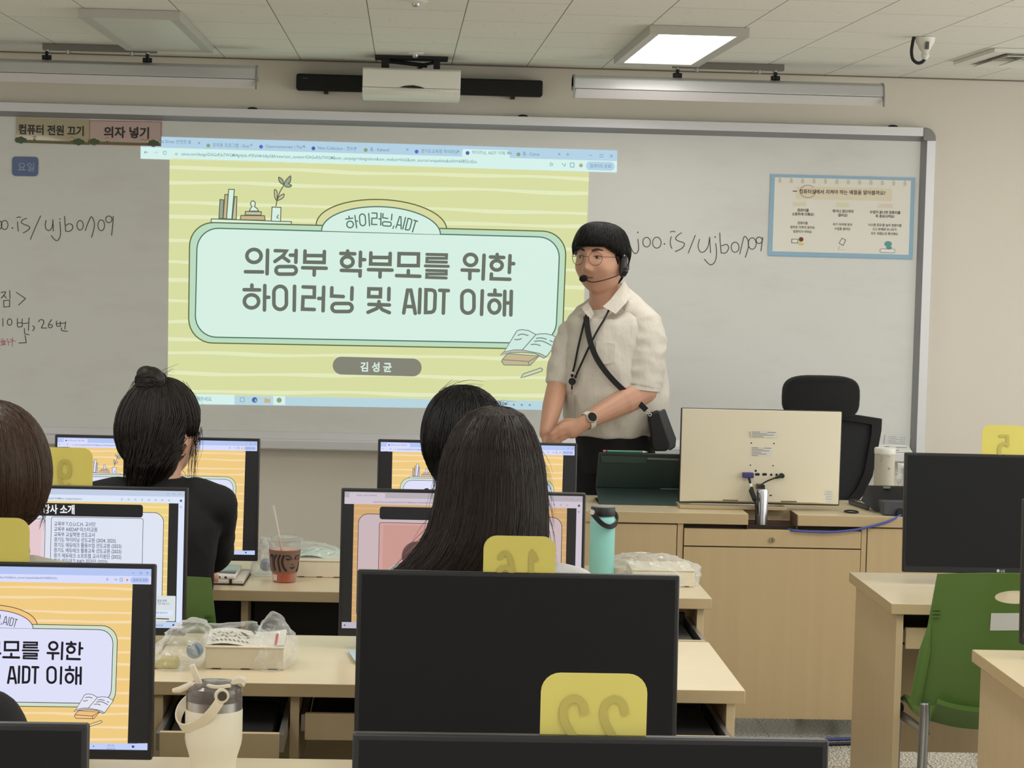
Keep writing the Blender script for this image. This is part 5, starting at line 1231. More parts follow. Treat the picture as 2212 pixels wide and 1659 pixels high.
mb = MB(); mb.prism([(p_[0], p_[1], .44) for p_ in rrect(cxm - .24, oy - .46, cxm + .24, oy + .04, .08)], (0, 0, .07)); mb.build('seat', FB, t, bevel=.02)
mb = MB(); mb.cyl((cxm, oy - .2, .09), (cxm, oy - .2, .44), .028); mb.build('gas_column', STEEL, t, smooth='auto')
for k_ in range(5):
    a = 2 * PI * k_ / 5 + .3; ex, ey = cxm + .29 * math.cos(a), oy - .2 + .29 * math.sin(a)
    mb = MB(); mb.tube([(cxm, oy - .2, .10), (ex, ey, .075)], [.028, .018], 10); lg = mb.build('leg', BLACKP, t, smooth='auto')
    mb = MB(); mb.cyl((ex - .012, ey, .029), (ex + .012, ey, .029), .028); mb.build('caster', BLACKM, lg, smooth='auto')

# floor cables under the desk
for nm, c_, y_, lab in (('floor_cable', (60, 66, 130), 7.50, 'blue cable lying on the floor under the teacher desk'), ('floor_cable', (20, 20, 20), 7.43, 'black cable lying on the floor under the teacher desk')):
    t = thing(nm, (1.3, y_, 0), lab, 'cable', 'cables on the floor')
    MB().tube(crom([(.95, y_ + .04, .006), (1.15, y_ - .03, .006), (1.4, y_ + .02, .006), (1.65, y_ + .06, .006), (1.95, y_ + .1, .006)]), .006, 8).build('cord', mat(lab[:5] + '_floor_cord', c_, .5), t, smooth=True)
# ------------------------------------------------------------------ people: shared pieces
SKIN = mat('skin', (206, 156, 130), .5, noise=.04, nscale=30, sss=.15)
SKIN2 = mat('skin_back_row', (206, 160, 134), .5, noise=.04, nscale=30, sss=.15)
HAIRK = mat('hair_black', (17, 15, 15), .36, spec=.28, noise=.25, nscale=300, bump=.15, bscale=600)
HAIRB = mat('hair_dark_brown', (34, 23, 17), .38, spec=.25, noise=.35, nscale=120, bump=.15, bscale=600)
HAIRL = mat('hair_brown', (64, 45, 32), .4, spec=.28, noise=.3, nscale=120, bump=.15, bscale=600)
HAIRS = mat('hair_soft_black', (28, 21, 18), .42, spec=.28, noise=.3, nscale=120, bump=.15, bscale=600)
HR = (.079, .099, .120)
def hbase(d):
    """head surface without features; d: unit direction, face towards -y"""
    x, y, z = d.x * HR[0], d.y * HR[1], d.z * HR[2] * (.955 if d.z > 0 else 1)
    lo = max(0.0, -d.z)
    x *= 1 - .14 * lo ** 1.7 + .03 * math.exp(-((d.z + .25) / .35) ** 2)
    if d.y > 0: y *= 1 - .42 * lo ** 1.3; y += .004
    else: y *= 1 - .06 * lo
    return Vector((x, y, z))
_FE = []
def _f(c, dv, s): _FE.append((c, dv, s))
_f((0, -.098, .006), (0, -.009, 0), (.011, .03, .024)); _f((0, -.101, -.029), (0, -.019, .001), (.0105, .03, .013)); _f((0, -.1, -.018), (0, -.006, 0), (.014, .03, .02))
for _sx in (-1, 1):
    _f((_sx * .0125, -.098, -.035), (_sx * .002, -.008, 0), (.0062, .02, .0065)); _f((_sx * .032, -.09, .010), (0, .010, 0), (.017, .03, .011))
    _f((_sx * .030, -.094, .032), (0, -.004, 0), (.022, .03, .009)); _f((_sx * .048, -.07, -.030), (_sx * .006, -.006, 0), (.028, .04, .026)); _f((_sx * .02, -.095, -.05), (0, -.002, 0), (.01, .03, .02))
    _f((_sx * .055, -.03, -.085), (_sx * .006, 0, 0), (.03, .04, .03)); _f((_sx * .033, -.09, .010), (0, -.0065, 0), (.009, .02, .007))
_f((0, -.098, -.061), (0, -.0085, 0), (.020, .03, .005)); _f((0, -.098, -.076), (0, -.0100, 0), (.018, .03, .0065)); _f((0, -.098, -.0685), (0, .0065, 0), (.024, .03, .0028))
_f((0, -.09, -.089), (0, .004, 0), (.02, .03, .006)); _f((0, -.085, -.106), (0, -.013, -.003), (.022, .04, .015))
def hface(d):
    p = hbase(d); q = p.copy()
    for c, dv, s in _FE:
        e = ((p.x - c[0]) / s[0]) ** 2 + ((p.y - c[1]) / s[1]) ** 2 + ((p.z - c[2]) / s[2]) ** 2
        if e < 9: q += Vector(dv) * math.exp(-e)
    return q
def add_head(mb, H, M, sc=1.0, nu=72, nv=60):
    rings = []
    for i in range(nv + 1):
        a = -PI / 2 + PI * i / nv; r = []
        for j in range(nu):
            b = 2 * PI * j / nu; d = Vector((max(math.cos(a), 1e-3) * math.cos(b), max(math.cos(a), 1e-3) * math.sin(b), math.sin(a)))
            r.append(H + M @ (hface(d) * sc))
        rings.append(r)
    mb.loft(rings)
    for s in (-1, 1):                                # ears
        R_ = M @ Matrix.Rotation(s * -.35, 3, 'Z')
        mb.ell(H + M @ (Vector((s * .079, .014, -.012)) * sc), (.009 * sc, .017 * sc, .031 * sc), R_, 14, 10)
        mb.ell(H + M @ (Vector((s * .084, .022, .0)) * sc), (.006 * sc, .012 * sc, .022 * sc), R_, 12, 8)
def hair_cap(mb, H, M, line, thick, n_az=72, n_t=20, sc=1.0, inner=.004, crown=(0, .02)):
    """closed shell of hair: line(az) = height of its lower edge, thick(az, t) = how far it stands off; az 0 is the face"""
    outs = []
    for i in range(n_t + 1):
        t = i / n_t; r = []
        for j in range(n_az):
            az = 2 * PI * j / n_az
            th = math.acos(max(-.999, min(.999, line(az if az <= PI else az - 2 * PI) / HR[2]))) * max(t, .004)
            d = Vector((math.sin(th) * math.sin(az), -math.sin(th) * math.cos(az), math.cos(th)))
            p = hbase(d); n = Vector((p.x / HR[0] ** 2, p.y / HR[1] ** 2, p.z / HR[2] ** 2)).normalized()
            a_ = az if az <= PI else az - 2 * PI
            r.append(H + M @ ((p + n * thick(a_, t)) * sc))
        outs.append(r)
    ins = []
    for i in range(n_t, -1, -4):
        t = i / n_t; r = []
        for j in range(n_az):
            az = 2 * PI * j / n_az
            th = math.acos(max(-.999, min(.999, line(az if az <= PI else az - 2 * PI) / HR[2]))) * max(t, .004)
            d = Vector((math.sin(th) * math.sin(az), -math.sin(th) * math.cos(az), math.cos(th)))
            r.append(H + M @ (hbase(d) * (1 - inner * 4) * sc))
        ins.append(r)
    mb.loft(outs + ins)
def cap_strands(mb, H, M, line, thick, n, seed, r=.0011, sc=1.0, t0=.05, t1=1.03, lift=.0012, wob=.05, azr=(-PI, PI)):
    rnd = random.Random(seed)
    for _ in range(n):
        az0 = rnd.uniform(*azr); ph = rnd.uniform(0, 6.28); a = t0 + rnd.random() * .3; b = t1 - rnd.random() * rnd.random() * .25; pts = []; k = 9
        for i in range(k + 1):
            t = a + (b - a) * i / k; az = az0 + wob * math.sin(ph + 3 * t) * t
            th = math.acos(max(-.999, min(.999, line(az) / HR[2]))) * t
            d = Vector((math.sin(th) * math.sin(az), -math.sin(th) * math.cos(az), math.cos(th)))
            p = hbase(d); nn = Vector((p.x / HR[0] ** 2, p.y / HR[1] ** 2, p.z / HR[2] ** 2)).normalized()
            pts.append(H + M @ ((p + nn * (thick(az, min(t, 1)) + lift + .0006 * math.sin(ph * 7))) * sc))
        mb.tube(pts, [r * (1 - .6 * abs(i / k - .3)) for i in range(k + 1)], 4)
def strand(mb, pts, r=.0007, n=8):
    q = crom(pts, n); mb.tube(q, [r * (1 - .75 * i / (len(q) - 1)) for i in range(len(q))], 4)
def wrinkle(me, amp, freq, seed=0, stretch=(1, 1, 1), zmax=None):
    me.calc_loop_triangles(); vs = me.vertices; off = Vector((seed * 7.3, seed * 3.1, seed * 5.7))
    ns = [v.normal.copy() for v in vs]
    for v, n in zip(vs, ns):
        p = Vector((v.co.x * stretch[0], v.co.y * stretch[1], v.co.z * stretch[2])) * freq + off
        w = 1 - 2 * abs(mnoise.noise(p)); w2 = mnoise.noise(p * 2.2)
        v.co += n * (amp * (w * .7 + w2 * .5))
def hand(mb, wr, kn, tips, thumb, r=.0095):
    """wr: wrist; kn: four knuckles; tips: per finger two more joints; thumb: three joints from the side of the palm"""
    for k in kn: mb.capsule(wr, k, .018, .0125, 12)
    for a, b in zip(kn, kn[1:]): mb.capsule(a, b, .012, .012, 12)
    for i, (k, (m1, m2)) in enumerate(zip(kn, tips)):
        s = (1, 1.03, 1, .88)[i]; mb.capsule(k, m1, r * 1.08 * s, r * s, 12); mb.capsule(m1, m2, r * s, r * .82 * s, 12)
    for a, b, ra, rb in ((thumb[0], thumb[1], .015, .0115), (thumb[1], thumb[2], .0115, .0095)): mb.capsule(a, b, ra, rb, 12)

def seated(label, x, y, hz, sh, yaw, shirt, head_off=(0, .04), sleeve=.6, half=.172, skin=SKIN2, hands=True, trousers=(40, 42, 50), lean=0.0, shoulder_r=.050, elb=.004, ey=.10, ed=.24, wx=.15):
    """a seated person facing the front wall; returns (empty, head centre, head matrix)"""
    t = thing('person', (x, y, 0), label, 'person'); V = lambda a, b, c: Vector((x + a, y + b, c))
    H = V(head_off[0], head_off[1], hz); M = Matrix.Rotation(PI - yaw, 3, 'Z')
    mb = MB(); add_head(mb, H, M, 1.0, 48, 40)
    mb.capsule(H + Vector((0, -.02, -.06)), V(0, .0, sh + .03), .053, .058)
    mb.ell(V(0, .0, sh - .08), (half - .02, .095, .14)); mb.ell(V(0, .0, .72), (.14, .1, .2)); mb.ell(V(0, .02, .56), (.16, .12, .1))
    for s in (-1, 1):
        S_ = V(s * half, .0, sh); E_ = V(s * (half + elb), ey, sh - ed); Wp = V(s * wx, .33, .775); 
        mb.capsule(V(s * .06, 0, sh - .005), S_, .045, .036); mb.capsule(S_, E_, .036, .034); mb.capsule(E_, Wp, .037, .024)
        kn = [Wp + Vector((s * -(.030 - .018 * i), .075 - .004 * i, -.022 - (.003 * (i % 2)))) for i in range(4)]
        tips = [(k + Vector((0, .036, -.004)), k + Vector((0, .058, -.018))) for k in kn]
        hand(mb, Wp, kn, tips, (Wp + Vector((s * -.018, .02, -.008)), Wp + Vector((s * -.045, .05, -.018)), Wp + Vector((s * -.052, .078, -.026))))
        mb.capsule(V(s * .09, .03, .543), V(s * .10, .32, .528), .066, .048); mb.capsule(V(s * .10, .32, .51), V(s * .10, .24, .10), .046, .034); mb.capsule(V(s * .10, .22, .045), V(s * .10, .36, .03), .032, .026)
    me = remeshed(mb, .006, 3, 'body'); link_mesh('body', me, skin, t)
    # top
    mb = MB(); rings = []; n = 32
    for z, hw, hd, yo in ((.50, half - .01, .125, .01), (.60, half - .015, .128, .0), (.72, half - .01, .122, -.005), (sh - .13, half + .0, .118, -.008), (sh - .05, half + .012, .11, -.005), (sh + .005, half - .01, .095, 0), (sh + .034, half - .060, .078, .0), (sh + .050, .078, .066, .004), (sh + .060, .066, .062, .008)):
        rings.append([V(hw * math.cos(2 * PI * i / n), yo + hd * math.sin(2 * PI * i / n), z) for i in range(n)])
    mb.loft(rings)
    for s in (-1, 1):
        S_ = V(s * half, .0, sh); E_ = V(s * (half + elb), ey, sh - ed); C_ = S_.lerp(E_, sleeve) if sleeve <= 1 else E_
        mb.capsule(V(s * .09, 0, sh - .0), S_, .062, shoulder_r); mb.tube([S_, C_], [shoulder_r, .050], 18); 
        if sleeve > 1: mb.tube([E_, E_.lerp(V(s * wx, .33, .775), sleeve - 1)], [.046, .040], 18); mb.ell(E_, (.048, .048, .048))
    me = remeshed(mb, .007, 3, 'top'); wrinkle(me, .0035, 13, x * 3 + 2); link_mesh('top', me, shirt, t)
    mb = MB(); mb.ell(V(0, .02, .565), (.18, .13, .092))
    for s in (-1, 1): mb.capsule(V(s * .09, .03, .545), V(s * .10, .32, .530), .076, .060); mb.tube([V(s * .10, .32, .515), V(s * .10, .245, .11)], [.062, .052], 16)
    me = remeshed(mb, .009, 3, 'trousers'); link_mesh('trousers', me, mat('trousers_%d' % trousers[0], trousers, .8), t)
    for s in (-1, 1):
        mb = MB(); mb.capsule(V(s * .10, .22, .048), V(s * .10, .36, .04), .044, .038); mb.box(x + s * .10 - .038, x + s * .10 + .038, y + .18, y + .40, .0, .03)
        link_mesh('shoe', remeshed(mb, .007, 3, 'shoe'), mat('shoe_dark', (46, 46, 50), .5), t)
    return t, H, M

# ---- person with a hair bun
GREYT = mat('grey_knit', (198, 196, 196), .85, noise=.06, nscale=60, bump=.2, bscale=300)
BLKT2 = mat('black_cotton', (17, 16, 17), .9, noise=.06, nscale=60)
PALET = mat('pale_cotton', (198, 192, 178), .85, noise=.04, nscale=60, bump=.15, bscale=200)
def hs(H): return lambda px, py, dy=0.0: PY(px, py, H.y + dy)
t, H, M = seated('person with a hair bun in a black top, seated before the lit front left monitor', -.574, 5.50, 1.150, .985, .50, BLKT2, head_off=(.0, .035), sleeve=1.35, half=.140, ey=.20, ed=.145, elb=-.022, wx=.085)
ln = lambda az: -.085 if abs(az) > 2.1 else (.045 if abs(az) < .75 else .045 - .05 * (abs(az) - .75) / .55 if abs(az) < 1.3 else -.005 - .0 if abs(az) < 1.75 else -.005 - .08 * (abs(az) - 1.75) / .35)
tk = lambda az, tt: .015 + .004 * math.sin(tt * PI) - .008 * max(0, tt - .85) / .15
mb = MB(); hair_cap(mb, H, M, ln, tk); cap_strands(mb, H, M, ln, tk, 500, 3, .0012)
q = hs(H)
bc = q(326, 828, -.03)
mb.ell(bc, (.036, .036, .040), None, 20, 14); mb.ell(bc + Vector((-.010, -.006, .022)), (.024, .024, .02), None, 16, 10); mb.ell(bc + Vector((.022, -.02, -.03)), (.026, .02, .028), None, 16, 10)
rnd = random.Random(9)
for i in range(150):                                       # strands wound round the bun
    ph = rnd.uniform(0, 6.28); rr = rnd.uniform(.92, 1.06); tl = rnd.uniform(-.7, .7); pts = []
    for k in range(8):
        a = ph + k * .42; pts.append(bc + Vector((.036 * rr * math.cos(a), .036 * rr * math.sin(a) * math.cos(tl), .038 * rr * math.sin(a) * math.sin(tl) + rnd.uniform(-.003, .003) + .012 * math.cos(a) * tl)))
    mb.tube(pts, .0011, 4)
for i in range(520):                                       # loose half-down hair over the nape
    u = rnd.uniform(-1, 1); x1 = H.x + .055 * u - .01; e = rnd.uniform(.75, 1)
    top = H + Vector((.072 * u, -.075 - .035 * (1 - u * u), rnd.uniform(-.05, .05)))
    low = Vector((q(332 + 34 * u, 0).x + rnd.uniform(-.010, .010), H.y - .105 + .02 * abs(u), q(0, 1000 + 48 * e * rnd.uniform(.5, 1.0)).z))
    strand(mb, [top, top.lerp(low, .35) + Vector((0, -.016, 0)), top.lerp(low, .7) + Vector((0, -.006, 0)), low], .0013, 5)
mb.loft([[H + Vector((hw * math.cos(a), -.055 + hd * math.sin(a), z)) for a in [2 * PI * i / 20 for i in range(20)]] for z, hw, hd in ((.02, .066, .04), (-.04, .060, .044), (-.08, .047, .042), (-.115, .032, .034), (-.15, .018, .022))])
for px0, py0, px1, py1, n_ in ((424, 920, 412, 1062, 16), (428, 900, 420, 1045, 9), (432, 930, 424, 1000, 14), (263, 900, 260, 985, 12), (270, 950, 284, 1035, 18), (285, 980, 300, 1045, 14), (268, 930, 272, 1000, 10), (262, 870, 258, 940, 5), (290, 820, 262, 880, 6), (345, 808, 380, 806, 5), (400, 830, 436, 880, 4)):
    for _ in range(n_):
        a, b = q(px0 + rnd.uniform(-5, 5), py0 + rnd.uniform(-8, 8), -.02), q(px1 + rnd.uniform(-9, 9), py1 + rnd.uniform(-22, 10), -.03)
        strand(mb, [a, a.lerp(b, .5) + Vector((rnd.uniform(-.008, .008), 0, rnd.uniform(-.004, .006))), b], .0007, 5)
mb.build('hair', HAIRS, t, smooth=True, normals=False)

# ---- short haired person in grey
t, H, M = seated('short black haired person in a grey top, mostly hidden by the long straight hair', .150, 5.50, 1.140, .965, -.12, GREYT, head_off=(0, .03), sleeve=.65, half=.155)
ln = lambda az: -.105 if abs(az) > 1.9 else (.04 if abs(az) < .8 else .04 - .06 * (abs(az) - .8) / .6 if abs(az) < 1.4 else -.02 - .085 * (abs(az) - 1.4) / .5)
tk = lambda az, tt: .020 + .008 * math.sin(min(1, tt * 1.2) * PI) - .010 * max(0, tt - .8) / .2
mb = MB(); hair_cap(mb, H, M, ln, tk); cap_strands(mb, H, M, ln, tk, 700, 5, .0013, wob=.12, t1=1.09)
q = hs(H); rnd = random.Random(4)
for px0, py0, px1, py1, n_ in ((930, 930, 921, 985, 12), (936, 980, 944, 1062, 14), (950, 1010, 958, 1070, 10), (985, 835, 1040, 834, 8), (950, 850, 985, 832, 7)):
    for _ in range(n_):
        a, b = q(px0 + rnd.uniform(-6, 6), py0 + rnd.uniform(-10, 10), -.03), q(px1 + rnd.uniform(-7, 7), py1 + rnd.uniform(-14, 8), -.03); strand(mb, [a, a.lerp(b, .5) + Vector((rnd.uniform(-.006, .006), 0, rnd.uniform(0, .006))), b], .0009, 5)
mb.build('hair', HAIRK, t, smooth=True, normals=False)

# ---- long straight hair
t, H, M = seated('person with very long straight dark brown hair and a light grey top in the middle', .172, 4.33, 1.190, .965, .03, GREYT, head_off=(.0, .03), sleeve=.7, half=.158)
q = hs(H); lev = [(853, 1072, 1076, .004, -.01), (857, 1040, 1104, .034, -.01), (870, 1012, 1128, .060, -.012), (900, 984, 1150, .078, -.014), (940, 964, 1166, .096, -.016), (985, 951, 1175, .104, -.018), (1050, 942, 1181, .106, -.022), (1100, 932, 1181, .10, -.035), (1140, 914, 1180, .085, -.055), (1180, 880, 1180, .065, -.075), (1215, 838, 1177, .05, -.09), (1245, 812, 1174, .042, -.10), (1290, 790, 1168, .036, -.108), (1350, 790, 1160, .028, -.11)]
LV = [(q(0, py).z, q(a, py).x, q(b, py).x, d, yo) for py, a, b, d, yo in lev]
def hairpt(s, f, out=0.0):
    """s: level index (real), f: angle; back of the head is -pi/2"""
    i = min(int(s), len(LV) - 2); w = s - i; A_ = [LV[i][k] * (1 - w) + LV[i + 1][k] * w for k in range(5)]
    hw = (A_[2] - A_[1]) / 2 + out; c = (A_[1] + A_[2]) / 2
    return Vector((c + hw * math.cos(f), H.y + A_[4] + (A_[3] + out) * math.sin(f), A_[0]))
mb = MB(); n = 40
mb.loft([[hairpt(s / 2.0, 2 * PI * i / n) - Vector((0, 0, .0)) for i in range(n)] for s in range(0, 2 * (len(LV) - 1) + 1)])
rnd = random.Random(21)
for i in range(1500):
    f = -PI / 2 + rnd.triangular(-1.75, 1.75, 0) if rnd.random() < .8 else rnd.uniform(-PI, PI); s0 = rnd.uniform(.1, 4.0) if rnd.random() < .5 else .1
    L_ = rnd.uniform(8.2, 12.7); pts = []; ph = rnd.uniform(0, 6.28); o = rnd.uniform(.0, .003); k = 12
    for j in range(k + 1):
        s = s0 + (L_ - s0) * j / k; pts.append(hairpt(s, f + .05 * math.sin(ph + s * .5) * min(1, s / 4), o))
    mb.tube(pts, [.0014 * (1 - .55 * (j / k)) for j in range(k + 1)], 4)
for i in range(60):                                         # flyaways
    sd = rnd.choice((-1, 1)); f = (0 if sd > 0 else PI) + rnd.uniform(-.2, .2); s = rnd.uniform(4, 10.5); a = hairpt(s, f); b = hairpt(min(12.8, s + rnd.uniform(1, 2)), f, rnd.uniform(.004, .018))
    strand(mb, [a, a.lerp(b, .5) + Vector((sd * .004, 0, 0)), b], .0006, 5)
for i in range(16):
    a = hairpt(.3, rnd.uniform(0, 6.28)); b = a + Vector((rnd.uniform(-.03, .03), 0, rnd.uniform(.002, .010))); strand(mb, [a, a.lerp(b, .5) + Vector((0, 0, .006)), b], .0005, 4)
mb.build('hair', HAIRB, t, smooth=True, normals=False)

# ---- brown bob
t, H, M = seated('person with a smooth brown bob and a pale top at the left edge', -.772, 4.33, 1.164, .955, .35, PALET, head_off=(0, .03), sleeve=.7, half=.150)
ln = lambda az: -.092 if abs(az) > 1.25 else (.05 if abs(az) < .6 else .05 - .142 * ((abs(az) - .6) / .65) ** .7)
tk = lambda az, tt: .022 + .012 * math.sin(min(1, tt) * PI * .75) * (1 if abs(az) > .8 else .6) - .012 * max(0, tt - .86) / .14
mb = MB(); hair_cap(mb, H, M, ln, tk, n_t=26); cap_strands(mb, H, M, ln, tk, 1300, 8, .0013, wob=.05, t1=1.04)
q = hs(H); rnd = random.Random(12)
for _ in range(16):
    a = q(98 + rnd.uniform(-6, 4), 1090 + rnd.uniform(-20, 20), -.01); b = q(92 + rnd.uniform(-10, 6), 1130 + rnd.uniform(-16, 18), -.01); strand(mb, [a, a.lerp(b, .5) + Vector((.003, 0, 0)), b], .0007, 4)
mb.build('hair', HAIRL, t, smooth=True, normals=False)

# ---- person in black at the left edge (only a shoulder is in the picture)
t, H, M = seated('person in black of whom only a shoulder shows at the lower left edge', -.735, 3.05, 1.15, .955, 0, BLKT2, head_off=(-.06, .05), sleeve=1.4, half=.19, shoulder_r=.064)
ln = lambda az: -.09 if abs(az) > 1.9 else (.045 if abs(az) < .8 else .045 - .135 * (abs(az) - .8) / 1.1)
tk = lambda az, tt: .018 + .006 * math.sin(tt * PI)
mb = MB(); hair_cap(mb, H, M, ln, tk); cap_strands(mb, H, M, ln, tk, 300, 2); mb.build('hair', HAIRK, t, smooth=True, normals=False)
# ------------------------------------------------------------------ the teacher, standing behind the desk
TY = 8.25
T = lambda px, py, dy=0.0: PY(px, py, TY + dy)
KP = TY / FPX
foot = T(1325, 950); tx = foot.x
tp = thing('person', (tx, TY, 0), 'person with round glasses, bowl cut and beige short sleeved shirt standing before the board', 'person')
H = T(1297, 562); H.y = TY - .02; M = Matrix.Rotation(-math.radians(32), 3, 'Z'); HSC = 1.035
TOR = [(645, 1272, 1350, .058, .004), (655, 1255, 1372, .076, .0), (667, 1240, 1398, .096, .0), (682, 1228, 1420, .112, -.005), (700, 1223, 1430, .120, -.008), (740, 1219, 1432, .132, -.012), (800, 1217, 1438, .140, -.016), (850, 1216, 1446, .145, -.018), (885, 1216, 1443, .142, -.016), (915, 1219, 1425, .135, -.01), (938, 1226, 1405, .125, -.005)]
def tor(py):
    for a, b in zip(TOR, TOR[1:]):
        if py <= b[0]:
            w = max(0, (py - a[0]) / (b[0] - a[0])); return [a[k] * (1 - w) + b[k] * w for k in range(5)]
    return list(TOR[-1])
def front(px, py, o=.010):
    """point on the shirt's front at that place"""
    _, xl, xr, d, yo = tor(py); u = (px - (xl + xr) / 2) / ((xr - xl) / 2); u = max(-.97, min(.97, u))
    return T(px, py, yo - d * math.sqrt(1 - u * u) - o)
# body: one skin from head to feet
mb = MB(); add_head(mb, H, M, HSC)
mb.capsule(H + M @ Vector((0, .024, -.055)), T(1310, 668, .004), .053, .062, 18)
mb.ell(T(1322, 745, .0), (.135, .085, .12)); mb.ell(T(1325, 850, .0), (.125, .09, .17)); mb.ell(T(1325, 955, .0), (.115, .085, .08))
LS, LE, LW_ = T(1392, 700, -.05), T(1390, 845, -.115), T(1266, 911, -.245)
mb.capsule(T(1345, 700, -.02), LS, .045, .042); mb.capsule(LS, LE, .044, .049); mb.capsule(LE, LE.lerp(LW_, .35), .050, .047); mb.capsule(LE.lerp(LW_, .3), LW_, .047, .028)
RS, RE, RW = T(1248, 700, .01), T(1203, 838, -.045), T(1180, 936, -.215)
mb.capsule(T(1290, 700, .0), RS, .045, .036); mb.capsule(RS, T(1206, 815, -.03), .034, .029); mb.capsule(T(1206, 815, -.03), RE, .029, .033); mb.capsule(RE, RE.lerp(RW, .4), .038, .037); mb.capsule(RE.lerp(RW, .4), RW, .037, .025)
# left hand lies over the right wrist
kn = [T(1217, 919, -.262), T(1209, 927, -.270), T(1208, 937, -.268), T(1214, 946, -.258)]
tips = [(T(1200, 929, -.268), T(1189, 943, -.258)), (T(1193, 938, -.274), T(1184, 953, -.258)), (T(1194, 948, -.270), T(1188, 962, -.254)), (T(1202, 956, -.260), T(1197, 967, -.246))]
hand(mb, T(1258, 916, -.25), kn, tips, (T(1246, 912, -.245), T(1224, 910, -.232), T(1207, 917, -.225)))
mb.capsule(T(1258, 916, -.25), T(1236, 932, -.255), .026, .026)
# right hand under it, fingers towards the lower right
rk = [T(1178, 958, -.235), T(1184, 963, -.240), T(1191, 965, -.238), T(1197, 964, -.232)]
rt = [(T(1190, 973, -.236), T(1203, 977, -.226)), (T(1197, 977, -.238), T(1210, 979, -.226)), (T(1205, 976, -.236), T(1216, 976, -.222)), (T(1210, 971, -.228), T(1219, 970, -.216))]
hand(mb, T(1180, 941, -.22), rk, rt, (T(1186, 948, -.21), T(1200, 955, -.205), T(1212, 960, -.205)))
zf = lambda px, z, dy=0: Vector((T(px, 950).x, TY + dy, z))
for px, dy in ((1282, .03), (1368, -.03)):
    mb.capsule(zf(px * .8 + 1327 * .2, .82, dy), zf(px, .50, dy), .068, .054); mb.capsule(zf(px, .50, dy), zf(px, .09, dy + .01), .055, .036); mb.capsule(zf(px, .045, dy + .02), zf(px - 18, .032, dy - .12), .036, .03)
me = remeshed(mb, .004, 2, 'body'); body = link_mesh('body', me, SKIN, tp)
# lips in their own tone, by place on the face
LIP = mat('lip', (158, 92, 84), .45); me.materials.append(LIP); Mi = M.inverted(); off = wloc(tp)
for p in me.polygons:
    l = Mi @ (p.center + off - H) / HSC
    if l.y < -.085 and abs(l.x) < .025 and -.0825 < l.z < -.056 - .12 * abs(l.x): p.material_index = 1
# eyes, brows
hl = lambda x, y, z: H + M @ (Vector((x, y, z)) * HSC)
EYW = mat('eye_white', (176, 156, 144), .3); EYD = mat('eye_dark', (30, 20, 16), .25); BRW = mat('eyebrow', (52, 38, 32), .8)  # eye whites darkened to a shadow tone
def surf(x, z, o=.0):
    """face surface point for local x, z"""
    lo, hi = -1.0, 0.0; best = None
    for i in range(60):
        yy = -i / 59.0; d = Vector((x / HR[0], yy, z / HR[2])).normalized(); p = hface(d); e = (p.x - x) ** 2 + (p.z - z) ** 2
        if best is None or e < best[0]: best = (e, p)
    p = best[1]; return H + M @ (Vector((x, p.y - o, z)) * HSC)
for s in (-1, 1):
    R_ = M
    mb = MB(); c = surf(s * .032, .010, -.0052); mb.ell(c, (.0115, .0070, .0030), M @ Matrix.Rotation(s * .08, 3, 'Y'), 18, 10); e = mb.build('eye', EYW, body, smooth=True)
    mb = MB(); mb.ell(surf(s * .032 - .003, .0095, .0005), (.0056, .0022, .0044), M, 14, 8); mb.build('iris', EYD, e, smooth=True)
    mb = MB(); mb.tube([surf(s * .032 + a, .0145 - .9 * (a / .014) ** 2 * .003 + .0004, .0012) for a in (-.0135, -.008, -.003, .003, .008, .0135)], [.0008, .0014, .0016, .0016, .0014, .0008], 8); mb.build('lash_line', EYD, e, smooth=True)
    mb = MB(); mb.tube([surf(s * (.014 + .034 * u), .0315 + .007 * math.sin(u * PI * .8) - .003 * u, .0012) for u in (0, .2, .4, .6, .8, 1)], [.0022, .0036, .004, .0036, .0028, .0012], 8); mb.build('eyebrow', BRW, body, smooth=True)
# hair: full bowl cut, short at the nape
def tl_(az):
    a = abs(az)
    base = .047 if a < .7 else .047 - .024 * (a - .7) / .45 if a < 1.15 else .023 - .010 * (a - 1.15) / .3 if a < 1.45 else .013 if a < 1.8 else .013 - .022 * min(1, (a - 1.8) / .4)
    return base - (.012 if az < -.1 and a < 1.1 else 0) * min(1, (a - .1))
def tt_(az, t):
    a = abs(az)
    return (.011 + .013 * min(1, t / .45)) * (1 - max(0, t - .82) / .18 * .45) * (.86 if a > 1.4 else 1) + .005 * math.sin(min(1, t * 1.3) * PI)
def tn_(az):
    a = abs(az); return .075 if a < 1.2 else .075 - .06 * (a - 1.2) / .5 if a < 1.7 else .015 - .105 * min(1, (a - 1.7) / .3)
def tm_(az, t): return .007 * (1 - max(0, t - .8) / .2 * .7)
mb = MB(); hair_cap(mb, H, M, tl_, tt_, 96, 30, HSC); hair_cap(mb, H, M, tn_, tm_, 96, 24, HSC); cap_strands(mb, H, M, tn_, tm_, 300, 16, .0010, HSC, t0=.6); cap_strands(mb, H, M, tl_, tt_, 900, 6, .0012, HSC, wob=.16, t1=1.015, lift=.0006)
mb.tube([hl(.076, -.030, .020), hl(.0775, -.027, .0), hl(.077, -.024, -.014)], [.010, .006, .002], 10)
mb.build('hair', HAIRK, tp, smooth=True, normals=False)

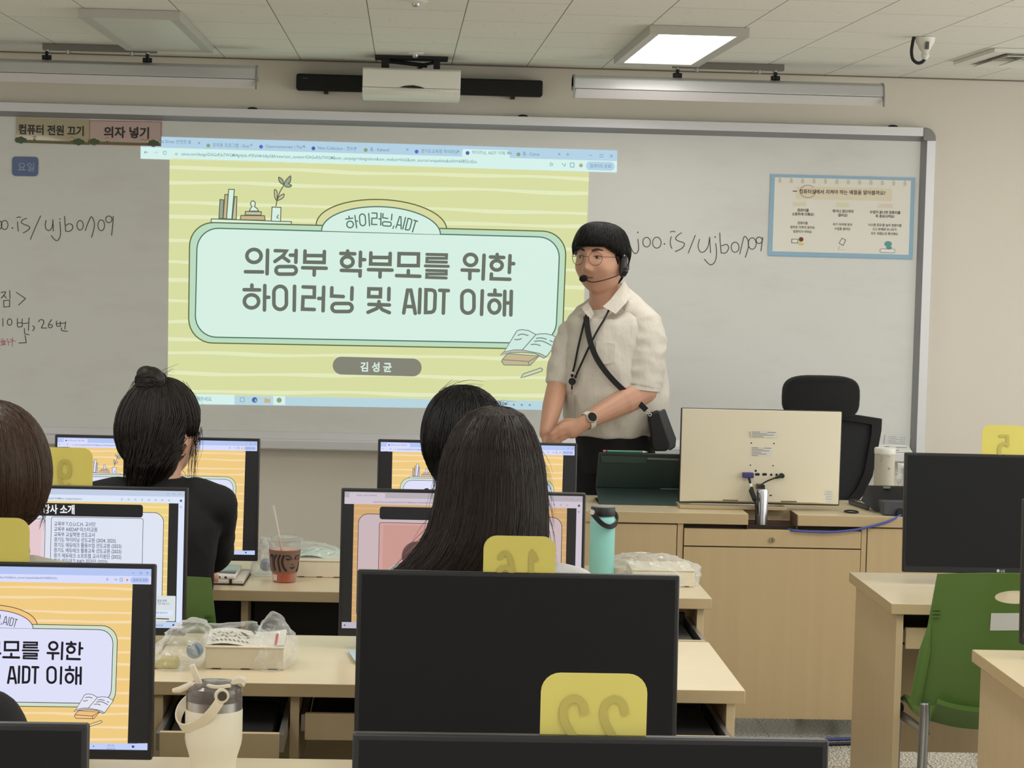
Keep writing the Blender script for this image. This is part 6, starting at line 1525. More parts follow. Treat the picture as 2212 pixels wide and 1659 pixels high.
# shirt
LINEN = mat('linen_shirt', (217, 210, 199), .85, noise=.04, nscale=40, bump=.7, bscale=22, bstretch=(1, 1, .55))
mb = MB(); n = 40; rings = []
for py, xl, xr, d, yo in TOR + [(941, 1232, 1398, .115, -.004)]:
    c = T((xl + xr) / 2, py, yo); hw = (xr - xl) / 2 * KP
    tl = {645: .062, 655: .052, 667: .032, 682: .012}.get(py, 0)
    rings.append([c + Vector((hw * math.cos(2 * PI * i / n), d * math.sin(2 * PI * i / n), tl * (.53 * math.cos(2 * PI * i / n) + .85 * math.sin(2 * PI * i / n)))) for i in range(n)])
mb.loft(rings)
SL = [(1345, 672, -.02, .040), (1368, 682, -.03, .055), (1386, 702, -.048, .068), (1395, 737, -.066, .074), (1392, 785, -.086, .073), (1385, 822, -.098, .073), (1383, 836, -.1, .074)]
SR = [(1258, 700, .0, .040), (1239, 714, .005, .047), (1224, 748, .0, .049), (1211, 790, -.018, .042), (1203, 830, -.032, .041)]
mb.tube([T(a, b, c) for a, b, c, r in SR[:2]], [r * .8 for *_, r in SR[:2]], 24); mb.tube([T(a, b, c) for a, b, c, r in SL[:3]], [r * .86 for *_, r in SL[:3]], 24)
me = remeshed(mb, .0055, 3, 'shirt'); wrinkle(me, .0068, 11, 3, (1, 1, .7)); sh_ = link_mesh('shirt', me, LINEN, tp)
for S_, sd in ((SL, 4), (SR, 9)):
    mb = MB(); mb.tube([T(a, b, c) for a, b, c, r in S_], [r for *_, r in S_], 28)
    me = remeshed(mb, .0055, 2, 'sleeve'); wrinkle(me, .0075, 13, sd, (.8, 1, 1.3)); link_mesh('sleeve', me, LINEN, sh_)
# rolled cuff, collar, pocket
mb = MB(); a, b = T(1384, 829, -.099), T(1382, 840, -.101); mb.loft([[p + (q_ - p) * 0 for p, q_ in zip(r, r)] for r in ([[a + Vector((.0755 * math.cos(2 * PI * i / 28), .0755 * math.sin(2 * PI * i / 28), .004 * math.cos(2 * PI * i / 28))) for i in range(28)], [b + Vector((.0765 * math.cos(2 * PI * i / 28), .0765 * math.sin(2 * PI * i / 28), -.008 * math.cos(2 * PI * i / 28))) for i in range(28)], [b + Vector((.070 * math.cos(2 * PI * i / 28), .070 * math.sin(2 * PI * i / 28), -.008 * math.cos(2 * PI * i / 28))) for i in range(28)], [a + Vector((.066 * math.cos(2 * PI * i / 28), .066 * math.sin(2 * PI * i / 28), 0)) for i in range(28)]])], cap=False); mb.build('cuff', LINEN, sh_, smooth='auto')
def flap(pts, d, name='collar_flap'):
    mb = MB(); mb.prism(pts, d); return mb.build(name, LINEN, sh_, bevel=.0025)
nk = lambda px, py, dy: T(px, py, dy)
# stand of the collar round the neck
cr = []
for a in [2 * PI * i / 32 for i in range(32)]:
    f = (1 - math.sin(a)) / 2                                   # 1 at the front
    cr.append((math.cos(a), math.sin(a), f))
cN = T(1309, 650, .004)
mb = MB()
low = [cN + Vector((.074 * c, .072 * s, -.034 - .022 * f + .02 * c)) for c, s, f in cr]; up_ = [cN + Vector((.070 * c + .004, .068 * s + .006, .030 - .050 * f + .03 * c)) for c, s, f in cr]
lo2 = [v + Vector((0, 0, 0)) + (v - cN) * -.07 for v in low]; up2 = [v + (v - cN) * -.07 for v in up_]
mb.loft([lo2, low, up_, up2, lo2], cap=False); mb.build('collar_stand', LINEN, sh_, smooth='auto')
rF = [T(1349, 606, -.035), T(1364, 633, -.055), T(1352, 655, -.098), T(1330, 678, -.128), T(1302, 662, -.122), T(1318, 648, -.105), T(1336, 625, -.072)]
lF = [T(1270, 652, -.062), T(1256, 664, -.082), T(1262, 674, -.108), T(1276, 688, -.126), T(1283, 678, -.122), T(1277, 664, -.1)]
for F_ in (rF, lF):
    c = sum(F_, Vector((0, 0, 0))) / len(F_); mb = MB(); n_ = len(F_)
    mb.add([c + Vector((0, -.004, 0))] + F_ + [c + Vector((0, .004, 0))] + [v + Vector((0, .007, 0)) for v in F_],
           [(0, 1 + i, 1 + (i + 1) % n_) for i in range(n_)] + [(n_ + 1, n_ + 2 + (i + 1) % n_, n_ + 2 + i) for i in range(n_)] + [(1 + i, n_ + 2 + i, n_ + 2 + (i + 1) % n_, 1 + (i + 1) % n_) for i in range(n_)])
    mb.build('collar_flap', LINEN, sh_)
pk = [(1287, 737), (1330, 741), (1329, 782), (1308, 788), (1288, 780)]
mb = MB(); mb.prism([front(a, b, .006) for a, b in pk], (0, .008, 0)); mb.build('pocket', LINEN, sh_, bevel=.001)
# trousers and shoes
TRB = mat('trousers_black', (15, 15, 17), .9, noise=.05, nscale=40)
mb = MB(); rings = []
for py, xl, xr, d in ((925, 1236, 1404, .118), (950, 1243, 1412, .125), (985, 1246, 1416, .128), (1020, 1248, 1414, .124)):
    c = T((xl + xr) / 2, py, 0); rings.append([c + Vector(((xr - xl) / 2 * KP * math.cos(2 * PI * i / n), d * math.sin(2 * PI * i / n), 0)) for i in range(n)])
mb.loft(rings)
for px, dy in ((1286, .03), (1372, -.03)): mb.tube([zf(px, .86, dy), zf(px, .5, dy), zf(px, .08, dy + .01)], [.096, .078, .066], 22)
me = remeshed(mb, .008, 3, 'trousers'); wrinkle(me, .003, 9, 5); link_mesh('trousers', me, TRB, tp)
for px, dy in ((1282, .03), (1368, -.03)):
    mb = MB(); mb.capsule(zf(px, .05, dy + .02), zf(px - 20, .04, dy - .12), .048, .042); c = zf(px - 9, 0, dy - .05); mb.box(c.x - .05, c.x + .045, c.y - .13, c.y + .11, 0, .028)
    link_mesh('shoe', remeshed(mb, .006, 3, 'shoe'), mat('shoe_black', (24, 24, 26), .5), tp)

# round glasses
GLD = mat('glasses_bronze', (110, 78, 62), .3, .8); t = thing('round_glasses', tuple(hl(0, -.11, .008)), 'thin round glasses on the standing person in the beige shirt', 'glasses')
cs = [(s * .0335, -.113, .006) for s in (-1, 1)]
for c in cs:
    ring = [hl(c[0] + .0235 * math.cos(a), c[1] + .010 * abs(c[0] + .0235 * math.cos(a)) / .05, c[2] + .0235 * math.sin(a)) for a in [2 * PI * i / 40 for i in range(40)]]
    MB().tube(ring, .0010, 8, closed=True).build('rim', GLD, t, smooth=True)
    mb = MB(); mb.add(ring, [list(range(40))]); mb.build('lens', film('glasses_lens', (200, 200, 196), clear=.985, rough=.03), t)
MB().tube(crom([hl(-.011, -.1125, .010), hl(0, -.1155, .013), hl(.011, -.1125, .010)]), .0010, 8).build('bridge', GLD, t, smooth=True)
for s in (-1, 1): MB().tube(crom([hl(s * .057, -.103, .012), hl(s * .068, -.085, .012), hl(s * .083, -.02, .010), hl(s * .086, .012, .004)]), .0010, 8).build('temple', GLD, t, smooth=True)
# headset microphone
t = thing('headset_microphone', tuple(hl(.09, -.005, -.03)), 'black headset microphone on the standing person, ear piece and boom to the mouth', 'headset')
mb = MB(); mb.capsule(hl(.094, -.012, .010), hl(.093, -.014, -.042), .0135, .0150); mb.ell(hl(.100, -.013, -.034), (.012, .014, .014), M); mb.ell(hl(.101, -.014, .0), (.007, .008, .014), M); link_mesh('ear_piece', remeshed(mb, .003, 2, 'ear_piece'), mat('headset_gloss', (24, 24, 27), .25), t)
fm = T(1254, 600); fm.y = H.y + (M @ Vector((-.006, -.142, 0))).y * HSC
mb = MB(); mb.tube(crom([hl(.095, -.022, -.040), hl(.088, -.062, -.053), hl(.066, -.100, -.066), hl(.034, -.124, -.074), fm + Vector((.006, .004, -.004))]), .0021, 8); mb.build('boom', BLACKM, t, smooth=True)
mb = MB(); mb.ell(fm, (.0165, .013, .0125), M @ Matrix.Rotation(-.3, 3, 'Y'), 22, 14); mb.build('foam_windscreen', mat('foam_black', (12, 12, 13), .95, bump=.5, bscale=500), t, smooth=True)
mb = MB(); mb.tube(crom([hl(.088, .0, .012), hl(.086, .03, .012), hl(.082, .05, -.01), hl(.07, .075, -.03)]), .002, 8); mb.build('ear_hook', BLACKM, t, smooth=True)
# lanyard with reel and clear badge
LAN = mat('lanyard_black', (16, 16, 18), .7)
ctr = T(1237, 826); fr = front(1237, 826, .016)
t = thing('lanyard', tuple(fr), 'thin black lanyard with a round reel and clear badge holder round the neck', 'lanyard')
def strap(pts, w, name, m, par, o=.010, th=.0018):
    P_ = [front(a, b, o) for a, b in pts]; q_ = crom(P_, 5)
    mb = MB(); mb.tube(q_, 0, flat=(w, th), up=Vector((-.15, -1, 0))); return mb.build(name, m, par)
strap([(1266, 680), (1258, 712), (1248, 755), (1241, 790), (1236, 808)], .0072, 'strap', LAN, t, .012)
strap([(1316, 668), (1305, 690), (1290, 715), (1276, 742), (1262, 772), (1248, 803), (1244, 812)], .0072, 'strap', LAN, t, .016)
for a, b in ((1236, 811), (1243.5, 813.5)):
    p = front(a, b, .016); MB().ell(p, (.0055, .004, .0065), None, 14, 8).build('strap_clip', LAN, t, smooth=True); p = front(a + .6, b - 5.5, .015); MB().box(p.x - .0035, p.x + .0035, p.y - .002, p.y + .002, p.z - .004, p.z + .004).build('clear_joint', mat('badge_clear', (205, 206, 200), .2), t)
p = front(1236, 824, .018); MB().cyl(p + Vector((0, -.005, 0)), p + Vector((0, .004, 0)), .0128, n=28).build('reel', LAN, t, bevel=.0015)
MB().tube([front(1236, 832, .016), front(1235, 841, .016)], .003, 8).build('reel_tip', LAN, t)
MB().tube([front(1235, 840, .015), front(1234, 852, .015)], .0011, 6).build('reel_cord', mat('cord_grey', (120, 118, 112), .5), t)
mb = MB(); mb.prism([front(a, b, .014) for a, b in ((1227, 853), (1240, 852), (1239, 905), (1226, 904))], (0, -.0012, 0)); mb.build('badge_holder', film('badge_film', (225, 228, 222), clear=.72, rough=.2, bump=.1), t)
# shoulder strap and small black bag at the hip
t = thing('crossbody_bag', tuple(T(1432, 930, -.12)), 'small black crossbody bag with a wide strap at the standing person hip', 'bag')
SW = mat('bag_strap', (20, 20, 21), .75, bump=.2, bscale=500)
P_ = [front(a, b, o) for a, b, o in ((1266, 684, .016), (1270, 715, .018), (1277, 745, .022), (1288, 772, .020), (1304, 797, .018), (1325, 822, .016), (1347, 843, .016), (1368, 860, .022), (1386, 876, .034), (1396, 886, .045))]
mb = MB(); mb.tube(crom(P_, 5), 0, flat=(.020, .0022), up=Vector((-.1, -1, .05))); mb.build('strap', SW, t)
BG = mat('bag_black', (14, 14, 16), .6, bump=.15, bscale=300); BGS = mat('bag_side', (44, 46, 48), .55, bump=.15, bscale=300)
bp = lambda px, py, dy: T(px, py, dy)
fpoly = [(1400, 896), (1424, 887), (1448, 958), (1446, 970), (1438, 975), (1414, 975), (1408, 960), (1407, 935)]
mb = MB(); mb.prism([bp(a, b, -.165) for a, b in fpoly], (0, .05, 0)); mb.build('bag_body', BG, t, bevel=.006)
mb = MB(); mb.hexa([bp(1424, 887, -.163), bp(1448, 958, -.163), bp(1444, 974, -.163), bp(1420, 900, -.163)], [bp(1437, 884, -.11), bp(1461, 948, -.11), bp(1460, 964, -.11), bp(1430, 900, -.11)]); mb.prism([bp(1437, 884, -.116), bp(1461, 948, -.116), bp(1459, 966, -.116), bp(1447, 974, -.116), bp(1424, 890, -.116)], (0, .05, 0)); mb.build('gusset', BGS, t, bevel=.003)
for a, b, r in ((1392, 884, .0055), (1398, 890, .006), (1404, 896, .005)):
    p = bp(a, b, -.172); MB().tube([p + Vector((r * math.cos(u), 0, r * math.sin(u))) for u in [2 * PI * i / 16 for i in range(16)]], .0016, 8, closed=True).build('clasp', CHROME, t, smooth=True)
# watch on the left wrist
wc = LE.lerp(LW_, .965); ax = (LW_ - LE).normalized(); t = thing('wrist_watch', tuple(wc), 'round black faced watch with a white band on the left wrist', 'watch')
u = Vector((0, -1, .25)); u = (u - ax * u.dot(ax)).normalized(); w_ = ax.cross(u)
ring = [wc + (u * math.cos(a) + w_ * math.sin(a)) * .0305 for a in [2 * PI * i / 32 for i in range(32)]]
mb = MB(); mb.tube(ring, 0, closed=True, flat=(.021, .003), up=[(r_ - wc).normalized() for r_ in ring]); mb.build('band', mat('watch_band', (222, 216, 200), .5), t, smooth='auto')
dc = wc + (u * .9 - w_ * .0 ).normalized() * .032
MB().cyl(dc - u * .003, dc + u * .0055, .0195, .0185, 32).build('case', mat('watch_case', (205, 200, 188), .3, .3), t, smooth='auto')
MB().cyl(dc + u * .0054, dc + u * .0066, .0168, .0165, 32).build('dial', mat('watch_dial', (24, 20, 18), .15), t, smooth='auto')
# ------------------------------------------------------------------ things on the student desks
CARD = mat('white_carton', (226, 216, 192), .55, noise=.02, nscale=20)
def film_bag(name, y, rows, label, m, seed, amp=.006, nu=34, group=None, sub=5, mult=1.0):
    """crumpled thin bag; rows: (pixel row, left, right, depth) from the top down at distance y"""
    rnd = random.Random(seed); off = Vector((rnd.random() * 40, rnd.random() * 40, rnd.random() * 40))
    full = []
    for a, b in zip(rows, rows[1:]):
        for k in range(sub): full.append([a[i] + (b[i] - a[i]) * k / sub for i in range(4)])
    full.append(list(rows[-1])); rings = []
    for py, xl, xr, d in full:
        l, r = PY(xl, py, y), PY(xr, py, y); c = (l + r) / 2; hw = (r.x - l.x) / 2; q = []
        z = max(c.z, .7212)
        for j in range(nu):
            a = 2 * PI * j / nu; v = Vector((c.x + hw * math.cos(a), y + d * math.sin(a), z)); nn = mnoise.noise(v * 55 + off); n2 = 1 - 2 * abs(mnoise.noise(v * 26 + off))
            v += Vector((math.cos(a), math.sin(a), 0)) * (amp * (n2 * 1.3 + .9 * nn - .4)) + Vector((0, 0, amp * .6 * nn if z > .725 else 0)); v.z = max(v.z, .7208); q.append(v)
        rings.append(q)
    mb = MB(); mb.loft(rings); c = PY((rows[-1][1] + rows[-1][2]) / 2, rows[-1][0], y)
    t = thing(name, (c.x, y, .72), label, 'plastic bag', group); o = mb.build('film', m, t); return t
def carton(px0, px1, pyt, pyb, depth, label, name='lunch_carton', cat='box'):
    """open front-facing white box standing on a desk, from its front face in pixels"""
    a, b = PZ(px0, pyb, .7205), PZ(px1, pyb, .7205); y = (a.y + b.y) / 2; zt = PY((px0 + px1) / 2, pyt, y).z
    t = thing(name, ((a.x + b.x) / 2, y + depth / 2, .72), label, cat)
    MB().box(a.x, b.x, y, y + depth, .7206, zt - .004).build('box', CARD, t, bevel=.0015)
    MB().box(a.x - .002, b.x + .002, y - .002, y + depth + .002, zt - .0035, zt).build('lid', CARD, t, bevel=.001)
    for k in (.08, .45, .80):
        x = a.x + (b.x - a.x) * k; MB().box(x, x + (b.x - a.x) * .12, y - .0006, y + .002, .7202, .7225).build('slot', mat('carton_slot', (60, 50, 40), .8), t)
    return t, y, zt, a.x, b.x
# iced drink
cp = PZ(614, 1256, .7205); cy = cp.y; k = cy / FPX
t = thing('iced_drink_cup', cp, 'clear plastic cup of orange drink with a straw and printed brown sleeve', 'drink cup')
zz = lambda py: max(.7206, PY(614, py, cy - .02).z)
CLEAR = film('cup_clear', (190, 194, 190), clear=.965, rough=.06)
rb, rt = 25.5 * k, 36 * k; zb, ztop = .7207, zz(1170)
rad = lambda z: rb + (rt - rb) * (z - zb) / (ztop - zb)
MB().lathe([(.001, zb + .0004), (rb * .97, zb), (rb, zb + .003), (rt, ztop), (rt + .003, ztop + .001), (rt + .003, ztop + .004), (rt - .0012, ztop + .002), (rb - .001, zb + .004)], (cp.x, cy, 0), 40, cap=False).build('cup', CLEAR, t, smooth='auto')
zl = zz(1188)
MB().lathe([(.001, zb + .001), (rb * .955, zb + .0015), (rad(zl) * .965, zl), (.001, zl + .0005)], (cp.x, cy, 0), 36).build('drink', mat('orange_drink', (200, 82, 34), .15, trans=0.0, noise=.08, nscale=60), t, smooth='auto')
MB().lathe([(rt + .0035, ztop + .0005), (rt + .0045, ztop + .004), (rt + .002, ztop + .006), (rt * .86, ztop + .007), (rt * .80, ztop + .014), (rt * .74, ztop + .015), (rt * .70, ztop + .010), (.001, ztop + .010)], (cp.x, cy, 0), 40, cap=False).build('lid', CLEAR, t, smooth='auto')
s0, s1 = zz(1236), zz(1189)
sl = MB().lathe([(rad(s0) + .0012, s0), (rad(s1) + .0012, s1), (rad(s1) + .0002, s1), (rad(s0) + .0002, s0), (rad(s0) + .0012, s0)], (cp.x, cy, 0), 44, cap=False).build('paper_sleeve', mat('kraft_sleeve', (128, 100, 84), .7, noise=.05, nscale=60), t, smooth='auto')
# sleeve print in crop pixels of the photograph (6.38 per pixel, from 440,1060)
def smap(x, y, l):
    px, py = 440 + x / 6.38, 1060 + y / 6.38; z = zz(py + (1 - ((px - 614) / 36.0) ** 2) * -2 + 2); R_ = rad(z) + .0016 + l
    s = max(-.985, min(.985, (px - 614) * k / R_)); return Vector((cp.x + R_ * s, cy - R_ * math.sqrt(1 - s * s), z))
fl = Flat(smap, .0002); BK = mat('sleeve_print', (38, 30, 26), .7)
def band_(pts, w): fl.stroke(crom2(pts, 4), w, BK, caps=False)
for pts, w in (([(955, 870), (920, 960), (935, 1100)], 52), ([(1010, 868), (968, 960), (990, 1095)], 24), ([(1060, 868), (1030, 960), (1060, 1105)], 26), ([(1110, 875), (1085, 960), (1105, 1040), (1150, 1100)], 30)): band_(pts, w)
band_([(1125, 890), (1165, 880), (1205, 905), (1215, 940)], 13); band_([(1258, 935), (1272, 890), (1318, 880)], 14)
fl.poly(crom2([(1125, 930), (1165, 915), (1200, 935), (1165, 948), (1125, 930)], 4), BK); fl.poly(crom2([(1258, 925), (1290, 908), (1315, 915), (1290, 938), (1258, 925)], 4), BK)
fl.poly([(1205, 1000), (1225, 1005), (1250, 998), (1240, 1013), (1215, 1013)], BK); fl.poly([(1185, 1045), (1215, 1040), (1228, 1044), (1240, 1037), (1265, 1033), (1240, 1065), (1215, 1070)], BK)
band_([(1310, 980), (1300, 1050), (1275, 1105)], 18); fl.build('print', sl)
MB().tube([PY(610, 1192, cy), PY(603, 1160, cy), PY(590, 1092, cy)], .0034, 10).build('straw', mat('paper_straw', (206, 200, 186), .6), t, smooth='auto')
fl = Flat(lambda x, y, l: smap(x, y, l - .001), .0002); fl.poly([(955, 1150), (1018, 1150), (1018, 1235), (962, 1235)], mat('cup_sticker', (226, 200, 190), .5)); fl.build('label', t)
# clear bag with a blue cap beside the cup
film_bag('clear_bag', 6.17, [(1160, 566, 580, .012), (1175, 564, 592, .03), (1197, 555, 595, .045), (1220, 546, 594, .05), (1238, 543, 592, .05), (1246, 550, 590, .04)], 'crumpled clear bag with a blue cap left of the iced drink', FILM2, 3)
p = PY(575, 1220, 6.15); t = thing('round_container', (p.x, 6.15, p.z), 'small pale blue round container inside the clear bag left of the iced drink', 'container')
MB().cyl(p + Vector((0, -.006, -.004)), p + Vector((0, .008, .004)), .0165, n=28).build('lid_face', mat('cap_blue', (140, 154, 180), .4), t, bevel=.002)
# carton behind the cup
t, y_, zt_, xa_, xb_ = carton(636, 742, 1210, 1247, .20, 'white lunch carton with papers behind the iced drink')
p0, p1 = PY(628, 1178, 6.27), PY(735, 1200, 6.27)
film_bag('clear_bag', 6.27, [(1172, 640, 668, .01), (1176, 628, 700, .05), (1184, 618, 726, .09), (1196, 612, 742, .11), (1212, 612, 745, .12), (1225, 612, 745, .12), (1240, 612, 745, .12)], 'clear wrapping film over the carton behind the iced drink', FILM, 8, .008)
t = thing('printed_napkin', (p0.x + .06, 6.2, zt_), 'pale green printed napkin on the carton behind the iced drink', 'napkin')
nm = lambda x, y, l: Vector((xa_ + .0 + .115 * x + .02 * y, 6.17 + .12 * y, zt_ + .0015 + .012 * math.sin(y * 2.5) + .006 * math.sin(x * 5) + l))
mb = MB(); mb.loft([[nm(i / 8, j / 6, 0) for i in range(9)] for j in range(7)], cap=False, closed=False); mb.build('sheet', mat('napkin_green', (196, 214, 200), .7), t)
fl = Flat(lambda x, y, l: nm(x, y, .0012 + l), .0002)
for i in range(5): fl.stroke([(.1 + .16 * i, .2 + .1 * (i % 2)), (.2 + .16 * i, .35 + .1 * (i % 3))], .02, mat('napkin_print', (130, 165, 140), .7))
fl.build('napkin_print', t)
# notebook with elastic band, phone on it
nb = [PZ(452, 1263, .7205), PZ(526, 1265, .7205), PZ(542, 1240, .7205), PZ(470, 1236, .7205)]
t = thing('notebook', (sum(v.x for v in nb) / 4, sum(v.y for v in nb) / 4, .72), 'pale notebook with a black elastic band beside the person with a hair bun', 'notebook')
zu = Vector((0, 0, 1)); mb = MB(); mb.prism(nb, (0, 0, .003)); mb.build('cover', mat('notebook_cover', (60, 54, 50), .6), t)
mb = MB(); mb.prism([v + zu * .0032 + (sum(nb, Vector((0, 0, 0))) / 4 - v) * .02 for v in nb], (0, 0, .010)); mb.build('pages', mat('notebook_pages', (214, 208, 196), .6), t, bevel=.002)
a, b = nb[0].lerp(nb[1], .62), nb[3].lerp(nb[2], .62); mb = MB(); mb.tube([a + zu * .002 + Vector((0, -.001, 0)), a + zu * .0142, b + zu * .0142, b + zu * .002], 0, flat=(.007, .0012), up=[Vector((0, -1, 0)), Vector((0, -.5, 1)), Vector((0, 0, 1)), Vector((0, 0, 1))]); mb.build('elastic_band', BLACKM, t)
ph = [PZ(466, 1250, .735), PZ(508, 1252, .735), PZ(523, 1229, .735), PZ(484, 1226, .735)]
t = thing('smartphone', (sum(v.x for v in ph) / 4, sum(v.y for v in ph) / 4, .7335), 'phone in a white case lying on the notebook', 'phone')
mb = MB(); mb.prism([Vector((v.x, v.y, .7337)) for v in ph], (0, 0, .012)); mb.build('case', WHITEP, t, bevel=.004)
c = sum(ph, Vector((0, 0, 0))) / 4; mb = MB(); mb.prism([Vector((v.x + (c.x - v.x) * .12, v.y + (c.y - v.y) * .1, .7458)) for v in (ph[0].lerp(ph[3], .1), ph[1].lerp(ph[2], .1), ph[2], ph[3])], (0, 0, .0006)); mb.build('screen', mat('phone_glass', (70, 78, 110), .15), t)
for u_ in (.12, .45):
    q_ = ph[0].lerp(ph[1], u_); mb = MB(); mb.box(q_.x, q_.x + .012, q_.y - .0012, q_.y + .003, .737, .742); mb.build('port', BLACKM, t)
# teal bottle with a carry strap
bx = PY(1301, 1160, 6.10); k = 6.10 / FPX; r = 27.5 * k
zt = lambda py: PY(1301, py, 6.10).z
t = thing('teal_bottle', (bx.x, 6.10, .72), 'teal insulated bottle with a black lid and strap right of the pinkish monitor', 'bottle')
MB().lathe([(r * .9, .7206), (r, .726), (r, zt(1128)), (r * .97, zt(1121)), (r * .9, zt(1117)), (r * .82, zt(1113))], (bx.x, 6.1, 0), 40).build('body', mat('teal_powder_coat', (142, 206, 200), .45, noise=.02, bump=.05, bscale=600), t, smooth='auto')
MB().lathe([(r * .97, zt(1113)), (r * .99, zt(1110)), (r * .97, zt(1098)), (r * .92, zt(1094))], (bx.x, 6.1, 0), 40).build('lid', BLACKP, t, smooth='auto')
MB().lathe([(r * .92, zt(1094)), (r * .86, zt(1092.5)), (.001, zt(1092.5))], (bx.x, 6.1, 0), 40).build('lid_disc', STEEL, t, smooth='auto')
pv = PY(1279, 1106, 6.06); mb = MB(); mb.cyl(pv + Vector((0, -.006, 0)), pv + Vector((0, .006, 0)), .0068, n=20); mb.build('pivot', CHROME, t, smooth='auto')
st = [PY(1279, 1107, 6.06), PY(1289, 1120, 6.052), PY(1303, 1133, 6.05), PY(1319, 1138, 6.06), PY(1331, 1131, 6.09), PY(1334, 1122, 6.11), PY(1331, 1113, 6.13), PY(1327, 1108, 6.14)]
mb = MB(); mb.tube(crom(st, 6), 0, flat=(.0125, .0035), up=[(v - Vector((bx.x, 6.1, v.z))).normalized() for v in crom(st, 6)]); mb.build('carry_strap', BLACKM, t)
# lunch carton under film at the right end of the front desk
t, y_, zt_, xa_, xb_ = carton(1366, 1498, 1231, 1267, .17, 'white lunch carton under clear film right of the teal bottle')
film_bag('clear_bag', y_ + .085, [(1197, 1345, 1440, .03), (1203, 1335, 1465, .07), (1212, 1322, 1490, .095), (1222, 1308, 1508, .105), (1238, 1304, 1511, .11), (1252, 1308, 1508, .112), (1262, 1312, 1504, .112)], 'clear wrapping film over the carton right of the teal bottle', FILM2, 15, .007)
p = PY(1338, 1235, 6.1); t = thing('wrapped_snack', (p.x, 6.1, .72), 'small wrapped brown snack left of the carton by the teal bottle', 'snack')
mb = MB(); crumple(mb, (p.x, 6.12, .743), (.026, .022, .022), 4, .2, cut=-.98); mb.build('wrapper', mat('snack_wrap', (184, 168, 140), .3, bump=.3), t)
# middle row: carton, peaked clear bag, snack bag
t, y_, zt_, xa_, xb_ = carton(443, 613, 1397, 1446, .13, 'white lunch carton inside crumpled clear bags on the middle left desk')
BAGG = 'clear bags on the middle left desk'
film_bag('clear_bag', y_ + .06, [(1320, 584, 590, .006), (1334, 574, 607, .02), (1352, 562, 621, .035), (1376, 553, 638, .06), (1395, 548, 640, .075), (1418, 541, 640, .08), (1434, 536, 628, .078), (1446, 533, 614, .074)], 'peaked clear bag with bright glints over the right end of the carton', FILM, 31, .0065)
film_bag('clear_bag', y_ + .03, [(1336, 415, 430, .01), (1344, 390, 444, .03), (1358, 372, 452, .045), (1380, 352, 458, .055), (1405, 336, 452, .06), (1425, 330, 440, .06), (1438, 332, 425, .055)], 'crumpled clear bag with a blue cap and yellow packet left of the carton', FILM2, 44, .008)
film_bag('clear_bag', y_ + .095, [(1343, 520, 545, .01), (1350, 455, 565, .02), (1362, 446, 572, .03), (1378, 444, 580, .035), (1398, 442, 585, .04)], 'flat clear film lying over the middle of the carton', FILM, 52, .007)
p = PY(421, 1405, y_ - .005); t = thing('round_container', (p.x, y_, p.z), 'small blue round container in the crumpled bag left of the carton', 'container')
MB().cyl(p + Vector((-.003, -.008, 0)), p + Vector((.003, .008, 0)), .0165, n=28).build('lid_face', mat('cap_blue2', (122, 142, 162), .4), t, bevel=.002)
p = PY(352, 1422, y_ + .03); t = thing('yellow_packet', (p.x, y_ + .03, .72), 'small yellow snack packet in the bag beside the title slide monitor', 'snack')
mb = MB(); mb.hexa([(p.x - .03, y_ - .01, .7215), (p.x + .035, y_ - .01, .7215), (p.x + .035, y_ + .06, .7215), (p.x - .03, y_ + .06, .7215)], [(p.x - .026, y_, .742), (p.x + .03, y_, .738), (p.x + .03, y_ + .05, .738), (p.x - .026, y_ + .05, .742)]); mb.build('packet', mat('packet_yellow', (186, 172, 92), .35, noise=.05), t, bevel=.003)
t = thing('printed_leaflet', ((xa_ + xb_) / 2, y_ + .08, zt_), 'white printed leaflet with a red stripe lying on the carton', 'leaflet')
lm = lambda x, y, l: Vector((xa_ + (xb_ - xa_) * x, y_ + .01 + .1 * y, zt_ + .001 + .016 * y + .004 * math.sin(x * 7) + l))
mb = MB(); mb.loft([[lm(i / 10, j / 5, 0) for i in range(11)] for j in range(6)], cap=False, closed=False); mb.build('sheet', mat('leaflet_white', (214, 210, 196), .5), t)
fl = Flat(lambda x, y, l: lm(x, y, .0012 + l), .0002); RD = mat('leaflet_red', (190, 60, 70), .5)
fl.poly([(.87, .05), (.90, .05), (.90, .75), (.87, .75)], RD)
for i in range(9):
    for j in range(3): fl.stroke([(.06 + .055 * i, .25 + .2 * j), (.09 + .055 * i, .25 + .2 * j + .08 * ((i * j) % 3 - 1))], .018, PRT)
fl.stroke([(.42, .75), (.5, .6)], .03, BLACKM); fl.stroke([(.56, .95), (.60, .8)], .03, BLACKM); fl.build('leaflet_print', t)
# blue paper corner left of the large dark monitor
pc = [PZ(750, 1409, .7206), PZ(790, 1409, .7206), PZ(800, 1440, .7206), PZ(766, 1434, .7206)]
t = thing('blue_paper', (pc[0].x + .02, pc[0].y, .72), 'pale blue paper whose corner shows left of the large dark monitor', 'paper')
mb = MB(); mb.prism([v + Vector((0, 0, .006 if i in (0, 3) else 0)) for i, v in enumerate(pc)], (0, 0, .0012)); mb.build('sheet', mat('paper_pale_blue', (186, 206, 214), .5), t)
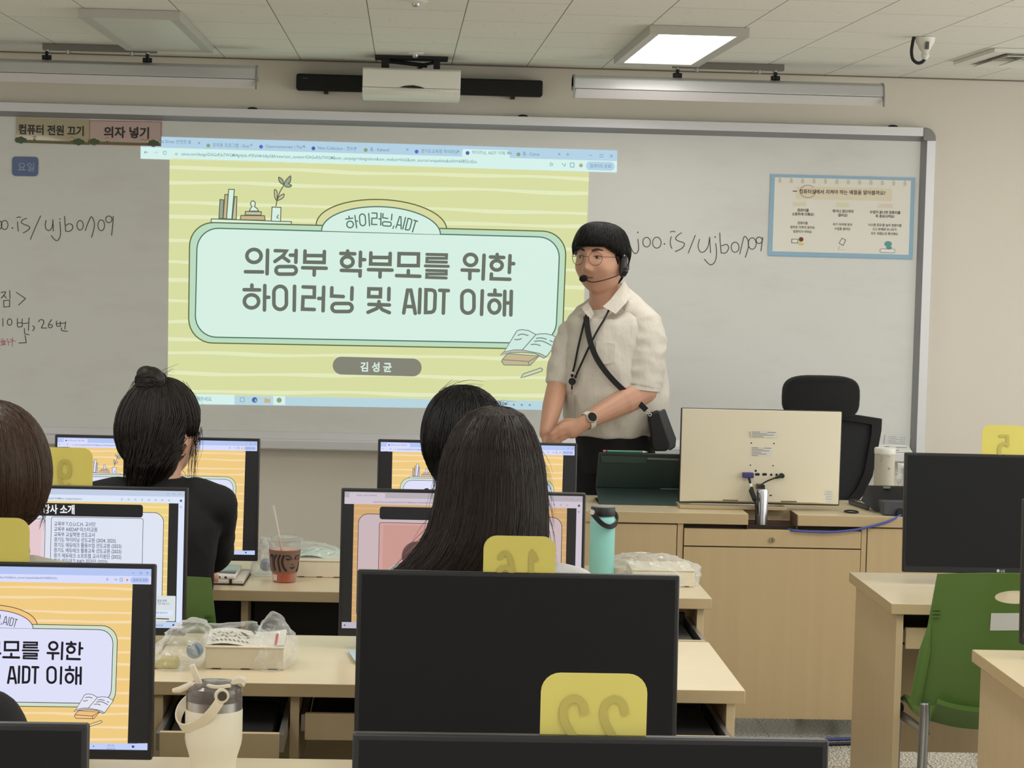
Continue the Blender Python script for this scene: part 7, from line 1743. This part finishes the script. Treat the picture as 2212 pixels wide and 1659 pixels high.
# cream tumbler with straw lid and carry handle
ty = 3.76; tx_ = PY(462, 1560, ty).x; k = ty / FPX; zf2 = lambda py: PY(462, py, ty).z
CRT = mat('tumbler_cream', (238, 232, 212), .42, noise=.015, bump=.04, bscale=700); CRH = mat('tumbler_handle', (232, 221, 198), .45)
t = thing('cream_tumbler', (tx_, ty, .72), 'cream tumbler with a clear lid and swing handle in front of the lunch carton', 'tumbler')
R1 = 62 * k
MB().lathe([(R1 * .76, .7205), (R1 * .78, .724), (49 * k, zf2(1652)), (52 * k, zf2(1632)), (60 * k, zf2(1606)), (R1, zf2(1594)), (R1 * 1.0, zf2(1534)), (R1 * .99, zf2(1530)), (R1 * .9, zf2(1529))], (tx_, ty, 0), 48).build('body', CRT, t, smooth='auto')
MB().lathe([(R1 * .985, zf2(1529.5)), (R1 * .985, zf2(1511)), (R1 * .93, zf2(1510))], (tx_, ty, 0), 48).build('steel_collar', STEEL, t, smooth='auto')
LIDC = film('tumbler_lid_clear', (120, 112, 108), clear=.45, rough=.08, bump=.1, bscale=60)
MB().lathe([(R1 * .98, zf2(1510.5)), (R1 * .985, zf2(1494)), (R1 * .95, zf2(1483)), (R1 * .80, zf2(1478)), (R1 * .78, zf2(1474)), (R1 * .3, zf2(1472)), (.001, zf2(1472))], (tx_, ty, 0), 48, cap=False).build('lid', LIDC, t, smooth='auto')
MB().lathe([(R1 * .86, zf2(1510)), (R1 * .88, zf2(1500)), (R1 * .4, zf2(1497)), (.001, zf2(1497))], (tx_, ty, 0), 40, cap=False).build('lid_inner', mat('lid_inner_grey', (120, 108, 104), .3), t, smooth='auto')
TQ = lambda px, py, dy=0.0: PY(px, py, ty + dy)
# handle: band from the front pivot, down to the lower left and back behind
hp = [TQ(481, 1500, -.050), TQ(470, 1522, -.054), TQ(450, 1547, -.052), TQ(425, 1566, -.042), TQ(402, 1573, -.028), TQ(388, 1566, -.010), TQ(385, 1548, .012), TQ(393, 1527, .032), TQ(410, 1510, .046), TQ(425, 1503, .051)]
hq = crom(hp, 6); axl = (TQ(481, 1500, -.05) - TQ(425, 1503, .051)).normalized()
mb = MB(); mb.tube(hq, 0, flat=(.017, .0032), up=[((v - Vector((tx_, ty, v.z + .03))) - axl * 0).normalized() for v in hq]); mb.build('handle', CRH, t, bevel=.001)
mb = MB(); c_ = TQ(479, 1503, -.051); ax_ = Vector((.28, -1, .05)).normalized(); mb.cyl(c_ - ax_ * .004, c_ + ax_ * .0035, .0118, n=28); mb.build('handle_eye', CRH, t, bevel=.001)
mb = MB(); mb.cyl(c_ + ax_ * .0034, c_ + ax_ * .0055, .0078, n=28); mb.build('pivot', mat('pivot_steel', (120, 112, 100), .3, .9), t, bevel=.0006)
# straw spout folded open to the left, closure tab to the right
mb = MB(); mb.tube([TQ(432, 1484, -.01), TQ(425, 1462, -.012), TQ(414, 1436, -.014)], [.0075, .0072, .0065], 4); mb.tube([TQ(432, 1480, -.01), TQ(412, 1480, -.012), TQ(388, 1490, -.014), TQ(372, 1492, -.014)], [.006, .0065, .0062, .004], 6); mb.build('straw_spout', CRH, t, bevel=.0015)
mb = MB(); mb.tube(crom([TQ(448, 1481, -.03), TQ(470, 1484, -.034), TQ(498, 1481, -.03)]), 0, flat=(.010, .004), up=Vector((0, 0, 1))); mb.build('lid_tab', CRH, t)
mb = MB(); mb.prism([TQ(496, 1483, -.014), TQ(501, 1468, -.014), TQ(514, 1463, -.014), TQ(528, 1466, -.014), TQ(533, 1473, -.014), TQ(526, 1486, -.014), TQ(519, 1478, -.014), TQ(508, 1480, -.014)], (0, .022, 0)); mb.build('flip_stop', CRH, t, bevel=.002)
